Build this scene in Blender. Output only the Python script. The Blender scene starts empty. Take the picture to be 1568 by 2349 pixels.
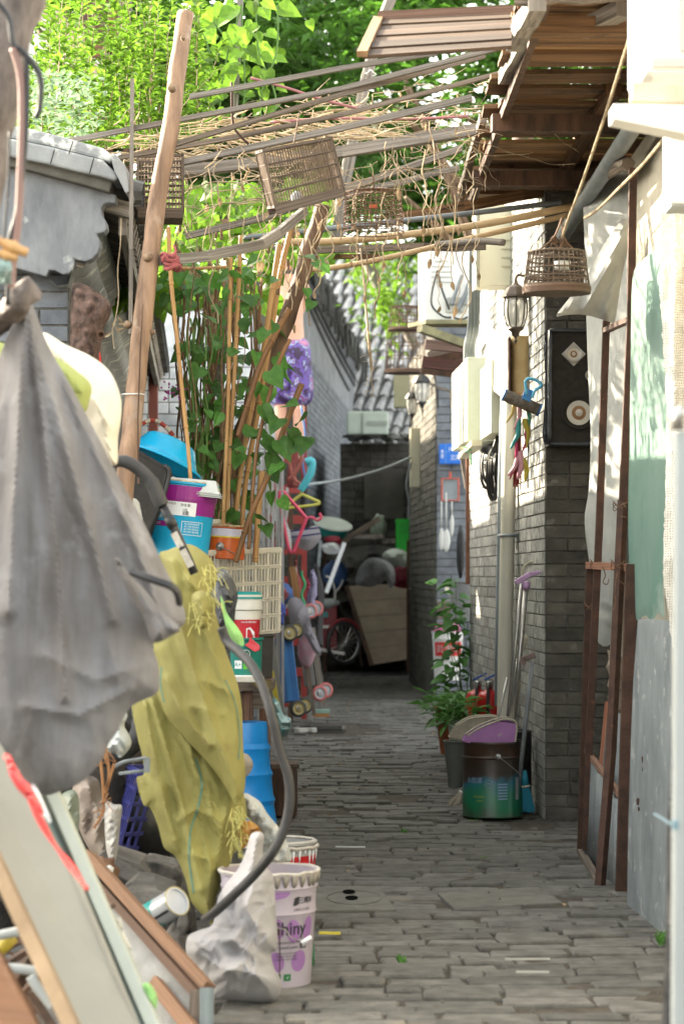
import bpy, math, random
from mathutils import Vector, Matrix, noise as NZ
from mathutils.geometry import delaunay_2d_cdt
random.seed(7)
R = random.random
def RU(a, b): return a + (b - a) * random.random()
F = 5553.0; UC = 784.0; HV = 1322.0; CH = 1.2
def P(u, v, Y): return Vector(((u - UC) / F * Y, Y, CH + (HV - v) / F * Y))
def mpx(n, Y): return n * Y / F          # length in metres of n photo pixels at depth Y
def GY(v): return F * CH / (v - HV)       # depth of a ground point
COL = bpy.context.scene.collection
ORG = {}
def org(o): return ORG.get(o.name, Vector((0, 0, 0))) if o else Vector((0, 0, 0))
def tag(o, label=None, cat=None, group=None, kind=None):
    if label: o['label'] = label
    if cat: o['category'] = cat
    if group: o['group'] = group
    if kind: o['kind'] = kind
    return o
def thing(name, label, cat, loc, group=None):
    o = bpy.data.objects.new(name, None); COL.objects.link(o)
    o.empty_display_size = .05; o.location = loc; ORG[o.name] = Vector(loc)
    return tag(o, label, cat, group)

# ------------------------------------------------------------------ materials
MC = {}
def lin(c):
    return tuple((x / 12.92 if x <= .04045 else ((x + .055) / 1.055) ** 2.4) for x in c)
def mat(name, c1, c2=None, scale=6, rough=.7, bump=.25, bscale=60, metal=0, st=(1, 1, 1), uv=False, isl=0.0,
        stain=None, trans=0, glass=0, spec=.4, detail=6, weave=0, dist=0):
    """c1, c2 linear colours mixed by noise; st stretch; isl random value per island; stain=(colour, scale, threshold)"""
    if name in MC: return MC[name]
    m = bpy.data.materials.new(name); m.use_nodes = True
    n = m.node_tree.nodes; l = m.node_tree.links
    b = n['Principled BSDF']; out = n['Material Output']
    b.inputs['Roughness'].default_value = rough; b.inputs['Metallic'].default_value = metal
    b.inputs['Specular IOR Level'].default_value = spec
    tc = n.new('ShaderNodeTexCoord'); mp = n.new('ShaderNodeMapping'); mp.inputs['Scale'].default_value = st
    l.new(tc.outputs['UV' if uv else 'Object'], mp.inputs['Vector'])
    no = n.new('ShaderNodeTexNoise'); no.inputs['Scale'].default_value = scale; no.inputs['Detail'].default_value = detail
    no.inputs['Roughness'].default_value = .6; no.inputs['Distortion'].default_value = dist
    l.new(mp.outputs[0], no.inputs['Vector'])
    cr = n.new('ShaderNodeValToRGB'); cr.color_ramp.elements[0].position = .34; cr.color_ramp.elements[1].position = .68
    c2 = c2 or tuple(x * .8 for x in c1)
    cr.color_ramp.elements[0].color = (*c2, 1); cr.color_ramp.elements[1].color = (*c1, 1)
    l.new(no.outputs[0], cr.inputs[0]); col = cr.outputs[0]
    if stain:
        s2 = n.new('ShaderNodeTexNoise'); s2.inputs['Scale'].default_value = stain[1]; s2.inputs['Detail'].default_value = 8
        s2.inputs['Roughness'].default_value = .65
        l.new(tc.outputs['Object'], s2.inputs['Vector'])
        mr = n.new('ShaderNodeMapRange'); mr.inputs[1].default_value = stain[2]; mr.inputs[2].default_value = stain[2] + .08
        l.new(s2.outputs[0], mr.inputs[0]); mx = n.new('ShaderNodeMix'); mx.data_type = 'RGBA'
        l.new(mr.outputs[0], mx.inputs[0]); l.new(col, mx.inputs[6]); mx.inputs[7].default_value = (*stain[0], 1); col = mx.outputs[2]
    if isl:
        g = n.new('ShaderNodeNewGeometry'); mr = n.new('ShaderNodeMapRange'); mr.inputs[3].default_value = 1 - isl; mr.inputs[4].default_value = 1 + isl
        l.new(g.outputs['Random Per Island'], mr.inputs[0]); hs = n.new('ShaderNodeHueSaturation')
        l.new(mr.outputs[0], hs.inputs['Value']); l.new(col, hs.inputs['Color']); col = hs.outputs[0]
    l.new(col, b.inputs['Base Color'])
    if bump:
        bn = n.new('ShaderNodeTexNoise'); bn.inputs['Scale'].default_value = bscale; bn.inputs['Detail'].default_value = 8
        bn.inputs['Roughness'].default_value = .65
        l.new(mp.outputs[0], bn.inputs['Vector']); bp = n.new('ShaderNodeBump'); bp.inputs['Strength'].default_value = bump
        bp.inputs['Distance'].default_value = .01; l.new(bn.outputs[0], bp.inputs['Height'])
        hb = bp
        if weave:
            wv = n.new('ShaderNodeTexWave'); wv.inputs['Scale'].default_value = weave; wv.bands_direction = 'Z'
            wv.inputs['Distortion'].default_value = 1.5
            l.new(tc.outputs['Object'], wv.inputs['Vector']); b2 = n.new('ShaderNodeBump'); b2.inputs['Strength'].default_value = .35
            b2.inputs['Distance'].default_value = .004
            l.new(wv.outputs[1], b2.inputs['Height']); l.new(bp.outputs[0], b2.inputs['Normal'])
            vo = n.new('ShaderNodeTexNoise'); vo.noise_type = 'RIDGED_MULTIFRACTAL'; vo.inputs['Scale'].default_value = 9; vo.inputs['Detail'].default_value = 5; vo.inputs['Distortion'].default_value = .6
            m2 = n.new('ShaderNodeMapping'); m2.inputs['Scale'].default_value = (1.3, 1, .6); l.new(tc.outputs['Object'], m2.inputs['Vector']); l.new(m2.outputs[0], vo.inputs['Vector'])
            b3 = n.new('ShaderNodeBump'); b3.inputs['Strength'].default_value = .55; b3.inputs['Distance'].default_value = .02; l.new(vo.outputs[0], b3.inputs['Height']); l.new(b2.outputs[0], b3.inputs['Normal']); hb = b3
        l.new(hb.outputs[0], b.inputs['Normal'])
    if trans:
        tr = n.new('ShaderNodeBsdfTranslucent'); ms = n.new('ShaderNodeMixShader'); ms.inputs[0].default_value = trans
        l.new(col, tr.inputs['Color']); l.new(b.outputs[0], ms.inputs[1]); l.new(tr.outputs[0], ms.inputs[2]); l.new(ms.outputs[0], out.inputs[0])
    if glass:
        tp = n.new('ShaderNodeBsdfTransparent'); ms = n.new('ShaderNodeMixShader'); ms.inputs[0].default_value = glass
        l.new(b.outputs[0], ms.inputs[1]); l.new(tp.outputs[0], ms.inputs[2]); l.new(ms.outputs[0], out.inputs[0])
    MC[name] = m; return m
W = lambda nm, c1, c2, **k: mat(nm, c1, c2, **{**dict(scale=1, st=(2.2, 45, 1), uv=True, rough=.8, bump=.5, bscale=1.6, isl=.22), **k})
m_oldwood = W('old_wood', (.24, .19, .15), (.07, .055, .042))
m_greywood = W('grey_wood', (.30, .27, .24), (.10, .085, .07))
m_brownwood = W('brown_wood', (.22, .115, .05), (.05, .026, .013), isl=.4, stain=((.05, .025, .012), 6, .60))
m_brownwood_l = W('brown_wood_light', (.34, .20, .095), (.10, .055, .026), isl=.35)
m_bark = mat('bark', (.30, .19, .12), (.10, .06, .04), scale=14, st=(1, 1, .18), bump=.9, bscale=35)
m_polewood = mat('pole_wood', (.37, .235, .15), (.13, .075, .045), scale=22, st=(1, 1, .07), bump=.5, bscale=45, stain=((.30, .22, .16), 7, .58))
m_darkbark = mat('dark_bark', (.12, .06, .035), (.035, .02, .012), scale=20, st=(1, 1, .2), bump=.9, bscale=50)
m_bamboo = mat('bamboo_cane', (.50, .30, .12), (.33, .17, .06), scale=8, st=(1, 1, .3), rough=.45, bump=.15, isl=.2)
m_bamboo_dk = mat('bamboo_dark', (.28, .14, .055), (.14, .065, .025), scale=8, st=(1, 1, .3), rough=.5, bump=.2)
m_bamboo_wh = mat('bamboo_bleached', (.62, .46, .28), (.42, .28, .14), scale=9, st=(.3, 1, 1), rough=.5, bump=.15)
m_vine = mat('dry_vine', (.50, .41, .28), (.26, .19, .12), scale=20, rough=.9, isl=.35, trans=.15)
m_dryleaf = mat('dry_leaf', (.34, .25, .15), (.18, .12, .07), scale=40, rough=.9, isl=.3, trans=.3)
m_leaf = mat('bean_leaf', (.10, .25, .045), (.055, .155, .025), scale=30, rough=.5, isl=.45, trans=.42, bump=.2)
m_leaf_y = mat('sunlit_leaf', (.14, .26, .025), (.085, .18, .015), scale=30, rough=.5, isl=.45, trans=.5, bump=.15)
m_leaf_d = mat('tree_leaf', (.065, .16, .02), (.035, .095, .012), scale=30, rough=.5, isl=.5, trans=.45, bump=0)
m_brick = mat('grey_brick', (.105, .098, .08), (.06, .056, .046), scale=16, rough=.9, bump=.7, bscale=90, isl=.28, stain=((.16, .15, .13), 8, .60))
m_brick_p = mat('painted_brick', (.36, .355, .33), (.17, .168, .155), scale=24, st=(1, 1, 1), rough=.85, bump=.6, bscale=70, isl=.25)
m_brick_b = mat('blue_grey_brick', (.20, .215, .235), (.12, .13, .15), scale=10, rough=.9, bump=.5, bscale=70, isl=.2)
m_brick_dk = mat('dark_brick', (.095, .088, .078), (.045, .041, .036), scale=9, rough=.95, bump=.6, bscale=50, isl=.35)
m_mortar = mat('mortar', (.17, .165, .15), (.085, .08, .07), scale=30, rough=.95, bump=.7, bscale=120)
m_mortar_dk = mat('mortar_dark', (.045, .042, .036), (.02, .02, .017), scale=30, rough=.95, bump=.7, bscale=120)
m_pave = mat('paving_brick', (.144, .138, .124), (.075, .071, .063), scale=13, rough=.88, bump=.8, bscale=75, isl=.25, stain=((.16, .14, .11), 2.4, .60))
m_dirt = mat('dirt', (.085, .072, .056), (.045, .037, .028), scale=18, rough=.97, bump=1, bscale=60)
m_conc = mat('concrete', (.15, .145, .125), (.10, .095, .082), scale=9, rough=.9, bump=.5, bscale=110, stain=((.19, .18, .155), 14, .62))
m_plasterG = mat('grey_plaster', (.29, .30, .315), (.14, .148, .165), scale=4, st=(1.8, 1, .7), rough=.9, bump=.45, bscale=40, stain=((.40, .41, .40), 6.5, .59))
m_coping = mat('coping', (.33, .34, .34), (.22, .23, .235), scale=6, rough=.9, bump=.4, bscale=40, stain=((.58, .58, .55), 9, .56))
m_plaster = mat('cream_plaster', (.46, .43, .35), (.36, .335, .27), scale=5, rough=.9, bump=.35, bscale=60, stain=((.27, .24, .19), 20, .70))
m_rust = mat('rusty_steel', (.085, .042, .028), (.04, .022, .016), scale=16, rough=.75, bump=.5, bscale=90, metal=.25, stain=((.14, .065, .032), 25, .64))
m_rustbox = mat('rust_on_paint', (.60, .46, .24), (.48, .33, .15), scale=9, rough=.6, bump=.2, stain=((.45, .14, .02), 9, .56))
m_zinc = mat('zinc_sheet', (.25, .27, .275), (.15, .168, .175), scale=6, st=(2.4, 2, .7), rough=.55, bump=.2, bscale=50, metal=.25, stain=((.38, .39, .38), 14, .585))
m_whitepaint = mat('white_enamel', (.68, .68, .655), (.60, .60, .575), scale=3, rough=.35, bump=.05)
m_cream = mat('cream_enamel', (.62, .585, .44), (.54, .50, .37), scale=3, rough=.45, bump=.08)
m_greyc = mat('grey_green_box', (.43, .44, .36), (.33, .34, .27), scale=5, rough=.55, bump=.1)
m_pvc = mat('white_pvc', (.60, .58, .50), (.50, .48, .41), scale=5, st=(1, 1, .3), rough=.4, bump=.05)
m_greenpipe = mat('green_pipe', (.07, .10, .09), (.045, .065, .06), scale=8, rough=.6, bump=.1)
m_greypipe = mat('grey_pipe', (.20, .22, .23), (.13, .145, .155), scale=9, rough=.5, bump=.1)
m_black = mat('black_plastic', (.022, .022, .024), (.012, .012, .013), scale=20, rough=.45, bump=.15)
m_blackdust = mat('dusty_black', (.022, .019, .015), (.012, .010, .008), scale=40, rough=.8, bump=.3, stain=((.13, .11, .08), 95, .66))
m_rubber = mat('grey_rubber', (.040, .038, .038), (.026, .025, .025), scale=30, rough=.6, bump=.15)
m_wire = mat('wire', (.05, .045, .04), None, rough=.6, bump=0)
m_wirerust = mat('rusty_wire', (.16, .09, .05), (.07, .04, .025), scale=40, rough=.8, bump=0)
m_rope = mat('rope', (.33, .26, .17), (.20, .15, .09), scale=60, rough=.9, bump=.6, bscale=200)
m_steel = mat('steel', (.45, .44, .42), (.32, .31, .30), scale=20, rough=.35, metal=.8, bump=.05)
m_glass = mat('dim_glass', (.62, .62, .58), None, rough=.12, bump=0, glass=.45, spec=.6)
m_tile = mat('roof_tile', (.13, .13, .125), (.07, .07, .068), scale=12, rough=.85, bump=.4, isl=.25)
def pl(nm, c, rough=.4, **k): return mat(nm, c, tuple(x * .82 for x in c), scale=k.pop('scale', 6), rough=rough, bump=k.pop('bump', .06), **k)

# ------------------------------------------------------------------ mesh builder
def perp(d):
    a = Vector((0, 0, 1)) if abs(d.z) < .9 else Vector((0, 1, 0))
    x = a.cross(d).normalized(); return x, d.cross(x).normalized()
def frame(o, z, xh=None):
    z = Vector(z).normalized()
    if xh is None: x, y = perp(z)
    else:
        xh = Vector(xh); x = (xh - z * xh.dot(z)).normalized(); y = z.cross(x)
    m = Matrix.Identity(4)
    for i in range(3): m[i][0] = x[i]; m[i][1] = y[i]; m[i][2] = z[i]; m[i][3] = o[i]
    return m
def curve(pts, n=6, closed=False):
    pts = [Vector(p) for p in pts]; out = []; L = len(pts)
    if L < 3: return pts
    for i in range(L if closed else L - 1):
        g = lambda k: pts[k % L] if closed else pts[max(0, min(L - 1, k))]
        a, b, c, d = g(i - 1), g(i), g(i + 1), g(i + 2)
        for k in range(n):
            t = k / n
            out.append(.5 * ((2 * b) + (c - a) * t + (2 * a - 5 * b + 4 * c - d) * t * t + (3 * b - 3 * c + d - a) * t ** 3))
    if not closed: out.append(pts[-1])
    return out
class M:
    def __init__(s): s.v = []; s.f = []; s.uv = []; s.mi = []; s.cur = 0; s.T = None
    def add(s, vs, fs, uvs=None):
        b = len(s.v); T = s.T
        s.v += [(T @ Vector(p) if T else Vector(p)) for p in vs]
        for i, f in enumerate(fs):
            s.f.append([b + k for k in f]); s.mi.append(s.cur)
            s.uv.append(uvs[i] if uvs else [(vs[k][0] + vs[k][1], vs[k][2]) for k in f])
        return s
    def beam(s, p0, p1, w, h, up=(0, 0, 1), tw=None, th=None, jit=0):
        p0 = Vector(p0); p1 = Vector(p1); d = p1 - p0; L = d.length or 1e-6; z = d / L
        up = Vector(up); x = up.cross(z)
        if x.length < 1e-4: x = perp(z)[0]
        x.normalize(); y = z.cross(x); tw = tw or w; th = th or h; vs = []
        for p, a, b in ((p0, w, h), (p1, tw, th)):
            for sx, sy in ((-1, -1), (1, -1), (1, 1), (-1, 1)):
                vs.append(p + x * (sx * a / 2 + RU(-jit, jit)) + y * (sy * b / 2 + RU(-jit, jit)))
        o = R() * 9; uvs = []
        for k in range(4):
            a = o + k * .1; uvs.append([(o, a), (o, a + .1), (o + L, a + .1), (o + L, a)])
        uvs += [[(0, 0), (0, .02), (.02, .02), (.02, 0)]] * 2
        return s.add(vs, [(0, 1, 5, 4), (1, 2, 6, 5), (2, 3, 7, 6), (3, 0, 4, 7), (3, 2, 1, 0), (4, 5, 6, 7)], uvs)
    def box(s, c, sx, sy, sz, rz=0):
        c = Vector(c); r = Matrix.Rotation(rz, 3, 'Z'); vs = []
        for k in range(8):
            vs.append(c + r @ Vector(((sx / 2) * (1 if k & 1 else -1), (sy / 2) * (1 if k & 2 else -1), (sz / 2) * (1 if k & 4 else -1))))
        return s.add(vs, [(0, 2, 3, 1), (4, 5, 7, 6), (0, 1, 5, 4), (2, 6, 7, 3), (1, 3, 7, 5), (0, 4, 6, 2)])
    def hexa(s, b, t):     # bottom ring of 4, top ring of 4
        return s.add(list(b) + list(t), [(3, 2, 1, 0), (4, 5, 6, 7), (0, 1, 5, 4), (1, 2, 6, 5), (2, 3, 7, 6), (3, 0, 4, 7)])
    def quad(s, a, b, c, d): return s.add([a, b, c, d], [(0, 1, 2, 3)])
    def tube(s, pts, r, n=8, cap=True, closed=False):
        pts = [Vector(p) for p in pts]; L = len(pts)
        rr = (lambda i: r) if isinstance(r, (int, float)) else (lambda i: r[min(i, len(r) - 1)])
        vs = []; x = None; ln = 0; lens = []
        for i, p in enumerate(pts):
            a = pts[(i - 1) % L] if (closed or i) else p; b = pts[(i + 1) % L] if (closed or i < L - 1) else p
            d = (b - a); d = d.normalized() if d.length > 1e-9 else Vector((0, 0, 1))
            if x is None: x, y = perp(d)
            else:
                x = x - d * x.dot(d); x = x.normalized() if x.length > 1e-6 else perp(d)[0]; y = d.cross(x)
            if i: ln += (p - pts[i - 1]).length
            lens.append(ln)
            for k in range(n):
                an = 2 * math.pi * k / n; vs.append(p + (x * math.cos(an) + y * math.sin(an)) * rr(i))
        fs = []; uvs = []; o = R() * 5
        for i in range(L if closed else L - 1):
            j = (i + 1) % L
            for k in range(n):
                k2 = (k + 1) % n; fs.append((i * n + k, i * n + k2, j * n + k2, j * n + k))
                a, b = o + k * .3 / n, o + (k + 1) * .3 / n
                uvs.append([(o + lens[i], a), (o + lens[i], b), (o + lens[j], b), (o + lens[j], a)])
        if cap and not closed:
            fs += [tuple(reversed(range(n))), tuple(range((L - 1) * n, L * n))]; uvs += [[(0, 0)] * n] * 2
        return s.add(vs, fs, uvs)
    def lathe(s, prof, T=None, n=24, a0=0, a1=None, sy=1):
        full = a1 is None; a1 = 2 * math.pi if full else a1; T = T or Matrix.Identity(4)
        vs = []; cols = n if full else n + 1
        for pr in prof:
            for k in range(cols):
                an = a0 + (a1 - a0) * k / n; vs.append(T @ Vector((pr[0] * math.cos(an), pr[0] * math.sin(an) * sy, pr[1])))
        b = s.cur
        for i in range(len(prof) - 1):
            s.cur = prof[i][2] if len(prof[i]) > 2 else b
            fs = []; uvs = []
            base = len(s.v)
        bs = len(s.v); Tm = s.T
        s.v += [(Tm @ q if Tm else q) for q in vs]
        for i in range(len(prof) - 1):
            mi = prof[i][2] if len(prof[i]) > 2 else b
            for k in range(n):
                k2 = (k + 1) % cols if full else k + 1
                s.f.append([bs + i * cols + k, bs + i * cols + k2, bs + (i + 1) * cols + k2, bs + (i + 1) * cols + k]); s.mi.append(mi)
                s.uv.append([(k / n, prof[i][1]), ((k + 1) / n, prof[i][1]), ((k + 1) / n, prof[i + 1][1]), (k / n, prof[i + 1][1])])
        s.cur = b; return s
    def blob(s, c, rx, ry, rz, nz=.15, n=10, sc=4, seed=0, T=None):
        vs = []; fs = []; c = Vector(c)
        for i in range(n + 1):
            th = math.pi * i / n
            for k in range(2 * n):
                ph = math.pi * k / n; d = Vector((math.sin(th) * math.cos(ph), math.sin(th) * math.sin(ph), math.cos(th)))
                q = 1 + nz * NZ.noise(d * sc * .5 + Vector((seed, seed * 2, 0))) * 2
                w = Vector((d.x * rx * q, d.y * ry * q, d.z * rz * q)); w = (T.to_3x3() @ w) if T else w; vs.append(c + w)
        for i in range(n):
            for k in range(2 * n):
                k2 = (k + 1) % (2 * n); fs.append((i * 2 * n + k, (i + 1) * 2 * n + k, (i + 1) * 2 * n + k2, i * 2 * n + k2))
        return s.add(vs, fs)
    def prism(s, poly, T, d):  # 2-D polygon extruded d along local z
        n = len(poly); vs = [T @ Vector((x, y, 0)) for x, y in poly] + [T @ Vector((x, y, d)) for x, y in poly]
        r = delaunay_2d_cdt([Vector(p) for p in poly], [(i, (i + 1) % n) for i in range(n)], [], 1, 1e-6)
        fs = []
        if len(r[0]) == n:
            for t in r[2]: fs.append(tuple(reversed(t))); fs.append(tuple(k + n for k in t))
        else: fs = [tuple(reversed(range(n))), tuple(range(n, 2 * n))]
        for i in range(n): j = (i + 1) % n; fs.append((i, j, j + n, i + n))
        return s.add(vs, fs)
    def slab(s, pts, nrm, t):   # world-space planar polygon given thickness along nrm
        n = len(pts); nrm = Vector(nrm).normalized() * t; pts = [Vector(p) for p in pts]
        vs = pts + [p + nrm for p in pts]
        return s.add(vs, [tuple(range(n)), tuple(reversed(range(n, 2 * n)))] + [(i, i + n, (i + 1) % n + n, (i + 1) % n) for i in range(n)])
    def leaf(s, p, d, nrm, L, w=.8, k='heart', curl=.25):
        d = Vector(d).normalized(); nrm = Vector(nrm); x = d.cross(nrm)
        x = x.normalized() if x.length > 1e-4 else perp(d)[0]; nn = x.cross(d)
        if k == 'small':
            vs = [p, p + d * L * .45 - x * L * w * .5 + nn * L * curl * .4, p + d * L, p + d * L * .45 + x * L * w * .5 + nn * L * curl * .4]
            return s.add(vs, [(0, 1, 2), (0, 2, 3)])
        rows = [(0, .0, 0), (-.09, .26, .08), (.06, .47, .13), (.34, .52, .15), (.66, .31, .07), (.87, .11, .0), (1.0, 0, -.1)] if k == 'heart' else [(0, 0, 0), (.2, .3, .06), (.5, .42, .08), (.8, .24, .03), (1, 0, -.15)]
        vs = []
        for t, a, h in rows:
            c = p + d * L * max(t, 0 if k != 'heart' else t) - nn * (L * curl * t * t)
            if a == 0: vs.append(c)
            else:
                e = p + d * L * t - nn * (L * curl * t * t)
                vs += [e - x * (L * w * a) + nn * (L * h), p + d * L * max(t, .1) - nn * (L * curl * t * t), e + x * (L * w * a) + nn * (L * h)]
        n = len(rows) - 2; fs = [(0, 2, 1), (0, 3, 2)]
        for i in range(n - 1): b = 1 + 3 * i; fs += [(b, b + 1, b + 4, b + 3), (b + 1, b + 2, b + 5, b + 4)]
        b = 1 + 3 * (n - 1); return s.add(vs, fs + [(b, b + 1, b + 3), (b + 1, b + 2, b + 3)])
    def build(s, name, mt, parent=None, smooth=False, bevel=0, tag_=None, kind=None, thick=0, auto=None, label=None):
        mts = mt if isinstance(mt, (list, tuple)) else [mt]
        if parent is not None: o0 = org(parent)
        else:
            xs = [p.x for p in s.v]; ys = [p.y for p in s.v]; o0 = Vector(((min(xs) + max(xs)) / 2, (min(ys) + max(ys)) / 2, min(p.z for p in s.v)))
            if kind == 'structure': o0 = Vector((0, 0, 0))
        me = bpy.data.meshes.new(name); me.from_pydata([tuple(p - o0) for p in s.v], [], s.f)
        for m_ in mts: me.materials.append(m_)
        me.polygons.foreach_set('material_index', s.mi)
        if smooth: me.polygons.foreach_set('use_smooth', [True] * len(s.f))
        ul = me.uv_layers.new(name='UVMap'); flat = []
        for u in s.uv:
            for a in u: flat += [a[0], a[1]]
        if len(flat) == 2 * len(me.loops): ul.data.foreach_set('uv', flat)
        me.validate(); me.update()
        o = bpy.data.objects.new(name, me); COL.objects.link(o)
        if parent is not None: o.parent = parent; ORG[o.name] = o0
        else: o.location = o0; ORG[o.name] = o0
        if auto is not None: me.shade_smooth() if hasattr(me, 'shade_smooth') else None; me.set_sharp_from_angle(angle=math.radians(auto))
        if bevel:
            b = o.modifiers.new('Bevel', 'BEVEL'); b.width = bevel; b.segments = 2; b.limit_method = 'ANGLE'; b.angle_limit = .7
        if thick:
            t = o.modifiers.new('Solid', 'SOLIDIFY'); t.thickness = thick; t.offset = 0
        if tag_: tag(o, *tag_)
        if kind: o['kind'] = kind
        if label: o['label'] = label
        return o

def seg_dist(px, py, ax, ay, bx, by):
    dx, dy = bx - ax, by - ay; q = dx * dx + dy * dy
    t = 0 if q == 0 else max(0, min(1, ((px - ax) * dx + (py - ay) * dy) / q)); return math.hypot(px - ax - t * dx, py - ay - t * dy)
def inside(px, py, poly):
    c = False; j = len(poly) - 1
    for i in range(len(poly)):
        xi, yi = poly[i]; xj, yj = poly[j]
        if (yi > py) != (yj > py) and px < (xj - xi) * (py - yi) / (yj - yi) + xi: c = not c
        j = i
    return c
class Cloth:
    """fabric body whose front silhouette is a photographed outline; real depth from bulge, folds and creases"""
    def __init__(s, outline, Y, bulge=.04, back=.03, folds=(), nz=(.01, .01, .01, 0), step=9, kd=25, smooth_out=True, fine=.002, jag=0):
        s.Y = Y if callable(Y) else (lambda u, v: Y)
        o = [Vector((a, b, 0)) for a, b in outline]
        if smooth_out: o = curve(o, 4, closed=True)
        pts = []
        for i in range(len(o)):
            a, b = o[i], o[(i + 1) % len(o)]; k = max(1, int((b - a).length / step))
            for t in range(k):
                q = a.lerp(b, t / k); pts.append((q.x + RU(-jag, jag), q.y + RU(-jag, jag)))
        s.out = pts; s.bulge = bulge; s.back = back; s.folds = folds; s.nz = nz; s.kd = kd; s.step = step; s.fine = fine
        s.seed = R() * 50
    def depth(s, u, v, d):
        e = 1 - math.exp(-d / s.kd); y = s.Y(u, v) - s.bulge * e
        for ln, amp, w in s.folds:
            m = min(seg_dist(u, v, *ln[i], *ln[i + 1]) for i in range(len(ln) - 1)); m = math.sqrt(m * m + 30) - 5.4; y -= amp * math.exp(-(m / w)) * 1.1 * (.3 + .7 * e)
        a, su, sv, ang = s.nz[:4]; c, q = math.cos(ang), math.sin(ang); x_ = u * c + v * q; y_ = -u * q + v * c
        if len(s.nz) > 4: au, av = s.nz[4]; x_ = math.atan2(u - au, v - av) * 420; y_ = math.hypot(u - au, v - av)
        t_ = 0; k = 1.0; fq = .8
        for o_ in range(4):
            if max(su, sv) * fq * s.step > .42 and o_: break
            t_ += k * (1 - math.sqrt(NZ.noise(Vector((x_ * su * fq + .7 * t_, y_ * sv * fq, s.seed + o_ * 9))) ** 2 + .0025) * 2.6); k *= .52; fq *= 2.05
        y -= a * t_ * (.3 + .7 * e)
        y -= s.fine * .3 * NZ.noise(Vector((u * .06, v * .06, s.seed))) * 2
        return y
    def edge(s, u, v): return min(seg_dist(u, v, *s.out[i], *s.out[(i + 1) % len(s.out)]) for i in range(len(s.out)))
    def mesh(s, m=None):
        m = m or M(); out = s.out; xs = [p[0] for p in out]; ys = [p[1] for p in out]; n = len(out); inner = []; st = s.step
        y = min(ys) + st * .5; r = 0
        while y < max(ys):
            x = min(xs) + (st * .5 if r % 2 else 0)
            while x < max(xs):
                if inside(x, y, out) and s.edge(x, y) > st * .45: inner.append((x, y))
                x += st
            y += st * .87; r += 1
        V = [Vector(p) for p in out + inner]
        rr = delaunay_2d_cdt(V, [(i, (i + 1) % n) for i in range(n)], [], 1, 1e-5)
        vs2 = rr[0]; fs = rr[2]; ed = [s.edge(p.x, p.y) for p in vs2]
        front = [P(p.x, p.y, s.depth(p.x, p.y, max(0, d - .01))) for p, d in zip(vs2, ed)]
        k = len(front)
        if s.back is None: m.add(front, [tuple(f) for f in fs])
        else:
            bk = []
            for p, d in zip(vs2, ed):
                e = 1 - math.exp(-d / s.kd); f0 = s.depth(p.x, p.y, d)
                yb = max(f0 + .004, s.Y(p.x, p.y) + s.back * e) if s.back > .006 else f0 + .004
                if d < .02: yb = f0 + .0015
                bk.append(P(p.x, p.y, yb))
            m.add(front + bk, [tuple(f) for f in fs] + [tuple(q + k for q in reversed(f)) for f in fs])
            # rim
            bd = {}
            for f in fs:
                for i in range(len(f)):
                    a, b = f[i], f[(i + 1) % len(f)]
                    if (b, a) in bd: del bd[(b, a)]
                    else: bd[(a, b)] = 1
            b0 = len(m.v) - 2 * k
            for a, b in bd: m.f.append([b0 + b, b0 + a, b0 + a + k, b0 + b + k]); m.mi.append(m.cur); m.uv.append([(0, 0)] * 4)
        return m
    def line(s, pts, w, m=None, off=.003):   # ribbon lying on the cloth
        m = m or M(); pts = curve([Vector((a, b, 0)) for a, b in pts], 5); L = []
        for i, p in enumerate(pts):
            d = (pts[min(i + 1, len(pts) - 1)] - pts[max(i - 1, 0)]).normalized(); nx = Vector((-d.y, d.x, 0))
            for sg in (-1, 1):
                q = p + nx * sg * w / 2; L.append(P(q.x, q.y, s.depth(q.x, q.y, s.edge(q.x, q.y)) - off))
        m.add(L, [(2 * i, 2 * i + 1, 2 * i + 3, 2 * i + 2) for i in range(len(pts) - 1)]); return m
def cloth(name, outline, Y, mt, parent=None, tag_=None, **k):
    c = Cloth(outline, Y, **k); o = c.mesh().build(name, mt, parent=parent, auto=26, tag_=tag_); return o, c

def text(s, size, mapfn, mt, parent, name='lettering', bold=0, align='CENTER', sp=1.0):
    cu = bpy.data.curves.new('t', 'FONT'); cu.body = s; cu.size = size; cu.align_x = align; cu.align_y = 'CENTER'; cu.offset = bold; cu.space_line = sp
    cu.resolution_u = 3
    o = bpy.data.objects.new('t', cu); COL.objects.link(o); bpy.context.view_layer.update()
    me = bpy.data.meshes.new_from_object(o.evaluated_get(bpy.context.evaluated_depsgraph_get()))
    m = M(); m.add([mapfn(p.co.x, p.co.y) for p in me.vertices], [tuple(f.vertices) for f in me.polygons])
    bpy.data.objects.remove(o); bpy.data.curves.remove(cu); bpy.data.meshes.remove(me)
    return m.build(name, mt, parent=parent) if m.v else None
def wrap(T, r0, r1, h, a0, zc, off=.0012):   # text mapping on a tapered can; a0 centre angle, zc centre height
    def f(x, y):
        z = zc + y; r = r0 + (r1 - r0) * z / h + off; a = a0 + x / r; return T @ Vector((r * math.cos(a), r * math.sin(a), z))
    return f
def wrapquad(m, T, r0, r1, h, aa, ab, za, zb, off=.0008, n=8):
    vs = []
    for i in range(n + 1):
        a = aa + (ab - aa) * i / n
        for z in (za, zb):
            r = r0 + (r1 - r0) * z / h + off; vs.append(T @ Vector((r * math.cos(a), r * math.sin(a), z)))
    m.add(vs, [(2 * i, 2 * i + 2, 2 * i + 3, 2 * i + 1) for i in range(n)]); return m
def planar(o, x, y, off=None):
    o = Vector(o); x = Vector(x).normalized(); y = Vector(y).normalized()
    return lambda a, b: o + x * a + y * b
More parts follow.
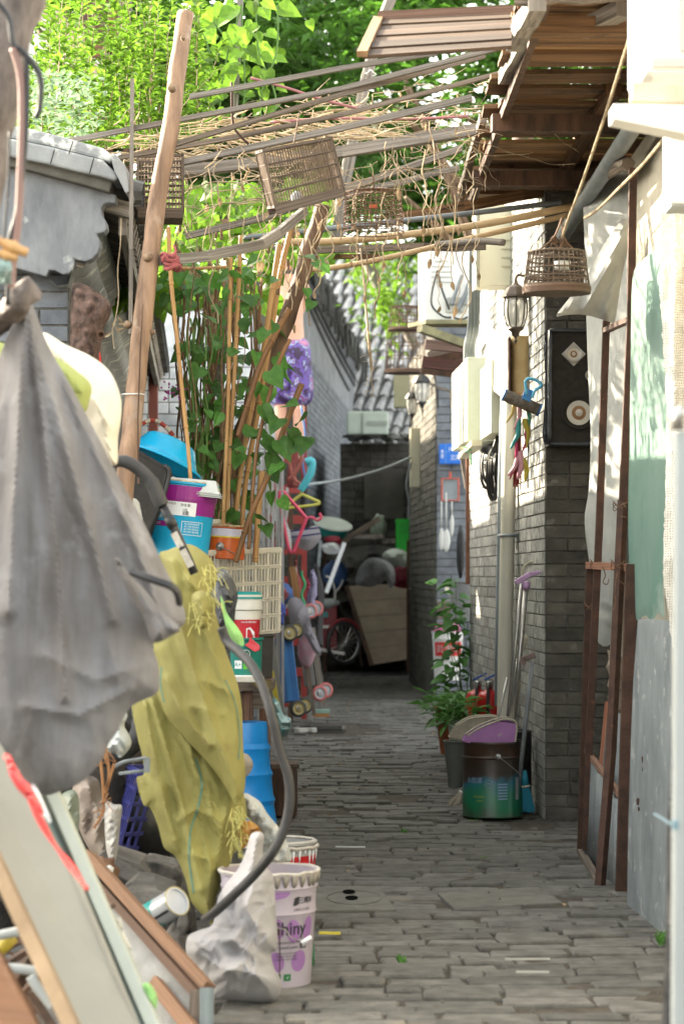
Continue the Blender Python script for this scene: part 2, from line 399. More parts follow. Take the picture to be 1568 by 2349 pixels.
# ================================================================== camera, light, world
sc = bpy.context.scene
cd = bpy.data.cameras.new('camera'); cam = bpy.data.objects.new('camera', cd); COL.objects.link(cam)
cam.location = (0, 0, CH); cam.rotation_euler = (math.pi / 2, 0, 0)
cd.sensor_fit = 'HORIZONTAL'; cd.sensor_width = 24; cd.lens = F / 1568 * 24; cd.shift_y = (HV - 1174.5) / 1568; cd.clip_end = 2000; cd.clip_start = .1
cd.dof.use_dof = True; cd.dof.focus_distance = 10.4; cd.dof.aperture_fstop = 4.5
sc.camera = cam
SUN = Vector((-.74, .50, .42)).normalized()
sl = bpy.data.lights.new('sun', 'SUN'); sl.energy = 3.3; sl.angle = math.radians(.55); sl.color = (1, .87, .68)
so = bpy.data.objects.new('sun', sl); COL.objects.link(so); so.rotation_euler = SUN.to_track_quat('Z', 'Y').to_euler()
w = bpy.data.worlds.new('World'); sc.world = w; w.use_nodes = True
sk = w.node_tree.nodes.new('ShaderNodeTexSky'); sk.sky_type = 'NISHITA'; sk.sun_disc = False
sk.sun_elevation = math.asin(SUN.z); sk.sun_rotation = math.atan2(SUN.x, SUN.y); sk.dust_density = 3.0; sk.air_density = 1.0
bg = w.node_tree.nodes['Background']; bg.inputs[1].default_value = .15; hz = w.node_tree.nodes.new('ShaderNodeHueSaturation'); hz.inputs['Saturation'].default_value = .35
mw = w.node_tree.nodes.new('ShaderNodeMix'); mw.data_type = 'RGBA'; mw.blend_type = 'MULTIPLY'; mw.inputs[0].default_value = 1; mw.inputs[7].default_value = (1.0, .96, .85, 1)
w.node_tree.links.new(sk.outputs[0], hz.inputs['Color']); w.node_tree.links.new(hz.outputs[0], mw.inputs[6]); w.node_tree.links.new(mw.outputs[2], bg.inputs[0])
sc.view_settings.view_transform = 'Standard'; sc.view_settings.look = 'None'; sc.view_settings.exposure = 3.12; sc.view_settings.gamma = 1
sc.cycles.max_bounces = 7; sc.cycles.diffuse_bounces = 4; sc.cycles.transparent_max_bounces = 12
# ================================================================== ground
def gh(x, y):   # gentle unevenness of the old paving
    return .022 * NZ.noise(Vector((x * .9, y * .5, 3))) + .012 * NZ.noise(Vector((x * 2.1, y * 1.5, 8)))
m = M(); nx, ny = 90, 420; vs = []
for j in range(ny + 1):
    for i in range(nx + 1):
        x = -3 + 6 * i / nx; y = 3 + 33 * j / ny; vs.append(Vector((x, y, -.010 + gh(x, y) + .006 * NZ.noise(Vector((x * 9, y * 9, 0))) + .016 * max(0, NZ.noise(Vector((x * 1.6, y * 1.1, 60)))))))
m.add(vs, [(j * (nx + 1) + i, j * (nx + 1) + i + 1, (j + 1) * (nx + 1) + i + 1, (j + 1) * (nx + 1) + i) for j in range(ny) for i in range(nx)])
m.build('dirt_bed', m_dirt, smooth=True, kind='structure')
m = M(); m.quad((-300, -100, -.09), (300, -100, -.09), (300, 900, -.09), (-300, 900, -.09)); m.build('ground', m_dirt, kind='structure')
m = M(); y = 4.6; row = 0
SL1 = [(720, 2042), (870, 2040), (908, 2094), (705, 2096)]; SL2 = [(1003, 2056), (1240, 2040), (1290, 2078), (1040, 2091)]
def gp(u, v): Y = GY(v); return ((u - UC) / F * Y, Y)
SLW = [[gp(*q) for q in s_] for s_ in (SL1, SL2)] + [[gp(u, v) for u, v in ((700, 1658), (850, 1658), (850, 1690), (700, 1690))]]
while y < 34:
    pitch = .118 + .012 * NZ.noise(Vector((0, row * 3.7, 0))) if y < 12 else .125
    x = -2.1 + RU(0, .25)
    while x < 2.2:
        L = RU(.20, .30) if R() < .8 else RU(.09, .16)
        cx, cy = x + L / 2, y + pitch / 2
        sk_ = .07 * NZ.noise(Vector((cx * .7, y * .22, 20))) + .10 * math.exp(-((y - 7.6) / 1.6) ** 2) * (cx - .2) * .6
        slope = .05 * NZ.noise(Vector((cx * .9, y * .4, 40))) + .06 * math.exp(-((y - 7.6) / 1.6) ** 2)
        skip = any(inside(cx, cy + sk_, s_) for s_ in SLW) or (NZ.noise(Vector((cx * 1.7, cy * 1.4, 77))) > .50 and R() < .75)
        if not skip:
            z = gh(cx, cy) + RU(-.005, .005) + (.010 * NZ.noise(Vector((cx * 4, cy * 4, 5)))); t = RU(-.018, .018); t2 = RU(-.02, .02)
            g = .0025; a = [(x + g, y + g), (x + L - g, y + g), (x + L - g, y + pitch - g), (x + g, y + pitch - g)]; J = .009
            ring = []
            for q, (px, py) in enumerate(a): ring.append((px + RU(-J, J), py + sk_ + slope * (px - cx) + RU(-J, J)))
            def zz(px, py): return z + t * (px - cx) + t2 * (py - cy - sk_)
            c0 = Vector((cx, cy + sk_))
            bt = [Vector((px, py, zz(px, py) - .05)) for px, py in ring]
            md = [Vector((px, py, zz(px, py) - .006)) for px, py in ring]
            tp = []
            for px, py in ring:
                d = (c0 - Vector((px, py))).normalized() * .008; tp.append(Vector((px + d.x, py + d.y * .8, zz(px, py) + RU(-.001, .001))))
            m.add(bt + md + tp, [(8, 9, 10, 11)] + [(i + k, (i + 1) % 4 + k, (i + 1) % 4 + k + 4, i + k + 4) for k in (0, 4) for i in range(4)])
        x += L + RU(0, .006)
    y += pitch; row += 1
m.build('brick_paving', m_pave, kind='structure')
# concrete covers in the paving
def slabc(name, pts, label, cat, holes=None):
    q = [gp(*p) for p in pts]; z0 = .012; t = thing(name, label, cat, (sum(a for a, b in q) / 4, sum(b for a, b in q) / 4, 0))
    mm = M(); mm.hexa([Vector((a, b, -.05)) for a, b in reversed(q)], [Vector((a, b, z0)) for a, b in reversed(q)]); mm.build('slab', m_conc, t, bevel=.004)
    return t
t = slabc('manhole_cover', SL1, 'flat concrete manhole cover with two dark oval lifting holes beside the lilac paint bucket', 'manhole cover')
for u, v in ((800, 2055), (806, 2069)):
    mm = M(); x, y = gp(u, v); mm.lathe([(0, 0), (.024, 0)], Matrix.Translation((x, y, .0155)), sy=2.4, n=20); mm.build('lifting_hole', mat('pit_black', (.006, .006, .006), rough=1, spec=0, bump=0), t)
mm = M(); x, y = gp(812, 2068); q = [Vector((x + .10 * math.cos(a), y + .19 * math.sin(a), .014)) for a in [i * .2 for i in range(32)]]
mm.tube(q, .0012, 4, closed=True); mm.build('ring_groove', m_conc, t)
slabc('concrete_slab', SL2, 'plain worn concrete slab set crosswise in the middle of the brick paving', 'slab')
x, y = gp(735, 1674); t = thing('drain_grate', 'small slotted drain grate in the paving beside the scooters', 'drain grate', (x, y, 0))
mm = M()
for k in range(9): mm.beam((x - .17, y - .2 + k * .05, .01), (x + .17, y - .2 + k * .05, .01), .018, .012)
mm.build('slats', m_rubber, t)
mm = M(); [mm.beam((x - s_ * .18, y - .22, .008), (x - s_ * .18, y + .22, .008), .025, .02) for s_ in (-1, 1)]
mm.build('grate_frame', m_conc, t)
# litter
def scrap(name, u, v, L, w_, mt, label, cat, ang=0, h=.006, n=5):
    x, y = gp(u, v); mm = M(); pts = [(L * (i / n - .5), w_ * (.5 + RU(-.15, .15))) for i in range(n + 1)]
    T = Matrix.Translation((x, y, .016 + gh(x, y))) @ Matrix.Rotation(ang, 4, 'Z')
    poly = [(a, b) for a, b in pts] + [(a, -b) for a, b in reversed(pts)]; mm.prism(poly, T, h); mm.build(name, mt, tag_=(label, cat))
m_lightscrap = pl('pale_scrap', (.42, .41, .37), .7); m_yel = pl('yellow_plastic', (.55, .45, .04), .5)
scrap('plaster_strip', 1209, 2208, .14, .006, m_lightscrap, 'longer white strip lying on the paving near the bottom of the alley', 'strip', .03)
scrap('plaster_strip', 1221, 2236, .10, .007, m_lightscrap, 'shorter white strip lying just below the longer one on the paving', 'strip', -.05)
scrap('plastic_stick', 803, 1956, .13, .006, pl('white_stick', (.6, .6, .6)), 'thin white stick lying on the paving right of the red and white can', 'stick', -.08)
scrap('yellow_wrapper', 756, 2156, .07, .011, m_yel, 'small yellow wrapper lying on the bricks right of the lilac bucket', 'wrapper', -.1, .008)
scrap('fallen_leaf', 1108, 1979, .03, .02, m_leaf_y, 'round yellow-green fallen leaf alone on the paving in mid alley', 'leaf', .4, .002)
scrap('fallen_leaf', 1082, 1886, .05, .02, m_leaf_y, 'narrow green fallen leaf on the paving below the green-black drum', 'leaf', 0, .002)
scrap('crumpled_tissue', 700, 1684, .17, .06, pl('tissue', (.6, .6, .57), .9), 'crumpled white tissue lying on the ground beside the drain grate', 'tissue', .1, .03)
scrap('paper_cup', 745, 1532, .14, .05, pl('greycup', (.33, .34, .33), .6), 'pale grey pot standing on the dark ground by the red cart', 'pot', .1, .14)
for k, (u, v) in enumerate([(1516, 2178), (922, 2218), (926, 1917), (700, 2226)]):
    x, y = gp(u, v); mm = M()
    for i in range(14): mm.leaf(Vector((x + RU(-.012, .012), y + RU(-.01, .01), .01)), (RU(-.6, .6), RU(-.6, .6), 1), (R() - .5, R() - .5, 0), RU(.02, .045) * (1.5 if k == 0 else .8), .35, 'small')
    mm.build('weed', m_leaf, tag_=(['green weed sprouting at the foot of the right-hand sheet', 'tiny grass tuft in the paving below mid picture', 'tiny weed in a joint of the far paving', 'tiny weed at the foot of the white sack'][k], 'weed'))
mm = M()
for k in range(260):
    y = RU(6.2, 16); x = RU(-.9, 1.1); r = RU(.002, .007); mm.blob((x, y, .012 + gh(x, y)), r, r, r * .7, .3, 3, 4, k)
ml = M()
for k in range(150):
    y = RU(7, 26) if k % 3 else RU(14, 27); sd = random.choice((-1, 1)); x = RU(-.35, 1.0) if k % 4 == 0 else (1.348 - .02935 * y - abs(random.gauss(0, .1)) - .04 if sd > 0 and y > 12 else -.25 + .02 * (y - 8) + abs(random.gauss(0, .15)))
    a = R() * 6.3; ml.leaf(Vector((x, y, .018 + gh(x, y))), (math.cos(a), math.sin(a), .1), (0, RU(-.3, .3), 1), RU(.02, .045), .5, 'oval', RU(-.2, .5))
ml.build('leaf_litter', m_dryleaf, kind='stuff', tag_=('small dry leaves and crumbs scattered along the edges of the paving', 'leaf litter'))
mm.build('grit', m_conc, kind='stuff', tag_=('fine grit and crumbs of mortar scattered over the paving', 'grit'))

# ================================================================== brick walls
def bricks(m, o, du, nrm, L, z0, z1, pitch=.063, bl=.25, gap=.008, jit=.0025, hdr=.3, proud=.012, skipf=None):
    du = Vector(du).normalized(); nrm = Vector(nrm).normalized(); o = Vector(o); z = z0; r = 0
    while z < z1 - .01:
        h = min(pitch, z1 - z); x = -(bl / 2 if r % 2 else 0) - RU(0, .02)
        while x < L:
            b = bl if R() > hdr else bl / 2
            a, c = max(0, x) + gap / 2, min(L, x + b) - gap / 2
            if c - a > .02 and not (skipf and skipf((a + c) / 2, z)):
                pr = proud * .5 + RU(-jit, jit) + .001; e = .0025
                A = o + du * a; B = o + du * c; zz = Vector((0, 0, 1)); q = []
                for base, zt in ((A, z + gap / 2), (B, z + gap / 2), (B, z + h - gap / 2), (A, z + h - gap / 2)): q.append(Vector((base.x, base.y, zt)))
                cc = (q[0] + q[2]) / 2; fr = [p + nrm * (pr + RU(-.001, .001)) + (cc - p).normalized() * e * 1.4 for p in q]; md = [p + nrm * (pr - .003) + Vector((0, 0, RU(-.0015, .0015))) for p in q]
                m.add(q + md + fr, [(8, 9, 10, 11)] + [(i + k, (i + 1) % 4 + k, (i + 1) % 4 + k + 4, i + k + 4) for k in (0, 4) for i in range(4)])
            x += b
        z += pitch; r += 1
def wallbox(m, a, b, nrm, t, z0, z1):
    a = Vector(a); b = Vector(b); nn = -Vector(nrm).normalized() * t
    q = [Vector((p.x, p.y, 0)) for p in (a, b, b + nn, a + nn)]; m.hexa([p + Vector((0, 0, z0)) for p in q], [p + Vector((0, 0, z1)) for p in q])
AL = Vector((-.02935, 1, 0)).normalized(); AN = Vector((-1, -.02935, 0)).normalized()
def wx(Y): return 1.348 - .02935 * Y
# right house with its brick pier
t = thing('brick_house', 'grey brick house on the right with painted side wall and corner pier', 'house', (1.2, 12, 0))
C0 = Vector((wx(11.9), 11.9, 0)); C1 = Vector((wx(16.4), 16.4, 0))
mm = M(); wallbox(mm, C0 + Vector((.003, .003, 0)), C1, AN, 3.2, -.05, 3.35); mm.build('mortar_core', m_mortar, t)
mm = M(); bricks(mm, C0, AL, AN, (C1 - C0).length, 0, 3.35, proud=.005, gap=.006, jit=.0015); mm.build('side_wall', m_brick_p, t)
mm = M(); bricks(mm, C0 + Vector((0, 0, 0)), (1, 0, 0), (0, -1, 0), .9, 0, 3.35, hdr=.12, gap=.006, proud=.008); mm.build('pier_face', m_brick, t)
mm = M(); bricks(mm, C1, (1, 0, 0), (0, 1, 0), 1, 0, 3.35); mm.build('far_wall', m_brick_b, t)
# farther right house with the blue number plate
t = thing('brick_house', 'farther right-hand brick house bearing the blue number plate', 'house', (1.0, 23, 0))
D0 = Vector((.895, 23, 0)); D1 = Vector((.845, 27.4, 0))
mm = M(); wallbox(mm, D0 + Vector((.003, .003, 0)), D1, AN, 4, -.05, 3.6); mm.build('mortar_core', m_mortar, t)
mm = M(); bricks(mm, D0, (1, 0, 0), (0, -1, 0), 1.6, 0, 3.6, pitch=.076, bl=.3, hdr=.15); mm.build('front_wall', m_brick_b, t)
mm = M(); bricks(mm, D0, AL, AN, (D1 - D0).length, 0, 3.6, pitch=.076, bl=.3); mm.build('side_wall', m_brick, t)
# third house behind it, up to the end
t = thing('brick_house', 'last right-hand brick wall beyond the green drainpipe', 'house', (1.0, 30, 0))
mm = M(); wallbox(mm, (1.0, 28, 0), (1.0, 40, 0), AN, 4, -.05, 2.6); mm.build('wall', m_brick_dk, t)
# left far wall with slanting cables and tiled eave
LN = Vector((1, -.055, 0)).normalized(); LD = Vector((.055, 1, 0)).normalized()
def lx(Y): return -2.05 + .055 * Y
t = thing('brick_house', 'blue-grey brick wall with ragged tiled eave in the far left distance', 'house', (-.5, 19, 0))
A = Vector((lx(28.9), 28.9, 0)); B = Vector((lx(50), 50, 0))
mm = M(); wallbox(mm, A - LN * .003, B, LN, 5, -.05, 4.9); mm.build('wall_core', m_mortar, t)
mm = M(); bricks(mm, A, LD, LN, (B - A).length, 0, 3.9, pitch=.085, bl=.32, gap=.008); mm.build('wall', m_brick_b, t)
mm = M(); wallbox(mm, A + LN * .004, B + LN * .004, LN, .01, 3.9, 4.88); mm.build('plaster_band', m_plasterG, t)
mm = M(); mt_ = M()
for k in range(84):
    q = A + LD * (k * .25 + RU(-.01, .01)); d = RU(.13, .22)
    mm.tube([q + Vector((-.8, 0, 5.3)), q + LN * d + Vector((0, 0, 4.84 + RU(-.02, .02)))], .075, 6)
    if R() < .85: mt_.beam(q + LN * (d + .02) + Vector((0, 0, 4.8)), q + LN * (d + RU(-.01, .05)) + Vector((0, 0, 4.5 + RU(-.07, .08))), .16, .04, tw=.06)
mm.build('roof', m_tile, t); mt_.build('drip_tiles', m_tile, t)
for k in range(4):
    u0, v0, u1, v1 = [(703, 690, 800, 895), (708, 680, 818, 893), (718, 680, 835, 905), (700, 700, 778, 880)][k]
    fY = lambda u: -2.05 * F / (u - 1090) * 1.0
    pts = [P(u0 + (u1 - u0) * i / 8, v0 + (v1 - v0) * (i / 8) + 6 * math.sin(math.pi * i / 8), fY(u0 + (u1 - u0) * i / 8) - .2) for i in range(9)]
    if k < 3:
        mm = M(); mm.tube(curve(pts, 3), .022, 6); mm.build('cable', m_black, tag_=(['lowest of the three black cables slanting down the far left wall', 'middle black cable of the three slanting down the far left wall', 'uppermost black cable of the three slanting down the far left wall'][k], 'cable', 'cables on the far wall'))

# ================================================================== left near house
t = thing('courtyard_house', 'grey plastered left-hand house with scalloped gable end and stone coping', 'house', (-1.4, 9.2, 0))
LH = t
YG = 9.3
fixp = [(-420, 300), (0, 375), (60, 386), (110, 398), (180, 418), (232, 436), (266, 446), (265, 466), (250, 464), (238, 467), (232, 478), (234, 492), (243, 508), (245, 524), (238, 532), (221, 536), (228, 550), (229, 566), (222, 582), (210, 594), (196, 599), (183, 597), (169, 592), (170, 604), (166, 618), (156, 627), (144, 629), (126, 620), (112, 619), (108, 628), (105, 634), (20, 610), (-420, 612)]
mm = M(); front = [P(u, v, YG) for u, v in fixp]; mm.slab(list(reversed(front)), (0, 1, 0), .10)
mm.build('gable_plate', m_plasterG, t, bevel=.006)
for nm, pts, off, th in (('upper_coping', [(-420, 180), (0, 283), (66, 293), (130, 309), (235, 338), (252, 350), (256, 372), (235, 366), (110, 334), (0, 312), (-420, 220)], -.05, .30),
                     ('lower_coping', [(-420, 225), (0, 312), (110, 334), (235, 366), (262, 392), (272, 408), (262, 414), (230, 404), (180, 394), (110, 376), (0, 354), (-420, 290)], -.10, .32)):
    mm = M(); mm.slab(list(reversed([P(u, v, YG + off) for u, v in pts])), (0, 1, 0), th); mm.build(nm, m_coping, t, bevel=.012)
mm = M()
for a, b in (((168, 322), (158, 352)), ((125, 342), (116, 375)), ((60, 292), (56, 320)), ((20, 318), (16, 352)), ((215, 362), (205, 398))): mm.tube([P(*a, YG - .11), P(*b, YG - .11)], .0022, 4)
mm.build('joints', m_mortar_dk, t)
mm = M(); mm.slab(list(reversed([P(u, v, YG - .06) for u, v in [(-420, 290), (0, 354), (110, 376), (232, 405), (258, 415), (250, 440), (180, 420), (60, 388), (0, 377), (-420, 302)]])), (0, 1, 0), .2); mm.build('drip_course', m_conc, t, bevel=.008)
mm = M(); mm.slab(list(reversed([P(u, v, YG - .12) for u, v in [(252, 352), (262, 350), (287, 378), (291, 395), (296, 440), (288, 443), (272, 410), (262, 392)]])), (0, 1, 0), .35); mm.build('ridge_end_tile', m_coping, t, bevel=.006)
# curved cornice brick below the plate running back along the eave
E0 = P(290, 440, YG); ED = Vector((-.0587, 1, 0))
def epath(dx, dz, Y): q = E0 + ED * (Y - YG); return Vector((q.x + dx, Y, q.z + dz))
mm = M()
prof = [(-.06, -.02), (-.11, -.03), (-.095, -.09), (-.105, -.14), (-.145, -.17), (-.13, -.24), (-.17, -.29), (-.21, -.30), (-.225, -.35), (-.27, -.355), (-.30, -.33)]
n_ = len(prof); vs = []; Ys = [YG + .02, 10.5, 12.5, 15, 17.2]
for Y in Ys:
    for a, b in prof: vs.append(epath(a, b, Y))
mm.add(vs, [(i * n_ + k, (i + 1) * n_ + k, (i + 1) * n_ + k + 1, i * n_ + k + 1) for i in range(len(Ys) - 1) for k in range(n_ - 1)])
mm.build('curved_cornice', m_coping, t, smooth=True)
mm = M(); mm.slab([Vector(p) for p in ((-2.2, YG + .16, 1), (-13, YG + .16, 1), (-13, YG + .16, 5.1), (-5.4, YG + .16, 4.95), (-4.6, YG + .16, 3.85), (-2.2, YG + .16, 3.0))], (0, 1, 0), .3); mm.build('added_shade_wall', m_plasterG, t)  # unseen wall added to keep the sun off the tarp and boards
mm = M(); mm.slab([epath(.03, -.02, YG + .2), epath(.03, -.02, 17.95), epath(-2.6, .62, 17.95), epath(-2.6, .62, YG + .2)], (0, 0, 1), .1); mm.build('roof', m_tile, t)
mm = M(); y = YG + .12
while y < 17.3:
    mm.beam(epath(-.30, .03, y), epath(.015, -.055, y), .055, .055, jit=.003); y += .19
mm.build('rafters', m_greywood, t)
mm = M(); y = YG + .16
while y < 17.3:
    mm.lathe([(.045, 0), (.05, .03), (.05, .10)], frame(epath(.06, .02, y), (-1, 0, .12)), n=8); y += .17
mm.build('eave_tiles', m_tile, t)
mm = M(); mm.beam(epath(-.02, -.09, YG + .15), epath(-.02, -.09, 17.3), .03, .11); mm.build('fascia_board', m_greywood, t)
# walls under
wl = P(75, 640, YG + .12).x
mm = M(); wallbox(mm, (-4, YG + .14, 0), (P(158, 0, YG + .14).x, YG + .14, 0), (0, -1, 0), .5, -.05, P(0, 600, YG).z); mm.build('wall_core', m_mortar, t)
mm = M(); bricks(mm, (-1.95, YG + .14, 0), (1, 0, 0), (0, -1, 0), P(158, 0, YG + .14).x + 1.95, 0, P(0, 615, YG + .14).z, pitch=.066, bl=.26); mm.build('end_wall', m_brick_b, t)
xw = P(158, 0, YG + .14).x
mm = M(); wallbox(mm, (xw, YG + .15, 0), (xw - .0587 * 8, YG + 8.32, 0), (1, .0587, 0), .3, -.05, 2.3); mm.build('side_wall', m_brick_dk, t)
# red-brown door post, white washed wall farther on
mm = M(); mm.beam(P(352, 1100, 16.9) * 1.0, P(352, 850, 16.9), .06, .08); o = mm.build('door_post', pl('redbrown', (.17, .05, .035), .6), t)
t2 = thing('whitewashed_wall', 'low whitewashed brick wall seen behind the bamboo canes', 'wall', (-.9, 17.6, 0))
mm = M(); wallbox(mm, (-1.7, 17.6, 0), (-.56, 17.6, 0), (0, -1, 0), .3, -.05, 2.75); mm.build('mortar_core', m_mortar, t2)
m_ww = mat('whitewash', (.60, .62, .64), (.34, .37, .41), scale=7, rough=.85, bump=.5, isl=.15)
mm = M(); bricks(mm, (-1.7, 17.6, 0), (1, 0, 0), (0, -1, 0), 1.14, 0, 2.75, pitch=.085, bl=.3); mm.build('brick_face', m_ww, t2)
mm = M()
for k in range(6): x = -.60 + k * .035; mm.beam((x, 17.4, 0), (x + RU(-.004, .004), 17.4, 2.1 + RU(-.1, .1)), .033, .02)
mmw = M(); wallbox(mmw, (-.78, 17.95, 0), (-.78, 28.8, 0), (1, 0, 0), .8, -.05, 2.5); wallbox(mmw, (-.79, 21, 0), (-.79, 28.85, 0), (1, 0, 0), .8, 2.4, 3.5); mmw.build('return_wall', m_ww, t2)  # taller rear box added to cut the sun opposite to a narrow strip
t2b = mm.build('weathered_boards', W('peeling_wood', (.45, .46, .48), (.17, .16, .16)), tag_=('weathered upright boards with peeling grey paint behind the bamboo', 'boards'))
# ================================================================== end of the alley
t = thing('brick_shed', 'dark brick shed closing the far end of the alley', 'shed', (.3, 31, 0))
x0, x1 = P(780, 0, 31).x, P(950, 0, 31).x
mm = M(); wallbox(mm, (x0, 31, 0), (x1 + .6, 31, 0), (0, -1, 0), 2, -.05, 2.9); mm.build('wall_core', m_mortar_dk, t)
mm = M(); bricks(mm, (x0, 31, 0), (1, 0, 0), (0, -1, 0), x1 - x0 + .3, 0, 2.9, pitch=.10, bl=.4, gap=.012); mm.build('front_wall', m_brick_dk, t)
mm = M(); wallbox(mm, (P(835, 0, 30.97).x, 30.97, 0), (P(925, 0, 30.97).x, 30.97, 0), (0, -1, 0), .03, P(0, 1190, 31).z, P(0, 1075, 31).z)
mm.build('boarded_window', mat('grubby_board', (.11, .10, .085), (.07, .063, .052), scale=3), t)
mm = M()
for k in range(26):
    u = 800 + k * 5.7; mm.blob(P(u + RU(-4, 4), 1000 + RU(-4, 8), 30.7 + RU(-.2, .4)), RU(.05, .12), .1, RU(.02, .05), .4, 5, 4, k)
mm.build('roof_rubble', mat('pale_rubble', (.34, .35, .33), (.10, .09, .08), scale=7), t)
# tiled roofs beyond
t = thing('tiled_roof', 'sunlit round-tiled roof beyond the end of the alley', 'roof', (.2, 42, 3))
mm = M(); m_tilelit = mat('sunlit_tile', (.42, .42, .42), (.20, .20, .20), scale=9, rough=.8)  # sunlight on the roof is put into this brighter tile colour
for i in range(26):
    for j in range(14):
        q = Vector((-.9 + i * .19 + .10 * j - .004 * j * j, 40 + j * .25, 3.4 + j * .27)); mm.tube([q + Vector((0, 0, RU(-.02, .02))), q + Vector((.10, .25, .27))], [.09, .05], 6)
mm.build('tiles', m_tilelit, t)
mm = M(); mm.slab([Vector((-1.1, 39.9, 3.3)), Vector((4, 39.9, 3.3)), Vector((4, 43.5, 7.1)), Vector((-1.1, 43.5, 7.1))], (0, 0, -1), .1); mm.build('roof_bed', m_tile, t)
mm = M(); wallbox(mm, (-1.1, 40.2, 0), (4, 40.2, 0), (0, -1, 0), .3, 0, 3.5); mm.build('wall', m_brick_dk, t)
# ================================================================== timber awning on the right
ZA = 3.07
def az(u, v, z=ZA):  # point on the horizontal plane z through a pixel
    Y = F * (z - CH) / (HV - v); return P(u, v, Y)
t = thing('timber_awning', 'brown timber plank awning propped out over the right side of the alley', 'awning', (.9, 10, ZA))
mm = M(); ml = M(); y = 7.3; k = 0
while y < 12.05:
    pw = RU(.10, .19); xl = .62 + RU(-.06, .04); tl = RU(-.008, .008); z = ZA + .02 + (.019 if k % 2 else 0)
    tgt = ml if R() < .45 else mm
    if y < 8.35: xl = .58
    tgt.beam((xl, y + pw / 2, z + tl), (1.95, y + pw / 2 + RU(-.02, .02), z - tl), pw + .012, .018, up=(0, RU(-.07, .07), 1)); y += pw; k += 1
mm.build('plank', m_brownwood, t, label='dark brown deck planks'); ml.build('plank', m_brownwood_l, t, label='lighter brown deck planks')
for nm, a, b, w_, h_, mt in (('edge_beam', (.66, 7.2, ZA - .02), (.64, 12.0, ZA - .02), .03, .04, m_darkbark),
                         ('cross_beam', (.60, 9.72, ZA - .05), (1.9, 9.78, ZA - .05), .08, .07, m_darkbark),
                         ('cross_beam', (.60, 11.1, ZA - .05), (1.9, 11.1, ZA - .05), .07, .07, m_darkbark),
                         ('cross_beam', (.58, 8.02, ZA - .05), (1.9, 8.0, ZA - .05), .07, .06, m_brownwood)):
    mm = M(); mm.beam(a, b, w_, h_, jit=.004); mm.build(nm, mt, t)
mm = M(); mm.beam(P(1408, 205, 9.3), P(1268, 425, 11.8), .06, .05); mm.build('diagonal_brace', m_brownwood, t)
mm = M(); mm.beam(P(1330, 70, 8.1), P(1430, 20, 7.9), .06, .05); mm.build('diagonal_brace', m_greywood, t)
# boards sticking out to the left at the near end
t = thing('jutting_board', 'wide ribbed brown board jutting out leftward from the top of the awning', 'board', P(1000, 80, 8.2))
mm = M(); a, b, c, d = P(868, 42, 8.55), P(1176, 28, 8.35), P(1172, 100, 7.9), P(830, 123, 8.0)
n = (b - a).cross(d - a).normalized()
for i in range(6):
    p, q, r_, s_ = a.lerp(d, i / 6), b.lerp(c, i / 6), b.lerp(c, (i + .96) / 6), a.lerp(d, (i + .96) / 6)
    off = n * (.006 if i % 2 else 0); mm.slab([p + off, q + off, r_ + off, s_ + off], n, .012)
mm.build('ribs', W('umber_rib', (.085, .052, .030), (.028, .017, .010), isl=.35), t)
mm = M(); mm.beam(a + Vector((0, 0, .01)), b + Vector((0, 0, .01)), .02, .03); mm.build('top_rail', W('reddish_wood', (.17, .095, .065), (.08, .045, .03)), t)
mm = M(); mm.beam(a, d, .035, .02); mm.build('end_batten', m_brownwood_l, t)
def stick(name, u0, v0, Y0, u1, v1, Y1, w_, h_, mt, label, cat='slat', group=None, mid=None, rnd=False, taper=1):
    mm = M(); a = P(u0, v0, Y0); b = P(u1, v1, Y1)
    if rnd:
        pts = [a] + ([P(*q) for q in mid] if mid else [a.lerp(b, .33) + Vector((0, 0, RU(-.012, .012))), a.lerp(b, .66) + Vector((0, 0, RU(-.012, .012)))]) + [b]
        c = curve(pts, 5); mm.tube(c, [w_ / 2 * (1 + (taper - 1) * i / len(c)) for i in range(len(c))], 8); return mm.build(name, mt, smooth=True, tag_=(label, cat, group))
    if mid:
        pts = [a] + [P(*q) for q in mid] + [b]
        for i in range(len(pts) - 1): mm.beam(pts[i], pts[i + 1] + (pts[i + 1] - pts[i]).normalized() * .004, w_, h_ * (1 + .004 * i), jit=.001)
    else:
        n = 6; pr = a
        pts = [a.lerp(b, i / n) + (Vector((0, 0, RU(-.006, .006))) if 0 < i < n else Vector()) for i in range(n + 1)]
        for i in range(n): mm.beam(pts[i], pts[i + 1] + (pts[i + 1] - pts[i]).normalized() * .002, w_ + i * .0001, h_ + i * .0001)
    return mm.build(name, mt, tag_=(label, cat, group))
beamE = [('edge_timber', 1232, 2, 7.5, 1180, 98, 8.3, .055, .06, m_greywood, 'short pale squared timber end pointing down at the top edge of the awning', 'timber'),
         ('edge_timber', 1205, 95, 8.4, 1158, 178, 9.2, .05, .05, m_greywood, 'second short squared timber below the topmost one on the awning edge', 'timber'),
         ('edge_timber', 1108, 270, 10.3, 1056, 440, 12.0, .03, .04, m_oldwood, 'long bleached edge timber of the awning hung with dry tendrils', 'timber'),
         ('awning_timber', 1180, -2, 7.55, 1475, -14, 7.5, .03, .035, m_oldwood, 'grey horizontal timber across the very top right of the awning', 'timber'),
         ('awning_timber', 924, 497, 11.7, 1330, 425, 12.0, .035, .05, m_brownwood, 'thick dark brown timber under the low far end of the awning', 'timber'),
         ('awning_timber', 1004, 478, 12.1, 1290, 440, 12.2, .04, .03, m_brownwood_l, 'thin paler brown timber just below the thick dark one at the awning end', 'timber')]
for q in beamE: stick(*q)
G_ = 'slats of the overhead trellis'
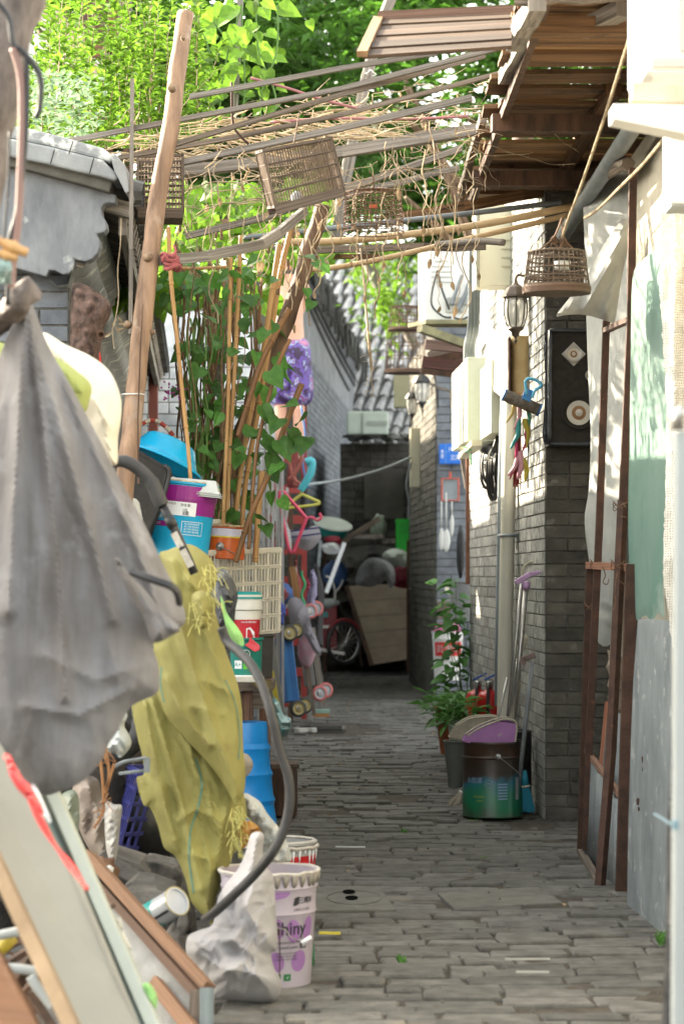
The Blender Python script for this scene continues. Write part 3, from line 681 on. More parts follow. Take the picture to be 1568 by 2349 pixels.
for q in [('trellis_slat', 435, 222, 8.8, 1000, 120, 8.7, .022, .017, m_greywood, 'uppermost slender grey slat of the trellis, ending by the jutting board', 'slat', G_, [(784, 156, 8.75)]),
          ('trellis_slat', 150, 325, 9.3, 1150, 108, 8.9, .024, .018, m_greywood, 'longest grey trellis slat, running from the left coping to the awning', 'slat', G_, [(784, 203, 9)]),
          ('trellis_slat', 395, 332, 9.0, 1110, 127, 9.0, .022, .017, m_oldwood, 'brown trellis slat rising steeply from the leaning pole to the awning, third from top', 'slat', G_, [(784, 216, 9)]),
          ('trellis_slat', 272, 362, 9.3, 1158, 164, 9.3, .024, .016, m_oldwood, 'bent brown trellis slat, fourth from top', 'slat', G_, [(545, 313, 9.3), (784, 262, 9.3)]),
          ('trellis_slat', 420, 372, 9.7, 1080, 224, 9.6, .03, .024, m_greywood, 'thicker grey trellis slat the tilted cage hangs from', 'slat', G_, [(784, 293, 9.6)]),
          ('trellis_beam', 422, 392, 10.3, 1088, 298, 10.3, .06, .045, m_greywood, 'broad weathered double beam of the trellis behind the tilted cage', 'beam', None, [(600, 372, 10.3), (784, 348, 10.3)]),
          ('trellis_slat', 425, 542, 10.6, 1056, 340, 10.6, .035, .028, m_greywood, 'grey trellis slat climbing from behind the red knot past the wire cage', 'slat', G_, [(600, 500, 10.6), (784, 437, 10.6)]),
          ('trellis_slat', 784, 452, 11.0, 1052, 385, 11.0, .03, .025, m_greywood, 'lowest grey trellis slat, directly above the wire cage', 'slat', G_),
          ('broken_plank', 700, 575, 11.4, 1112, 564, 11.2, .03, .032, m_oldwood, 'weathered plank with a splintered right end under the trellis', 'plank'),
          ('thin_board', 690, 592, 11.6, 870, 588, 11.5, .02, .022, m_brownwood, 'dark thin board directly under the splintered plank', 'board')]: stick(*q)
stick('bamboo_pole', 645, 555, 11.0, 1311, 474, 11.0, .034, 0, m_bamboo_wh, 'upper sunlit bamboo pole crossing below the trellis', 'bamboo pole', None, [(800, 551, 11), (1064, 521, 11)], True)
stick('bamboo_pole', 690, 620, 11.2, 1311, 491, 11.2, .026, 0, m_bamboo_wh, 'lower thinner bamboo pole with wire twisted at its right part', 'bamboo pole', None, [(830, 603, 11.2), (1164, 526, 11.2)], True)
stick('conduit_pole', 560, 545, 11.5, 1286, 463, 11.5, .026, 0, m_greypipe, 'smooth grey pole above the two bamboo poles', 'pole', None, [(784, 521, 11.5), (1069, 490, 11.5)], True)
stick('pole_stub', 1000, 560, 10.9, 1156, 556, 10.7, .03, 0, m_greywood, 'grey pole stub with dark broken end beside the splintered plank', 'pole', None, None, True)
m_redrod = pl('faded_red_paint', (.30, .12, .12), .6)
stick('red_rod', 575, 178, 9.5, 830, 250, 9.5, .011, 0, m_redrod, 'faded red rod slanting down across the upper trellis slats', 'rod', None, None, True)
stick('red_rod', 620, 280, 10, 1075, 266, 10, .011, 0, m_redrod, 'faded red rod lying nearly level across the trellis', 'rod', None, None, True)
stick('rusty_rod', 531, 188, 9.2, 570, 330, 9.2, .010, 0, m_rust, 'short crooked rusty rod tying the trellis slats above the tilted cage', 'rod', None, [(534, 280, 9.2), (548, 308, 9.2)], True)
# posts
def trunk(name, pts, rad, mt, label, cat, nz=.006, n=12):
    mm = M(); c = curve([P(*q) for q in pts], 8); L = len(c)
    rr = [rad[0] + (rad[1] - rad[0]) * i / L + RU(-.001, .001) for i in range(L)]; mm.tube(c, rr, n)
    s = R() * 40; mm.v = [p + Vector((NZ.noise(p * 9 + Vector((s, 0, 0))), NZ.noise(p * 9 + Vector((0, s, 0))), 0)) * nz for p in mm.v]
    return mm, c
t = thing('wooden_pole', 'tall bare leaning timber pole left of centre with a knotted red rag', 'pole', P(190, 2079, 8.8))
mm, c = trunk('pole', [(425, 28, 9.1), (408, 160, 9.05), (390, 300, 9.0), (364, 440, 9), (345, 590, 8.95), (322, 780, 8.9), (305, 950, 8.85), (285, 1130, 8.8), (235, 1600, 8.8), (188, 2085, 8.8)], (.031, .038), m_polewood, '', '')
mm.build('trunk', m_polewood, t, smooth=True)
for u, v, s in ((394, 202, 1), (340, 590, 1.2), (293, 745, .9), (310, 862, .6), (420, 88, .5), (350, 762, .6)):
    p = P(u, v, 8.93); mm = M(); mm.tube([p, p + Vector((0, -.034, 0))], [.018 * s, .014 * s], 10); mm.build('knot', mat('knot_wood', (.36, .25, .16), (.16, .10, .06), scale=40, bump=.8), t, smooth=True)
mm = M(); q = P(305, 905, 8.86); mm.tube([q + Vector((.040 * math.cos(a), .04 * math.sin(a), 0)) for a in [i * .4 for i in range(16)]], .0028, 5, closed=True); mm.build('cable_tie', m_whitepaint, t)
mm = M(); mm.tube([P(319, 1110, 8.80), P(318, 960, 8.84), P(324, 790, 8.87), P(330, 700, 8.9)], [.004, .003, .003, .001], 5)
mm.v = [p + Vector((0, -.036, 0)) for p in mm.v]; mm.build('crack', m_darkbark, t)
stick('wooden_post', 303, 180, 9.2, 299, 765, 9.2, .020, .014, m_greywood, 'thin grey upright slat just left of the leaning pole', 'slat')
t = thing('forked_post', 'dark rough leaning trunk supporting the trellis behind the canes', 'post', P(430, 1980, 10.4))
mm, c = trunk('p', [(740, 470, 10.4), (712, 560, 10.4), (690, 640, 10.4), (640, 770, 10.4), (592, 900, 10.4), (540, 1040, 10.4), (495, 1180, 10.4), (430, 1500, 10.4), (400, 1980, 10.4)], (.033, .042), m_darkbark, '', '', .010)
mm.build('trunk', m_darkbark if False else mat('rough_bark', (.19, .115, .07), (.06, .035, .022), scale=14, st=(1, 1, .2), bump=1, bscale=40), t, smooth=True)
t = thing('weathered_post', 'grey upright timber post rising through the vines at the upper centre', 'post', P(800, 600, 11.8))
mm, c = trunk('p', [(905, -30, 11.8), (880, 40, 11.8), (850, 140, 11.8), (825, 245, 11.8), (790, 420, 11.8), (770, 560, 11.8)], (.026, .03), None, '', ''); mm.build('trunk', m_greywood, t, smooth=True)
mm = M(); mm.tube([P(838, 168, 11.75), P(850, 160, 11.72), P(862, 170, 11.75), P(848, 176, 11.8)], .004, 5, closed=True); mm.build('binding', m_whitepaint, t)
stick('thin_post', 552, -20, 12.5, 538, 260, 12.5, .03, .03, m_greywood, 'pale slim post standing among the big sunlit bean leaves', 'post')
t = thing('crooked_branch', 'crooked sawn grey branch tied to the leaning pole with a red rag', 'branch', P(500, 585, 9))
mm = M(); a = [P(362, 597, 8.95), P(470, 588, 9.1), P(600, 560, 9.3), P(634, 538, 9.35)]
for i in range(3): mm.beam(a[i], a[i + 1] + (a[i + 1] - a[i]).normalized() * .01, .035 + i * .0006, .038 + i * .0006)
mm.build('lower_limb', m_greywood, t); mm = M(); mm.beam(P(622, 548, 9.38), P(700, 482, 9.6), .03, .034, tw=.02); mm.build('upper_limb', m_greywood, t)
t = thing('red_rag', 'faded red rag knotted round pole and branch', 'rag', P(388, 600, 8.9))
mm = M()
for k in range(4):
    q = P(386 + k * 3, 585 + k * 9, 8.9); mm.tube([q + Vector((.028 * math.cos(a), .028 * math.sin(a) + .02, .008 * math.sin(2 * a + k))) for a in [i * .5 for i in range(13)]], .006 + .002 * (k % 2), 6, closed=True)
mm.tube(curve([P(395, 590, 8.86), P(403, 575, 8.85), P(398, 562, 8.86)], 3), [.009, .012, .008, .004], 6); mm.tube(curve([P(384, 600, 8.86), P(378, 585, 8.85), P(372, 600, 8.86)], 3), .006, 6)
mm.build('knot', pl('rag_red', (.33, .09, .09), .9), t, smooth=True)

# ================================================================== bird cages
def boxcage(name, label, corners, ext, nb, mt, tray, group=None, rows=3, hook=None, bar=.0022, fr=.010, mb=None):
    """corners: front-face tl,tr,br,bl ; ext: vector from the front to the back face"""
    tl, tr, br, bl = corners; t = thing(name, label, 'bird cage', (bl + br) / 2, group)
    f = [tl, tr, br, bl]; b = [p + ext for p in f]
    mm = M()
    for q in (f, b):
        for i in range(4): mm.beam(q[i], q[(i + 1) % 4], fr, fr)
    for i in range(4): mm.beam(f[i], b[i], fr * .95, fr * .95)
    mm.build('frame', mt, t)
    mm = M()
    for i in range(1, nb):
        s_ = i / nb
        mm.tube([tl.lerp(tr, s_), bl.lerp(br, s_)], bar, 4, False); mm.tube([tl.lerp(tr, s_) + ext, bl.lerp(br, s_) + ext], bar, 4, False)
    ns = max(3, int(nb * .45))
    for i in range(1, ns):
        s_ = i / ns
        for a_, b_ in ((tl, bl), (tr, br)): mm.tube([a_ + ext * s_, b_ + ext * s_], bar, 4, False)
        mm.tube([tl + ext * s_, tr + ext * s_], bar, 4, False)
    mm.build('bars', mb or mt, t)
    mm = M()
    for r_ in range(1, rows + 1):
        s_ = r_ / (rows + 1)
        for e_ in (Vector(), ext): mm.tube([tl.lerp(bl, s_) + e_, tr.lerp(br, s_) + e_], bar * 1.6, 4, False)
        for a_, b_ in ((tl, bl), (tr, br)): mm.tube([a_.lerp(b_, s_), a_.lerp(b_, s_) + ext], bar * 1.6, 4, False)
    mm.build('rails', mt, t)
    if tray:
        dn = (bl - tl).normalized() * tray; mm = M()
        mm.beam(bl + dn * .4, br + dn * .4, fr * 1.2, tray, up=(tl - bl)); mm.beam(bl + dn * .4 + ext, br + dn * .4 + ext, fr * 1.2, tray, up=(tl - bl))
        n_ = 12
        for i in range(n_): e_ = ext * ((i + .5) / n_); mm.beam(bl + dn * .7 + e_, br + dn * .7 + e_, ext.length / n_ * .55, .004, up=(tl - bl))
        mm.build('floor_tray', mt, t)
    if hook is not None:
        c = (tl + tr) / 2 + ext / 2; mm = M(); mm.tube(curve([c, c.lerp(hook, .5), hook, hook + Vector((.012, 0, .012)), hook + Vector((.02, 0, -.004))], 4), .0025, 5); mm.build('hook', m_wirerust, t)
    return t
m_cage = W('cage_wood', (.15, .11, .08), (.06, .042, .03)); m_cageL = W('cage_bars', (.24, .17, .115), (.11, .075, .05))
t = boxcage('bird_cage', 'weathered rectangular bird cage tilted steeply, hanging in the middle of the trellis', [P(605, 345, 8.9), P(760, 316, 8.8), P(788, 432, 8.8), P(632, 474, 8.9)], Vector((-.035, .22, .03)), 26, m_cage, .03, hook=P(686, 262, 9.1), mb=m_cageL)
mm = M(); mm.blob(P(680, 455, 8.95), .022, .022, .028, .05); mm.build('drinking_cup', pl('cup_glass', (.5, .53, .55), .3), t, smooth=True)
t = boxcage('bird_cage', 'square dark bird cage hanging partly behind the leaning timber pole', [P(316, 357, 9.6), P(419, 355, 9.6), P(420, 480, 9.6), P(316, 478, 9.6)], Vector((-.02, .24, .01)), 13, m_cage, .04, rows=8, hook=P(368, 318, 9.7), mb=m_cageL)
mm = M(); mm.blob(P(322, 448, 9.65), .02, .02, .025, .05); mm.build('water_pot', pl('blue_cup', (.1, .14, .4), .3), t, smooth=True)
def roundcage(name, label, c, r0, r1, h, nb, mt, base, group=None, dome=0, rings=4, bar=.002, hook=None, sq=1):
    t = thing(name, label, 'bird cage', c, group); T = Matrix.Translation(c); mm = M()
    for i in range(nb):
        a = 2 * math.pi * i / nb; x, y = math.cos(a), math.sin(a) * sq
        pts = [c + Vector((x * r0, y * r0, 0)), c + Vector((x * r1, y * r1, h))]
        if dome: pts += [c + Vector((x * r1 * .7, y * r1 * .7, h + dome * .7)), c + Vector((0, 0, h + dome))]
        else: pts += [c + Vector((0, 0, h + .004))]
        mm.tube(pts, bar, 4, False)
    mm.build('bars', mt, t); mm = M()
    for k in range(rings):
        s_ = k / (rings - 1); r_ = r0 + (r1 - r0) * s_
        mm.tube([c + Vector((r_ * math.cos(a), r_ * math.sin(a) * sq, h * s_)) for a in [i * math.pi / 12 for i in range(24)]], bar * 1.8, 5, closed=True)
    mm.build('hoops', mt, t)
    if base:
        mm = M(); mm.lathe([(0, -base), (r0 * 1.04, -base), (r0 * 1.06, -base * .3), (r0 * 1.02, .0), (0, 0)], T, n=28, sy=sq); mm.build('base', W('cage_base', (.13, .08, .055), (.06, .035, .025)), t, smooth=False)
    if hook is not None:
        mm = M(); mm.tube(curve([c + Vector((0, 0, h + dome)), (c + Vector((0, 0, h + dome))).lerp(hook, .6) + Vector((.01, 0, 0)), hook], 4), .003, 5); mm.build('hook', m_wirerust, t)
    return t
c = P(856, 533, 9.4)
t = roundcage('bird_cage', 'see-through rusty wire mesh cage hanging right of the tilted wooden cage', c, .118, .108, .155, 34, m_wirerust, 0, rings=9, bar=.0012, dome=.012, hook=P(846, 390, 9.4))
mm = M(); mm.box(c + Vector((0, 0, .10)), .03, .03, .014); mm.build('orange_feeder', pl('orangep', (.6, .12, .04)), t)
c = P(1276, 655, 9.0)
t = roundcage('bird_cage', 'round slatted bird cage hanging from the long rope in front of the speaker wall', c, .122, .105, .125, 36, m_cage, .03, rings=5, bar=.0022, hook=P(1290, 545, 9.0), sq=.9)
mm = M(); mm.lathe([(0, 0), (.03, 0), (.032, .03), (.028, .03), (0, .006)], Matrix.Translation(c + Vector((.02, 0, .06)))); mm.build('seed_bowl', m_whitepaint, t, smooth=True)
mm = M(); mm.beam(c + Vector((-.1, 0, .03)), c + Vector((.1, 0, .03)), .01, .01); mm.build('perch', m_cageL, t)
mm = M()
for k in range(7):
    q = P(1281 + RU(-14, 14), 548 + k * 3, 9.0); mm.tube([q + Vector((.012 * math.cos(a), .004, .010 * math.sin(a))) for a in [i for i in range(6)]], .003, 5, closed=True)
for sx in (-1, 1): mm.tube(curve([P(1288, 500, 9.0), P(1281 + sx * 12, 545, 9), P(1276 + sx * 40, 573, 9.0)], 4), .0035, 5)
mm.build('chain_knot', m_wirerust, t)
mm = M(); a = [P(1478, -20, 6.8), P(1440, 95, 7.2), P(1385, 270, 7.9), P(1330, 430, 8.6), P(1303, 500, 8.9), P(1288, 545, 9.0)]
c_ = curve(a, 14); mm.tube(c_, .0052, 6)
for i, q in enumerate(c_):
    if i % 3 == 0: mm.tube([q, q + Vector((RU(-.006, .012), RU(-.01, .01), RU(-.012, .006)))], [.0016, .0005], 4)
mm.build('rope', m_rope, tag_=('long frayed rope running diagonally from the top right down to the round cage', 'rope'))
c = P(928, 752, 19.5)
roundcage('bird_cage', 'small distant rusty bird cage hanging above the larger far one', c, .13, .11, .17, 22, m_wirerust, .02, hook=c + Vector((0, 0, .55)))
c = P(930, 848, 20)
roundcage('bird_cage', 'large distant brown bird cage hanging over the alley below the small one', c, .17, .15, .32, 26, m_wirerust, .03, hook=c + Vector((.02, 0, .62)))

# ================================================================== dry vines and climbing beans
def trellis_pt():
    u = RU(250, 1110); s_ = (u - 300) / 750
    return u, 330 - 90 * s_ + RU(-60, 190) * (1.0 if R() < .8 else .5), RU(9.7, 11.4)
mm = M(); md = M()
for k in range(290):
    u, v, Y = trellis_pt()
    if v < 200 and u < 420: continue
    L = random.choice([5, 7, 9, 12]); ang = RU(-.5, .35) if R() < .6 else RU(1.0, 2.2); pts = []; q = P(u, v, Y); st_ = RU(.03, .05)
    for i in range(L):
        pts.append(q.copy()); ang += RU(-.45, .45); q = q + Vector((math.cos(ang), RU(-.4, .4), -math.sin(ang) * .7)) * st_
        if i > L * .6 and R() < .3: ang += .6
    r_ = RU(.0009, .0034); pts = curve(pts, 2); mm.tube(pts, [r_ * (1 - .5 * i / len(pts)) for i in range(len(pts))], 4, False)
    if R() < .22:
        for j in range(random.randint(1, 3)):
            p = random.choice(pts); md.leaf(p, (RU(-.4, .4), RU(-.4, .4), -1), (R() - .5, -1, R() - .5), RU(.015, .04), .35, 'oval', RU(-1.2, 1.2))
for k in range(70):   # hanging tendrils
    u = RU(420, 1100); v = RU(330, 560); q = P(u, v, RU(9.2, 11)); L = RU(.12, .4); n = 10; a = R() * 9; am = RU(.004, .02)
    pts = [q + Vector((am * math.sin(a + i * .9) + .02 * NZ.noise(Vector((i * .5, a, 0))), 0, -L * i / n)) for i in range(n + 1)]
    mm.tube(pts, RU(.0012, .003), 4, False)
    if R() < .6: md.leaf(pts[-1], (RU(-.3, .3), RU(-.3, .3), -1), (R() - .5, -1, 0), RU(.025, .05), .55, 'oval', RU(-.8, .8))
mm.build('dry_vines', m_vine, kind='stuff', tag_=('tangled dead bean vines draped over the trellis', 'dry vines')); 
md.build('withered_leaves', m_dryleaf, kind='stuff', tag_=('shrivelled brown leaves caught among the dead vines', 'withered leaves'))
mm = M()
for k in range(150):   # thick bleached tangle on top of the roof edge and trellis
    s_ = R(); u = 210 + 640 * s_; v = 335 - 70 * s_ + RU(-25, 45); Y = RU(9.8, 11.5); ang = RU(-.6, .5); q = P(u, v, Y); pts = []
    for i in range(7): pts.append(q.copy()); ang += RU(-.4, .4); q = q + Vector((math.cos(ang), RU(-.3, .3), math.sin(ang) * .5)) * .04
    r_ = RU(.002, .0055); pts = curve(pts, 2); mm.tube(pts, [r_ * (1 - .6 * abs(2 * i / len(pts) - 1)) for i in range(len(pts))], 4, False)
mm.build('vine_tangle', mat('bleached_vine', (.62, .50, .32), (.36, .26, .15), scale=20, rough=.9, isl=.3, trans=.2), kind='stuff', tag_=('thick bleached straw-coloured tangle of old vines lying on the trellis', 'vine tangle'))
t = thing('hanging_stalk', 'long dry split stalk hanging straight down below the bamboo poles', 'stalk', P(852, 850, 10.6))
mm = M(); mm.tube(curve([P(826, 570, 10.9), P(834, 640, 10.8), P(840, 720, 10.7), P(846, 790, 10.6), P(853, 852, 10.6)], 6), [.004] * 6 + [.0055] * 12 + [.0065] * 8, 6); mm.build('stalk', m_vine, t)
mm = M(); mm.tube(curve([P(846, 745, 10.6), P(838, 765, 10.6), P(842, 790, 10.6), P(850, 830, 10.6), P(852, 880, 10.6), P(856, 897, 10.6), P(850, 910, 10.6)], 5), .0022, 5)
for k in range(9): q = P(850 + RU(-6, 6), 770 + k * 16, 10.6); mm.tube(curve([q, q + Vector((RU(-.03, .03), 0, RU(-.01, .02))), q + Vector((RU(-.05, .05), 0, RU(-.03, .03)))], 3), .001, 4)
mm.build('tendrils', m_vine, t)

# bamboo canes
def cane(pts, r, mt, label, group='bamboo canes', nod=.26, name='bamboo_cane'):
    c = curve([P(*q) for q in pts], 14); mm = M(); L = 0; rr = []
    for i, p in enumerate(c):
        if i: L += (p - c[i - 1]).length
        rr.append(r * (1 - .12 * i / len(c)))
    mm.tube(c, rr, 8); L = RU(0, nod)
    for i in range(1, len(c)):
        L += (c[i] - c[i - 1]).length
        if L > nod:
            L = RU(-.04, .03); d = (c[i] - c[i - 1]).normalized(); mm.tube([c[i] - d * .004, c[i], c[i] + d * .004], [r * .98, r * 1.28, r * .98], 8)
    return mm.build(name, mt, smooth=True, tag_=(label, 'bamboo cane', group))
YB = 10.0
for pts, r, mt, lab in [
    ([(386, 520, 9.3), (392, 640, 9.3), (408, 800, 9.3), (420, 920, 9.3), (434, 1060, 9.3), (440, 1200, 9.3)], .0085, m_bamboo, 'lone bamboo cane nearest the leaning pole, bending gently left to its red knot'),
    ([(529, 590, 9.8), (525, 800, 9.8), (522, 950, 9.8), (514, 1120, 9.8), (510, 1280, 9.8)], .0085, m_bamboo, 'thin upright bamboo cane at the left of the dense bunch'),
    ([(552, 540, 9.9), (545, 700, 9.9), (535, 900, 9.9), (526, 1050, 9.9), (518, 1280, 9.9)], .009, m_bamboo, 'upright bamboo cane touching the left one of the bunch'),
    ([(640, 560, 10), (622, 680, 10), (600, 830, 10), (572, 960, 10), (546, 1130, 10), (535, 1280, 10)], .0115, m_bamboo, 'long pale bamboo cane curving from upper right to lower left through the bunch'),
    ([(668, 520, 10.1), (640, 640, 10.1), (622, 760, 10.1), (590, 950, 10.1), (560, 1130, 10.1), (552, 1280, 10.1)], .012, m_bamboo, 'thickest pale bamboo cane on the right of the bunch'),
    ([(664, 708, 9.8), (636, 758, 9.8), (600, 830, 9.8), (570, 920, 9.8), (545, 1000, 9.8)], .012, m_bamboo_dk, 'dark cane with cut hollow top pointing to the bare-chested man'),
    ([(665, 778, 9.7), (640, 830, 9.7), (606, 950, 9.7), (585, 1060, 9.7), (570, 1260, 9.7)], .0085, m_bamboo_dk, 'brown cane with a stubby forked top beside the man\'s shorts'),
    ([(692, 880, 9.7), (660, 960, 9.7), (610, 1100, 9.7), (575, 1180, 9.7), (540, 1290, 9.7)], .0125, m_bamboo_dk, 'stout brown cane with split top leaning farthest right'),
    ([(600, 1080, 9.9), (592, 1180, 9.9), (585, 1290, 9.9)], .013, m_bamboo, 'short thick cane stub standing straight at the foot of the bunch'),
    ([(498, 640, 10.6), (486, 800, 10.6), (480, 950, 10.6), (470, 1150, 10.6)], .010, m_bamboo, 'slightly darker cane far back behind the leaves at the left of the bunch'),
    ([(600, 640, 10.5), (590, 780, 10.5), (566, 900, 10.5), (550, 1000, 10.5)], .006, m_bamboo_dk, 'slender dark shoot between the two thick pale canes')]: cane(pts, r, mt, lab)
for k, (pts, w_) in enumerate([([(505, 690, 10.9), (498, 905, 10.9)], .05), ([(520, 640, 11.0), (512, 780, 11), (490, 1180, 11.0)], .045)]):
    a, b = P(*pts[0]), P(*pts[-1]); mm = M(); mm.beam(a, b, w_, .03); mm.build('stake_board', m_greywood, tag_=(['short pale board hanging among the bean stems', 'long grey board standing upright behind the bean stems'][k], 'board'))
stick('cross_cane', 386, 613, 9.9, 520, 612, 9.9, .014, 0, m_bamboo, 'thin level cane crossing behind the upright canes at the top', 'bamboo cane', None, None, True)
# living bean vine: stems and leaves around the canes
t = thing('bean_vine', 'leafy green climbing bean twining up the bamboo canes', 'climbing plant', P(540, 1300, 10.2))
ms = M(); mlf = M(); mv = M()
for k in range(46):
    u = RU(400, 600) if R() < .65 else RU(440, 560); v1 = RU(560, 760); Y = RU(9.9, 10.9); n = 9
    pts = [P(u + (450 + (u - 450) * .5 - u) * (i / n) ** 1.4 + 9 * math.sin(i * 1.1 + k), v1 + (1230 - v1) * i / n, Y) for i in range(n + 1)]
    ms.tube(curve(pts, 3), RU(.0018, .006), 5, False)
ms.build('dry_stems', mat('brown_stem', (.30, .19, .11), (.13, .075, .04), scale=20, rough=.9, isl=.4), t)
for k in range(9):
    u = RU(410, 480); pts = [P(u + RU(-14, 14), 1180 - i * 75, RU(9.9, 10.3)) for i in range(7)]; mv.tube(curve(pts, 4), .0042, 5, False)
mv.build('green_stems', mat('green_stem', (.10, .2, .04), None, rough=.6, bump=0), t)
def beanleaf(m, u, v, Y, L=None): 
    d = Vector((RU(-.7, 1), RU(-.9, .3), RU(-.9, .15))); m.leaf(P(u, v, Y), d, (RU(-.5, .5), RU(-1, .2), RU(.3, 1)), L or RU(.05, .09), RU(.75, 1), 'heart', RU(.05, .45))
for k in range(310):
    u = random.gauss(500, 75); v = RU(590, 1190); w_ = 1
    if v > 760 and u < 395 + (v - 760) * .1: continue
    if u < 372 or u > 712: continue
    if u > 636 and (v < 800 or R() < .5): continue
    beanleaf(mlf, u, v, RU(9.75, 11))
for u, v, s_ in [(694, 590, .08), (724, 600, .08), (702, 662, .05), (716, 690, .055), (636, 640, .06), (628, 740, .06), (620, 850, .09), (655, 845, .09), (690, 1000, .10), (700, 960, .09), (665, 985, .09), (640, 1010, .10), (655, 930, .08), (700, 1005, .09), (590, 1190, .07), (605, 1205, .07), (625, 1045, .09), (600, 1010, .1), (640, 1060, .08), (600, 930, .08), (640, 960, .09)]:
    beanleaf(mlf, u, v, 9.65, s_)
mlf.build('leaves', m_leaf, t)
mb = M()
for k in range(26):
    q = P(random.choice([375, 380, 395, 405]) + RU(-10, 22), 885 + RU(-8, 35), 10.2); mb.leaf(q, (RU(-1, 1), -.3, RU(-.2, 1)), (0, -1, 0), .012, .9, 'oval')
mb.build('blossom', pl('violet', (.33, .05, .22), .6), t)
mb = M()
for k in range(60):
    u, v = RU(380, 690), RU(520, 760); mb.blob(P(u, v, RU(9.7, 10.4)), .007, .007, RU(.01, .025), .6, 4, 4, k)
mb.build('dry_pods', m_dryleaf, t, kind='stuff')
mm = M()   # bright leaves seen through the trellis
for k in range(900):
    u = RU(250, 760); v = RU(420, 700); Y = RU(11.5, 14)
    d = Vector((RU(-1, 1), RU(-.6, .6), RU(-1, .3))); (u > 640 and v > 600) or mm.leaf(P(u, v, Y), d, (RU(-.5, .5), RU(-1, .2), RU(.2, 1)), RU(.06, .11), .9, 'heart', .3)
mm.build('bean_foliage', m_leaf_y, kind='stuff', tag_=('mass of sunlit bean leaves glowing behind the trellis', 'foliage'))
t = thing('bean_plant', 'large pale sunlit bean leaves climbing the slim post at the upper centre', 'climbing plant', P(545, 300, 12.3))
mm = M()
for u, v, s_ in [(500, 40, .16), (540, 20, .15), (470, 70, .12), (500, 100, .15), (520, 70, .14), (560, 60, .11), (590, 110, .13), (610, 75, .10), (640, 110, .10), (600, 130, .10), (520, 150, .13), (480, 130, .12), (455, 140, .11), (560, 150, .09), (500, 175, .12), (580, 175, .09), (640, 20, .14), (600, 15, .11), (565, 110, .10), (630, 135, .09), (545, 200, .10), (480, 200, .12), (520, 215, .11), (600, 205, .08), (440, 215, .10), (475, 250, .10), (455, 180, .11), (585, 235, .08)]:
    mm.leaf(P(u, v, RU(12.1, 12.6)), (RU(-.9, .9), RU(-.5, .2), RU(-.8, -.1)), (RU(-.4, .4), -.8, .5), s_ * .85, .9, 'heart', .25)
for k in range(50): mm.leaf(P(random.gauss(545, 60), RU(0, 330), RU(12, 12.7)), (RU(-.9, .9), RU(-.5, .2), RU(-.8, .1)), (RU(-.4, .4), -.8, .5), RU(.05, .09), .9, 'heart', .3)
mm.build('leaves', m_leaf_y, t); mm = M()
for k in range(7): u = RU(470, 620); mm.tube(curve([P(u, 320, 12.3), P(u + RU(-20, 20), 220, 12.3), P(u + RU(-40, 40), 120, 12.3), P(u + RU(-60, 60), 10, 12.3)], 4), .005, 5, False)
mm.build('stems', MC['green_stem'], t)
# leafy shrub growing above the left roof
t = thing('roof_shrub', 'bright sunlit leafy shrub growing above the stone coping at the upper left', 'shrub', P(240, 330, 12.5))
mm = M(); ms = M()
for k in range(92):
    u0 = RU(40, 470); Y = RU(11.2, 14); top = RU(-120, 200) if u0 > 90 else RU(60, 240); n = 9; lean = RU(-35, 45); pts = []
    for i in range(n + 1): pts.append(P(u0 + lean * (i / n) ** 1.5 + RU(-3, 3), 340 + (top - 340) * i / n, Y))
    c = curve(pts, 3); ms.tube(c, [.0045 * (1 - .8 * i / len(c)) for i in range(len(c))], 4, False)
    for i, q in enumerate(c):
        for j in range(3):
            a = R() * 6.3; d = Vector((math.cos(a), math.sin(a), RU(.1, .8))); mm.leaf(q, d, (RU(-.4, .4), RU(-.4, .4), 1), RU(.035, .07), RU(.42, .6), 'small', RU(.1, .6))
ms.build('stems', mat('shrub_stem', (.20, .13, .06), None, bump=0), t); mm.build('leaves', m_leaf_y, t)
t = thing('grey_weed', 'grey-green weed with lobed leaves rooted on the coping at the far left', 'weed', P(130, 300, 10.5))
mm = M()
for k in range(420):
    u = random.gauss(150, 50); v = RU(170, 318); mm.leaf(P(max(u, 45), v, RU(9.9, 10.9)), (RU(-1, 1), RU(-1, 1), RU(-.3, .7)), (RU(-.4, .4), RU(-.7, .4), 1), RU(.03, .055), .6, 'oval', .2)
mm.build('leaves', mat('grey_leaf', (.22, .32, .19), (.12, .2, .10), scale=20, rough=.6, isl=.3, trans=.45, bump=0), t)
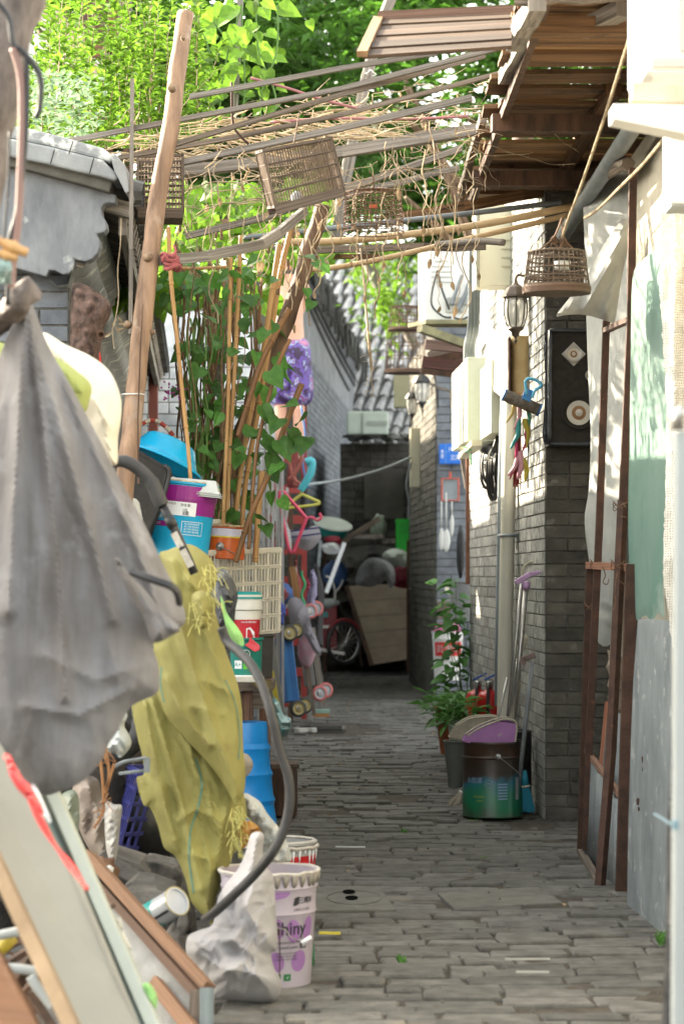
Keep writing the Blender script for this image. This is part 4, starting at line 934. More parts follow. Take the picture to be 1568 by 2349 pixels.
# background trees
def tree(label, x, y, h, rx, n, seed, leafL=(.09, .17), z0=1.5, mt=m_leaf_d):
    random.seed(seed); t = thing('tree', label, 'tree', (x, y, 0)); mm = M(); top = Vector((x + RU(-.4, .4), y, h * .75))
    mm.tube(curve([(x, y, 0), (x + RU(-.2, .2), y, h * .3), tuple(top)], 5), [.22 - .012 * i for i in range(12)], 8)
    cl = []
    for k in range(9):
        a = R() * 6.3; e = Vector((x + rx * .8 * math.cos(a) * RU(.4, 1), y + rx * .7 * math.sin(a), h * RU(.55, 1.05))); b = Vector((x, y, h * RU(.3, .6)))
        mm.tube(curve([b, b.lerp(e, .5) + Vector((0, 0, .3)), e], 4), [.07 - .006 * i for i in range(9)], 6)
    mm.build('trunk', m_bark, t, smooth=True)
    ml = M(); cl = [(Vector((x + RU(-rx, rx), y + RU(-rx, rx) * .8, RU(z0, h * 1.1))), RU(.35, .8)) for _ in range(int(34 * rx / 2.2))]
    for k in range(n):
        c, r_ = random.choice(cl); d = Vector((random.gauss(0, 1), random.gauss(0, 1), random.gauss(0, .7))).normalized() * r_ * R() ** .4
        a = R() * 6.3; dr = Vector((math.cos(a), math.sin(a), RU(-.7, .3))); q = c + d
        for j in range(3): ml.leaf(q + dr * (.07 * j), dr + Vector((RU(-.6, .6), RU(-.6, .6), 0)), (RU(-.4, .4), RU(-.4, .4), 1), RU(*leafL), .38, 'small', .3)
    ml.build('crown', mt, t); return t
tree('tall dark green tree filling the top of the picture right of the canes', 1.9, 25, 8.2, 2.7, 9000, 11, (.12, .22), z0=5.3)
tree('broad green tree behind the trellis at the upper middle', -2.1, 21, 7.4, 2.2, 6500, 12, (.12, .2), z0=4.6)
tree('distant green tree above the end of the alley', 3.4, 33, 10.5, 3.2, 7000, 13, (.15, .28), z0=5.7)
tree('distant bushy tree at the far upper left beyond the roof', -3.6, 24, 8.2, 2.3, 4000, 14, (.10, .2))
tree('pale green tree beyond the left far wall', -1.2, 33, 10.5, 2.4, 5000, 15, (.14, .26), z0=5.9)
random.seed(99)
t = thing('bare_branch', 'smooth grey branch with a green leaf cluster leaning over the far alley', 'branch', P(900, 720, 27))
mm = M(); mm.tube(curve([P(830, 570, 27), P(860, 640, 27), P(885, 690, 27), P(920, 735, 27), (P(955, 800, 27))], 6), .06, 8); mm.build('limb', m_greywood, t, smooth=True)
mm = M()
for k in range(900): mm.leaf(P(random.gauss(885, 30), random.gauss(690, 45), RU(26, 27)) if k < 260 else P(RU(790, 960), 560 + 90 * R() ** 2, RU(34, 36)), (RU(-1, 1), RU(-.5, .5), RU(-1, .3)), (RU(-.4, .4), -.5, 1), RU(.08, .16), .5, 'small', .3)
mm.build('leaves', m_leaf_y, t)
# wooden upper structure behind the shrub
t = thing('timber_hut', 'brown timber-framed hut with wire mesh window behind the roof shrub', 'hut', P(230, 200, 15.5))
for nm, q, w_, h_, mt in (('post', (262, -40, 258, 135), .06, .06, m_brownwood), ('post', (196, -40, 203, 140), .07, .06, m_darkbark), ('sill', (190, 122, 285, 105), .06, .09, m_brownwood), ('post', (280, -40, 275, 140), .05, .05, m_oldwood), ('sloping_board', (90, 10, 215, 175), .04, .16, W('peeled_white', (.55, .52, .5), (.3, .13, .10)))):
    mm = M(); mm.beam(P(q[0], q[1], 15.5), P(q[2], q[3], 15.5), w_, h_); mm.build(nm, mt, t)
mm = M()
for k in range(14): mm.tube([P(204 + k * 4, -40, 15.55), P(204 + k * 4, 125, 15.55)], .003, 4, False); mm.tube([P(200, -20 + k * 10, 15.55), P(262, -20 + k * 10, 15.55)], .003, 4, False)
mm.build('wire_mesh', m_wirerust, t)
mm = M(); wallbox(mm, P(60, 0, 16.5), P(200, 0, 16.5), (0, -1, 0), .2, 3.0, 4.9); mm.build('white_wall', m_whitepaint, t)
mm = M(); wallbox(mm, P(268, 0, 16), P(300, 0, 16), (0, -1, 0), .1, P(0, 30, 16).z, 5.2); mm.build('mesh_panel', m_oldwood, t)
# near tree trunk with cables in the upper left corner
t = thing('tree', 'grey-barked tree trunk in the upper left corner hung with cables', 'tree', P(-60, 300, 5.6))
mm, c = trunk('t', [(75, -300, 5.5), (55, -60, 5.5), (20, 60, 5.5), (-5, 160, 5.5), (-25, 260, 5.5), (-60, 420, 5.5), (-160, 1200, 5.5), (-230, 2300, 5.5)], (.055, .075), None, '', '', .012, 16); mm.build('trunk', mat('pale_bark', (.19, .155, .135), (.07, .055, .048), scale=30, st=(1, 1, .35), bump=1, bscale=40), t, smooth=True)
for k, (pts, r, mt, lab) in enumerate([
    ([(-10, 0), (20, 40), (30, 100), (55, 120), (62, 170), (58, 330), (40, 480), (22, 560), (18, 700)], .006, m_black, 'thick black cable looped over the tree trunk at the top left corner'),
    ([(30, 110), (48, 180), (50, 300), (45, 450), (40, 520), (30, 600), (25, 660)], .0085, pl('brown_cable', (.22, .13, .11), .6), 'brownish cable hanging straight down in front of the left coping'),
    ([(50, 115), (90, 170), (92, 240), (82, 270)], .007, m_black, 'short curved black cable end beside the trunk'),
    ([(22, 300), (18, 420), (8, 560), (5, 650)], .003, m_black, 'thin black wire left of the hanging cables')]):
    mm = M(); mm.tube(curve([P(u, v, 5.3) for u, v in pts], 6), r, 8); mm.build('cable', mt, smooth=True, tag_=(lab, 'cable'))
# ================================================================== right side
# plastered near house
t = thing('plastered_house', 'cream plastered house wall at the right behind the green mesh', 'house', (1.6, 8, 0))
mm = M(); wallbox(mm, (1.24, 5.0, 0), (1.24, 11.2, 0), (-1, 0, 0), 2.5, -.05, 3.0); mm.build('wall', m_plaster, t)
mm = M(); mm.tube(curve([(1.13, 6.5, 2.93), (1.12, 8.5, 2.93), (1.10, 10.3, 2.90), (1.06, 11.6, 2.84)], 5), .035, 10); mm.build('gutter_pipe', m_greypipe, t, smooth=True)
mm = M(); mm.tube(curve([P(1330, 440, 11.3), P(1370, 415, 10.6), P(1415, 380, 9.9), P(1440, 375, 9.7)], 5), [.03, .034, .03, .028], 7); mm.v = [p + Vector((NZ.noise(p * 30), 0, NZ.noise(p * 30 + Vector((5, 5, 5))))) * .008 for p in mm.v]
mm.build('bent_lath', m_oldwood, tag_=('bent bleached lath holding the tarp up against the far end of the plastered wall', 'lath'))
# hanging sheets
m_tarpw = mat('white_tarp', (.47, .48, .45), (.34, .35, .335), scale=7, rough=.75, bump=.25, bscale=90, trans=.12, weave=160)
cloth('tarp_curtain', [(1338, 452), (1362, 425), (1440, 395), (1452, 520), (1450, 720), (1444, 905), (1436, 1100), (1430, 1290), (1424, 1400), (1400, 1478), (1366, 1462), (1356, 1330), (1340, 1200), (1350, 1120), (1354, 1000), (1350, 900), (1345, 760), (1342, 600)],
      lambda u, v: 10.75 - (u - 1350) * .004, m_tarpw, tag_=('tall off-white tarp curtain hanging behind the rusty posts beside the loudspeaker', 'tarp'), bulge=.03, back=.02,
      folds=[([(1385, 560), (1380, 900), (1395, 1290)], .02, 7), ([(1414, 740), (1404, 1290)], .018, 6), ([(1372, 1380), (1410, 1392)], .03, 7), ([(1370, 1415), (1412, 1432)], .035, 7), ([(1365, 500), (1362, 900)], .02, 10)], nz=(.012, .03, .006, 0), fine=.003)
cloth('vinyl_flap', [(1275, 724), (1300, 690), (1340, 640), (1385, 560), (1432, 500), (1440, 560), (1425, 640), (1410, 735), (1398, 738), (1340, 722), (1300, 722)],
      lambda u, v: 9.9 + (v - 500) * .0008, m_tarpw, tag_=('loose white vinyl flap flying out below the round bird cage', 'tarp'), bulge=.02, back=.004,
      folds=[([(1430, 530), (1340, 715)], .06, 12), ([(1400, 600), (1290, 715)], .03, 8), ([(1420, 620), (1385, 725)], .05, 10)], nz=(.01, .02, .02, .7))
m_green = mat('green_mesh', (.12, .235, .19), (.19, .28, .24), scale=2.5, st=(1, 1, .6), rough=.8, bump=.2, bscale=120, trans=.3, weave=120, stain=((.30, .38, .33), 1.6, .56))
cloth('green_mesh', [(1450, 640), (1470, 600), (1500, 575), (1528, 560), (1531, 800), (1528, 990), (1524, 1180), (1520, 1330), (1523, 1412), (1510, 1406), (1500, 1418), (1490, 1421), (1480, 1412), (1466, 1419), (1452, 1420), (1444, 1350), (1440, 1200), (1443, 1000), (1446, 800)],
      lambda u, v: 9.15 - (u - 1450) * .0065, m_green, tag_=('green shade mesh hanging in soft folds on the plastered wall', 'shade mesh'), bulge=.02, back=.01,
      folds=[([(1470, 950), (1466, 1420)], .03, 9), ([(1508, 950), (1512, 1410)], .03, 9), ([(1490, 600), (1490, 1400)], .012, 10), ([(1456, 600), (1452, 1400)], .02, 5)], nz=(.014, .035, .004, 0))
m_net = mat('white_net', (.60, .58, .53), (.42, .40, .36), scale=30, rough=.9, bump=.3)
nt = m_net.node_tree; tc = nt.nodes.new('ShaderNodeTexCoord'); mxn = nt.nodes.new('ShaderNodeMath'); mxn.operation = 'MAXIMUM'
for k, d_ in enumerate('XZ'):
    wv = nt.nodes.new('ShaderNodeTexWave'); wv.bands_direction = d_; wv.inputs['Scale'].default_value = (46, 38)[k]; wv.inputs['Distortion'].default_value = 5; nt.links.new(tc.outputs['Object'], wv.inputs['Vector']); nt.links.new(wv.outputs['Fac'], mxn.inputs[k])
mr = nt.nodes.new('ShaderNodeMapRange'); mr.inputs[1].default_value = .50; mr.inputs[2].default_value = .62; mr.inputs[3].default_value = .75; mr.inputs[4].default_value = 0; nt.links.new(mxn.outputs[0], mr.inputs[0])
tp = nt.nodes.new('ShaderNodeBsdfTransparent'); ms = nt.nodes.new('ShaderNodeMixShader'); nt.links.new(mr.outputs[0], ms.inputs[0]); nt.links.new(nt.nodes['Principled BSDF'].outputs[0], ms.inputs[1]); nt.links.new(tp.outputs[0], ms.inputs[2]); nt.links.new(ms.outputs[0], nt.nodes['Material Output'].inputs[0])
cloth('white_netting', [(1518, 480), (1545, 470), (1600, 470), (1600, 900), (1600, 1560), (1560, 1580), (1545, 1500), (1530, 1400), (1520, 1290), (1526, 1100), (1530, 980), (1520, 800), (1512, 640)],
      lambda u, v: 8.0, m_net, tag_=('ragged white netting hanging in front of the green mesh at the right edge', 'netting'), bulge=.02, back=.004,
      nz=(.02, .02, .008, 0), jag=2.2, folds=[([(1550, 500), (1545, 1300)], .02, 8)])
# rusty stand and loose tubes
t = thing('rusty_gate', 'rusty angle-iron frame standing on the paving against the right-hand sheets', 'metal frame', P(1380, 2010, 9.6))
def fb(nm, a, b, w_, h_, mt=m_rust): mm = M(); mm.beam(P(*a), P(*b), w_, h_); mm.build(nm, mt, t, bevel=.0015)
fb('far_upright', (1353, 1292, 10.42), (1332, 1958, 10.42), .022, .035); fb('near_upright', (1448, 1294, 9.1), (1424, 2050, 9.1), .03, .045)
fb('near_flange', (1459, 1296, 9.12), (1436, 2046, 9.12), .008, .045, m_darkbark)
fb('top_rail', (1350, 1297, 10.4), (1464, 1303, 9.12), .03, .03, W('pinkish_rust', (.38, .17, .10), (.2, .09, .05)))
fb('middle_rail', (1345, 1722, 10.4), (1432, 1838, 9.1), .02, .022, W('pale_rust', (.34, .19, .13), (.15, .08, .05))); fb('bottom_rail', (1332, 1956, 10.35), (1377, 2036, 9.4), .03, .03, m_oldwood)
mm = M(); a = [P(1352, 1740, 10.3), P(1352 + 68, 1838, 9.2), P(1418, 2070, 9.2), P(1344, 1978, 10.3)]; n_ = 14; vs = []
for i in range(n_ + 1):
    o_ = Vector((-.012 * math.sin(i * 1.6), 0, 0)); vs += [a[0].lerp(a[1], i / n_) + o_, a[3].lerp(a[2], i / n_) + o_ + Vector((RU(-.01, .01), 0, RU(-.01, .02)))]
mm.add(vs, [(2 * i, 2 * i + 2, 2 * i + 3, 2 * i + 1) for i in range(n_)]); mm.build('corrugated_infill', m_zinc, t, thick=.004, smooth=True)
for k, (pts, lab, w_) in enumerate([([(1390, 735, 10.2), (1374, 1204, 10.2), (1350, 1716, 10.2), (1344, 1950, 10.2)], 'rusty square tube leaning upright, the one farther from the camera', .030),
                               ([(1451, 385, 9.4), (1446, 738, 9.4), (1428, 1147, 9.4), (1401, 1716, 9.35), (1375, 2038, 9.3)], 'long rusty square tube leaning upright, the nearer and taller one', .030)]):
    mm = M(); q = [P(*p) for p in pts]
    for i in range(len(q) - 1): mm.beam(q[i], q[i + 1] + (q[i + 1] - q[i]).normalized() * .003, w_ + i * .0004, .03 + i * .0004)
    mm.build('rusty_tube', m_rust, tag_=(lab, 'steel tube'), bevel=.0015)
mm = M(); mm.beam(P(1388, 758, 10.15), P(1446, 732, 9.45), .03, .02); mm.build('rusty_bar', m_rust, tag_=('short rusty crossbar joining the two leaning tubes above the curtain', 'bar'))
mm = M()
for (u, v, Y, r) in ((1366, 1298, 10.2, .024), (1416, 1300, 9.35, .026), (1350, 1395, 10.3, .02), (1420, 1165, 9.3, .025)):
    q = P(u, v, Y)
    for k in range(3): mm.tube([q + Vector((r * math.cos(a), r * math.sin(a) * .9, .012 * math.sin(a * 2 + k) + .008 * k)) for a in [i * .6 for i in range(10)]], .0018, 4)
for pts in ([(1381, 1300), (1388, 1320), (1382, 1336), (1392, 1340), (1396, 1328)], [(1416, 1310), (1410, 1350), (1411, 1385), (1405, 1400)], [(1422, 1160), (1440, 1152), (1455, 1148)], [(1424, 1184), (1445, 1190)], [(1418, 1330), (1440, 1345), (1452, 1330)]):
    mm.tube(curve([P(u, v, 9.25) for u, v in pts], 4), .0022, 5)
mm.build('binding_wire', m_wirerust, tag_=('twisted rusty binding wires lashing the leaning tubes to the frame', 'wire'))
cloth('torn_cardboard', [(1392, 1492), (1412, 1500), (1428, 1505), (1432, 1700), (1420, 1720), (1400, 1620), (1392, 1600), (1400, 1590), (1390, 1570), (1398, 1550), (1388, 1530), (1396, 1512)], 10.1, mat('torn_board', (.33, .28, .22), (.16, .13, .10), scale=25, rough=.95, bump=.9), tag_=('torn shredded cardboard stuffed behind the rusty frame', 'cardboard'), smooth_out=False, jag=2.5, nz=(.03, .05, .05, 0))
mm = M(); mm.slab([P(1388, 1610, 10.0), P(1424, 1640, 9.7), P(1424, 1850, 9.7), P(1375, 1800, 10.0)], (0, 1, 0), .02); mm.build('offcut_panel', pl('pale_blue_panel', (.28, .31, .32), .6), tag_=('pale grey-blue offcut panel with reddish edge behind the frame', 'panel'))
mm = M(); mm.beam(P(1391, 1610, 9.95), P(1373, 1800, 9.95), .008, .015); mm.build('edge_strip', W('rededge', (.38, .16, .09), (.2, .08, .05)), tag_=('thin reddish wooden strip along the pale offcut panel', 'strip'))
cloth('metal_sheet', [(1462, 1420), (1470, 1420), (1500, 1421), (1540, 1425), (1542, 1800), (1534, 2152), (1532, 2160), (1470, 2126), (1437, 2106), (1440, 1900), (1446, 1700), (1452, 1560)], lambda u, v: 8.75 - (u - 1437) * .007 , m_zinc,
      tag_=('tall weathered blue-grey metal sheet leaning at the right edge', 'metal sheet'), smooth_out=False, bulge=.012, back=.004, nz=(.012, .02, .004, 0), fine=.001, folds=[([(1475, 1430), (1468, 2110)], .012, 12)])
mm = M()
for u, v, r in ((1475, 1743, 9), (1474, 1765, 5), (1462, 1839, 8), (1464, 1856, 5), (1490, 1620, 3)): mm.blob(P(u, v, 8.47), mpx(r * .45, 8.5), .003, mpx(r, 8.5), .3, 7, 4, u)
mm.build('rust_scabs', m_rust, bpy.data.objects['metal_sheet'])
# aluminium door edge, out of focus at the right border
t = thing('glazed_door', 'blurred aluminium framed door edge at the right border of the picture', 'door', P(1600, 2349, 4.6))
mm = M(); mm.beam(P(1560, 990, 4.5), P(1552, 2500, 4.5), .02, .05, up=(0, 1, 0)); mm.build('stile', mat('aluminium', (.36, .38, .38), (.27, .29, .29), scale=6, st=(1, 1, .2), rough=.4, metal=.3, bump=.05), t, bevel=.003)
mm = M(); mm.slab([P(1566, 990, 4.5), P(1750, 990, 4.5), P(1750, 2500, 4.5), P(1560, 2500, 4.5)], (0, 1, 0), .006); mm.build('pane', mat('frosted', (.42, .47, .48), None, rough=.2, bump=0, glass=.2), t)
mm = M(); mm.tube([P(1553, 985, 4.46), P(1553, 950, 4.46), P(1568, 940, 4.46)], .012, 8); mm.build('handle', m_steel, t, smooth=True)
mm = M(); mm.tube(curve([P(1500, 1868, 5), P(1520, 1880, 4.8), P(1540, 1893, 4.46)], 3), .0022, 6); mm.box(P(1548, 1893, 4.44), .010, .02, .016); mm.build('tether', pl('tether_blue', (.14, .22, .26), .6), t)
cloth('dark_sheet', [(1530, 1880), (1546, 1700), (1551, 2000), (1545, 2420), (1514, 2440), (1522, 2250), (1528, 2050)], 4.9, m_black, tag_=('dark plastic sheet tucked behind the blurred door edge', 'sheet'), nz=(.02, .02, .01, 0))
# near air conditioner at the top right
def rounded(m, c, sx, sy, sz): m.box(c, sx, sy, sz)
t = thing('air_conditioner', 'big overexposed white air-conditioner unit in the top right corner', 'air conditioner', P(1650, 190, 6.1))
mm = M(); c = P(1475, 190, 6.1); mm.box(c + Vector((.45, .18, .32)), .9, .36, .60); mm.build('casing', m_whitepaint, t, bevel=.03)
mm = M(); mm.box(c + Vector((.45, -.004, .05)), .86, .012, .02); mm.box(c + Vector((.10, -.004, .33)), .012, .012, .5); mm.build('seam', pl('seamgrey', (.45, .46, .45)), t)
mm = M(); mm.box(c + Vector((.15, .0, .055)), .06, .03, .05); mm.build('foot', m_steel, t)
t = thing('wall_bracket', 'rust-stained white bracket beams under the near air conditioner', 'bracket', P(1568, 240, 6.1))
mm = M(); mm.beam(P(1446, 212, 6.0), P(1800, 235, 6.0), .05, .045); mm.build('upper_arm', mat('rusty_white', (.5, .44, .35), (.4, .33, .25), scale=8, rough=.6, stain=((.35, .12, .04), 14, .6)), t, bevel=.003)
mm = M(); a, b = P(1404, 262, 5.9), P(1800, 300, 5.9); mm.hexa([a + Vector((0, -.02, -.015)), b + Vector((0, -.02, -.06)), b + Vector((0, .08, -.06)), a + Vector((0, .08, -.015))], [a + Vector((0, -.02, .023)), b + Vector((0, -.02, .055)), b + Vector((0, .08, .055)), a + Vector((0, .08, .023))])
mm.build('lower_arm', m_whitepaint, t, bevel=.003)
t = thing('meter_box', 'white box with flat dark underside half cut by the right border below the bracket', 'box', P(1600, 465, 7))
mm = M(); c = P(1536, 465, 7.0); mm.box(c + Vector((.15, .08, .125)), .3, .16, .25); mm.build('casing', m_whitepaint, t, bevel=.006)
mm = M(); mm.box(c + Vector((.15, .08, -.004)), .29, .15, .008); mm.build('underside', m_greypipe, t)
mm = M(); mm.tube(curve([P(1520, 320, 7.8), P(1470, 380, 8.6), P(1420, 430, 9.2), P(1370, 480, 9.8), P(1340, 500, 10)], 5), .006, 6); mm.build('wall_rope', m_rope, tag_=('thin rope strung along the plastered wall above the tarp curtain', 'rope'))
# distant AC unit on shelf
t = thing('air_conditioner', 'white air conditioner with looped black hoses mounted above the far alley', 'air conditioner', P(1020, 735, 18))
Y = 18
mm = M(); a, b = P(975, 735, Y), P(1075, 735, Y); hz = P(0, 560, Y).z - a.z
mm.box(((a + b) / 2 + Vector((0, .15, hz / 2))), (b - a).length, .30, hz); mm.build('casing', m_whitepaint, t, bevel=.012)
mm = M(); mm.slab([P(958, 560, 18.3), P(976, 560, Y), P(976, 732, Y), P(960, 735, 18.3)], (0, 1, 0), .02); mm.build('side_panel', m_cream, t)
mm = M()
for k in range(5): mm.box(P(1012, 598 + k * 12, Y - .006), .15 - .05 * (k == 0), .008, .008)
mm.box(P(1045, 700, Y - .01), .15, .012, .10); mm.build('louvres', pl('louvre_grey', (.50, .50, .46)), t)
mm = M(); mm.box(P(1050, 690, Y - .02), .16, .03, .05); mm.build('valve_cover', pl('valvegrey', (.4, .4, .37)), t)
for pts, r in (([(1003, 620), (992, 660), (990, 700), (1015, 725), (1035, 728)], .008), ([(1003, 620), (1012, 660), (1030, 710)], .008), ([(1060, 630), (1045, 670), (1035, 700)], .014), ([(1080, 640), (1065, 680), (1048, 712)], .018), ([(1040, 728), (1060, 732), (1085, 720)], .008)):
    mm = M(); mm.tube(curve([P(u, v, Y - .06) for u, v in pts], 5), r, 6); mm.build('hose', m_black if r < .01 else m_greypipe, t, smooth=True)
t = thing('shelf_bracket', 'mossy timber shelf bracket under the distant air conditioner', 'bracket', P(1030, 750, 18))
mm = M(); mm.beam(P(955, 742, 17.9), P(1090, 742, 18.1), .3, .03); mm.build('shelf', mat('mossy_wood', (.26, .24, .12), (.14, .13, .07), scale=9), t)
mm = M(); mm.beam(P(962, 752, 17.7), P(1082, 795, 18.1), .05, .06); mm.build('brace', MC['mossy_wood'], t)
t = thing('scrap_canopy', 'sagging canopy of brown timbers and scraps beneath the distant air conditioner', 'canopy', P(1030, 850, 18.6))
for k, (a, b, w_, mt) in enumerate([((975, 790, 18.3), (1085, 800, 18.3), .08, W('pinkwood', (.30, .20, .17), (.14, .09, .08))), ((968, 830, 18.2), (1088, 845, 18.2), .09, W('maroon_wood', (.12, .05, .04), (.05, .025, .02))), ((980, 815, 18.6), (1060, 795, 18.6), .05, m_oldwood), ((985, 828, 18.5), (1085, 805, 18.5), .06, m_darkbark), ((965, 850, 18.6), (1090, 865, 18.6), .05, m_darkbark), ((990, 800, 18.8), (1075, 850, 18.8), .12, m_darkbark)]):
    mm = M(); mm.beam(P(*a), P(*b), w_, w_ * .9); mm.build('timber', mt, t)
# cream metal box
t = thing('metal_cabinet', 'cream metal cabinet with louvre slots mounted high on the alley side wall', 'cabinet', P(1150, 665, 14))
Y = 13.6; mm = M(); a = P(1093, 655, Y); c = P(1204, 470, Y); mm.box(((a + c) / 2 + Vector((0, .11, 0))), c.x - a.x, .22, c.z - a.z); mm.build('body', m_cream, t, bevel=.004)
mm = M(); mm.slab([P(1084, 480, Y + .5), P(1092, 470, Y - .003), P(1092, 655, Y - .003), P(1085, 668, Y + .5)], (1, 0, 0), -.004); mm.build('side', m_whitepaint, t)
mm = M()
for v in (550, 570, 590, 610): mm.box(P(1165, v, Y - .004), .08, .008, .006)
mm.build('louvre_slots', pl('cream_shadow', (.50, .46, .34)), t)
mm = M(); mm.box(P(1098, 565, Y - .006), .004, .01, .46); mm.build('door_gap', pl('gap_brown', (.2, .17, .1)), t)
mm = M(); mm.tube(curve([P(1186, 440, 13.4), P(1186, 560, 13.4), P(1190, 640, 13.4), P(1190, 662, 13.0), P(1188, 680, 12.8)], 5), .018, 8); mm.build('conduit', m_greypipe, smooth=True, tag_=('brown-grey conduit running down to the near wall lantern', 'conduit'))
# wall lanterns
def lantern(label, u, v, Y, s_, dark=None):
    c = P(u, v, Y); t = thing('wall_lantern', label, 'lantern', c, 'wall lanterns'); T = Matrix.Translation(c) @ Matrix.Scale(s_, 4); mtm = dark or mat('bronze', (.10, .075, .055), (.06, .045, .035), scale=10, rough=.5, metal=.4, bump=.1)
    mm = M(); mm.lathe([(0, .285), (.008, .28), (.012, .26), (.02, .25), (.045, .235), (.072, .195), (.075, .185), (.06, .18), (0, .18)], T, n=8); mm.build('roof_cap', mtm, t)
    mm = M(); mm.lathe([(.052, .18), (.058, .15), (.057, .10), (.046, .05), (.034, .03), (0, .03)], T, n=8); mm.build('glass', m_glass, t, smooth=False)
    mm = M()
    for k in range(8):
        a = k * math.pi / 4; mm.tube([T @ Vector((r_ * math.cos(a), r_ * math.sin(a), z)) for r_, z in ((.054, .182), (.060, .15), (.059, .10), (.048, .05), (.035, .03))], .0032 * s_, 4)
    mm.build('ribs', mtm, t)
    mm = M(); mm.lathe([(0, .032), (.042, .032), (.038, .018), (.022, .008), (.018, -.01), (.008, -.018), (.006, -.03), (.010, -.036), (0, -.055)], T, n=12); mm.build('finial', mtm, t, smooth=True)
    mm = M(); mm.tube(curve([T @ Vector(p) for p in ((0, 0, .28), (.02, 0, .30), (.09, .02, .27), (.11, .02, .18), (.12, .02, .02))], 5), .008 * s_, 6); mm.box(T @ Vector((.128, .02, .06)), .02 * s_, .04 * s_, .16 * s_); mm.build('wall_arm', mtm, t)
    mm = M(); mm.lathe([(0, .06), (.012, .06), (.014, .10), (.016, .12), (0, .145)], T, n=10); mm.build('bulb', m_whitepaint, t, smooth=True)
lantern('nearest bronze wall lantern with pale glass above the white notice boards', 1182, 765, 12.6, 1.02)
m_dkb = mat('dark_iron', (.035, .035, .035), None, rough=.5, bump=0)
lantern('dark wall lantern over the far alley, the right one of the distant pair', 967, 930, 22.5, 1.15, m_dkb)
lantern('dark square-looking lantern left of and behind the other distant lantern', 945, 955, 25, 1.0, m_dkb)
# boards under the lantern
t = thing('notice_board', 'slanting overexposed white board hanging edge-on beside the meter boxes', 'board', P(1140, 900, 13.6))
mm = M(); mm.slab([P(1117, 744, 13.9), P(1168, 795, 13.1), P(1166, 924, 13.1), P(1112, 880, 13.9)], (1, 0, 0), .012); mm.build('panel', m_whitepaint, t, bevel=.002)
t = thing('rusty_meter_case', 'cream metal case streaked with orange rust under the near lantern', 'case', P(1200, 900, 12.7))
mm = M(); mm.lathe([(0, 0), (.072, 0), (.072, .325), (0, .325)], Matrix.Translation(P(1202, 915, 12.72)), n=40); mm.build('case', m_rustbox, t, auto=40)
mm = M(); mm.box(P(1167, 846, 12.69), .010, .11, .325); mm.build('edge_flange', m_rust, t)
mm = M(); mm.slab([P(1150, 742, 12.95), P(1172, 770, 12.8), P(1212, 776, 12.75), P(1196, 752, 12.9)], (0, 0, 1), .01); mm.build('top_flap', m_whitepaint, t)
# meter boxes on the side wall
t = thing('meter_boxes', 'row of greenish-white electric meter cases on the alley side wall', 'meter box', P(1110, 1030, 15))
def wb(nm, Y0, Y1, v0, v1, Yv, d, mt, par, off=0):
    z0, z1 = P(0, v1, Yv).z, P(0, v0, Yv).z; mm = M(); wallbox(mm, (wx(Y0) - d - off, Y0, 0), (wx(Y1) - d - off, Y1, 0), AN, d, z0, z1); return mm.build(nm, mt, par, bevel=.005)
wb('grey_case', 13.6, 14.3, 835, 1000, 13.9, .10, m_greyc, t, .012); wb('open_case', 14.4, 15.6, 832, 1020, 14.8, .17, mat('green_white', (.58, .62, .55), (.48, .52, .45), scale=4, rough=.5), t, .012)
z_ = P(0, 1030, 14.5).z; mm = M(); mm.box((wx(14.6) - .15, 14.6, z_), .06, 1.5, .03); mm.build('drip_shelf', m_cream, t)
for k in range(6):
    Yk = 14.45 + k * .2; q = Vector((wx(Yk) - .185, Yk, z_ + .04)); mm = M(); mm.box(q + Vector((0, 0, .22)), .006, .01, .44); mm.build('case_rib', m_cream, t)
mm = M()
for k, (u, v, u2, v2) in enumerate(((1063, 1026, 1080, 1028), (1068, 1036, 1082, 1030), (1079, 1040, 1080, 1065), (1080, 1010, 1086, 1022))): mm.tube([P(u, v, 14.2), P(u2, v2, 14.25)], .006, 6)
mm.build('clothes_pegs', pl('mint', (.22, .55, .30)), tag_=('mint green clothes pegs clipped under the meter cases', 'pegs'))
# white drain pipe
t = thing('drain_pipe', 'thick white plastic drain pipe running down the painted brick wall', 'pipe', P(1158, 1622, 13.2))
mm = M(); mm.tube([P(1172, 700, 13.2), P(1166, 1100, 13.2), P(1160, 1400, 13.2), P(1156, 1640, 13.2), P(1155, 1800, 13.2)], .040, 16); mm.build('pipe', m_pvc, t, smooth=True)
mm = M(); mm.tube([P(1153, 905, 13.35), P(1146, 1100, 13.35), P(1141, 1400, 13.35), P(1138, 1620, 13.35)], .012, 6); mm.build('conduit', pl('bluegrey', (.26, .30, .33)), t, smooth=True)
mm = M(); q = P(1163, 1228, 13.2); mm.tube([q + Vector((.044 * math.cos(a), .044 * math.sin(a), 0)) for a in [i * .4 for i in range(16)]], .008, 6, closed=True); mm.box(q + Vector((.05, .03, 0)), .03, .05, .02); mm.build('clamp', MC['bluegrey'], t)
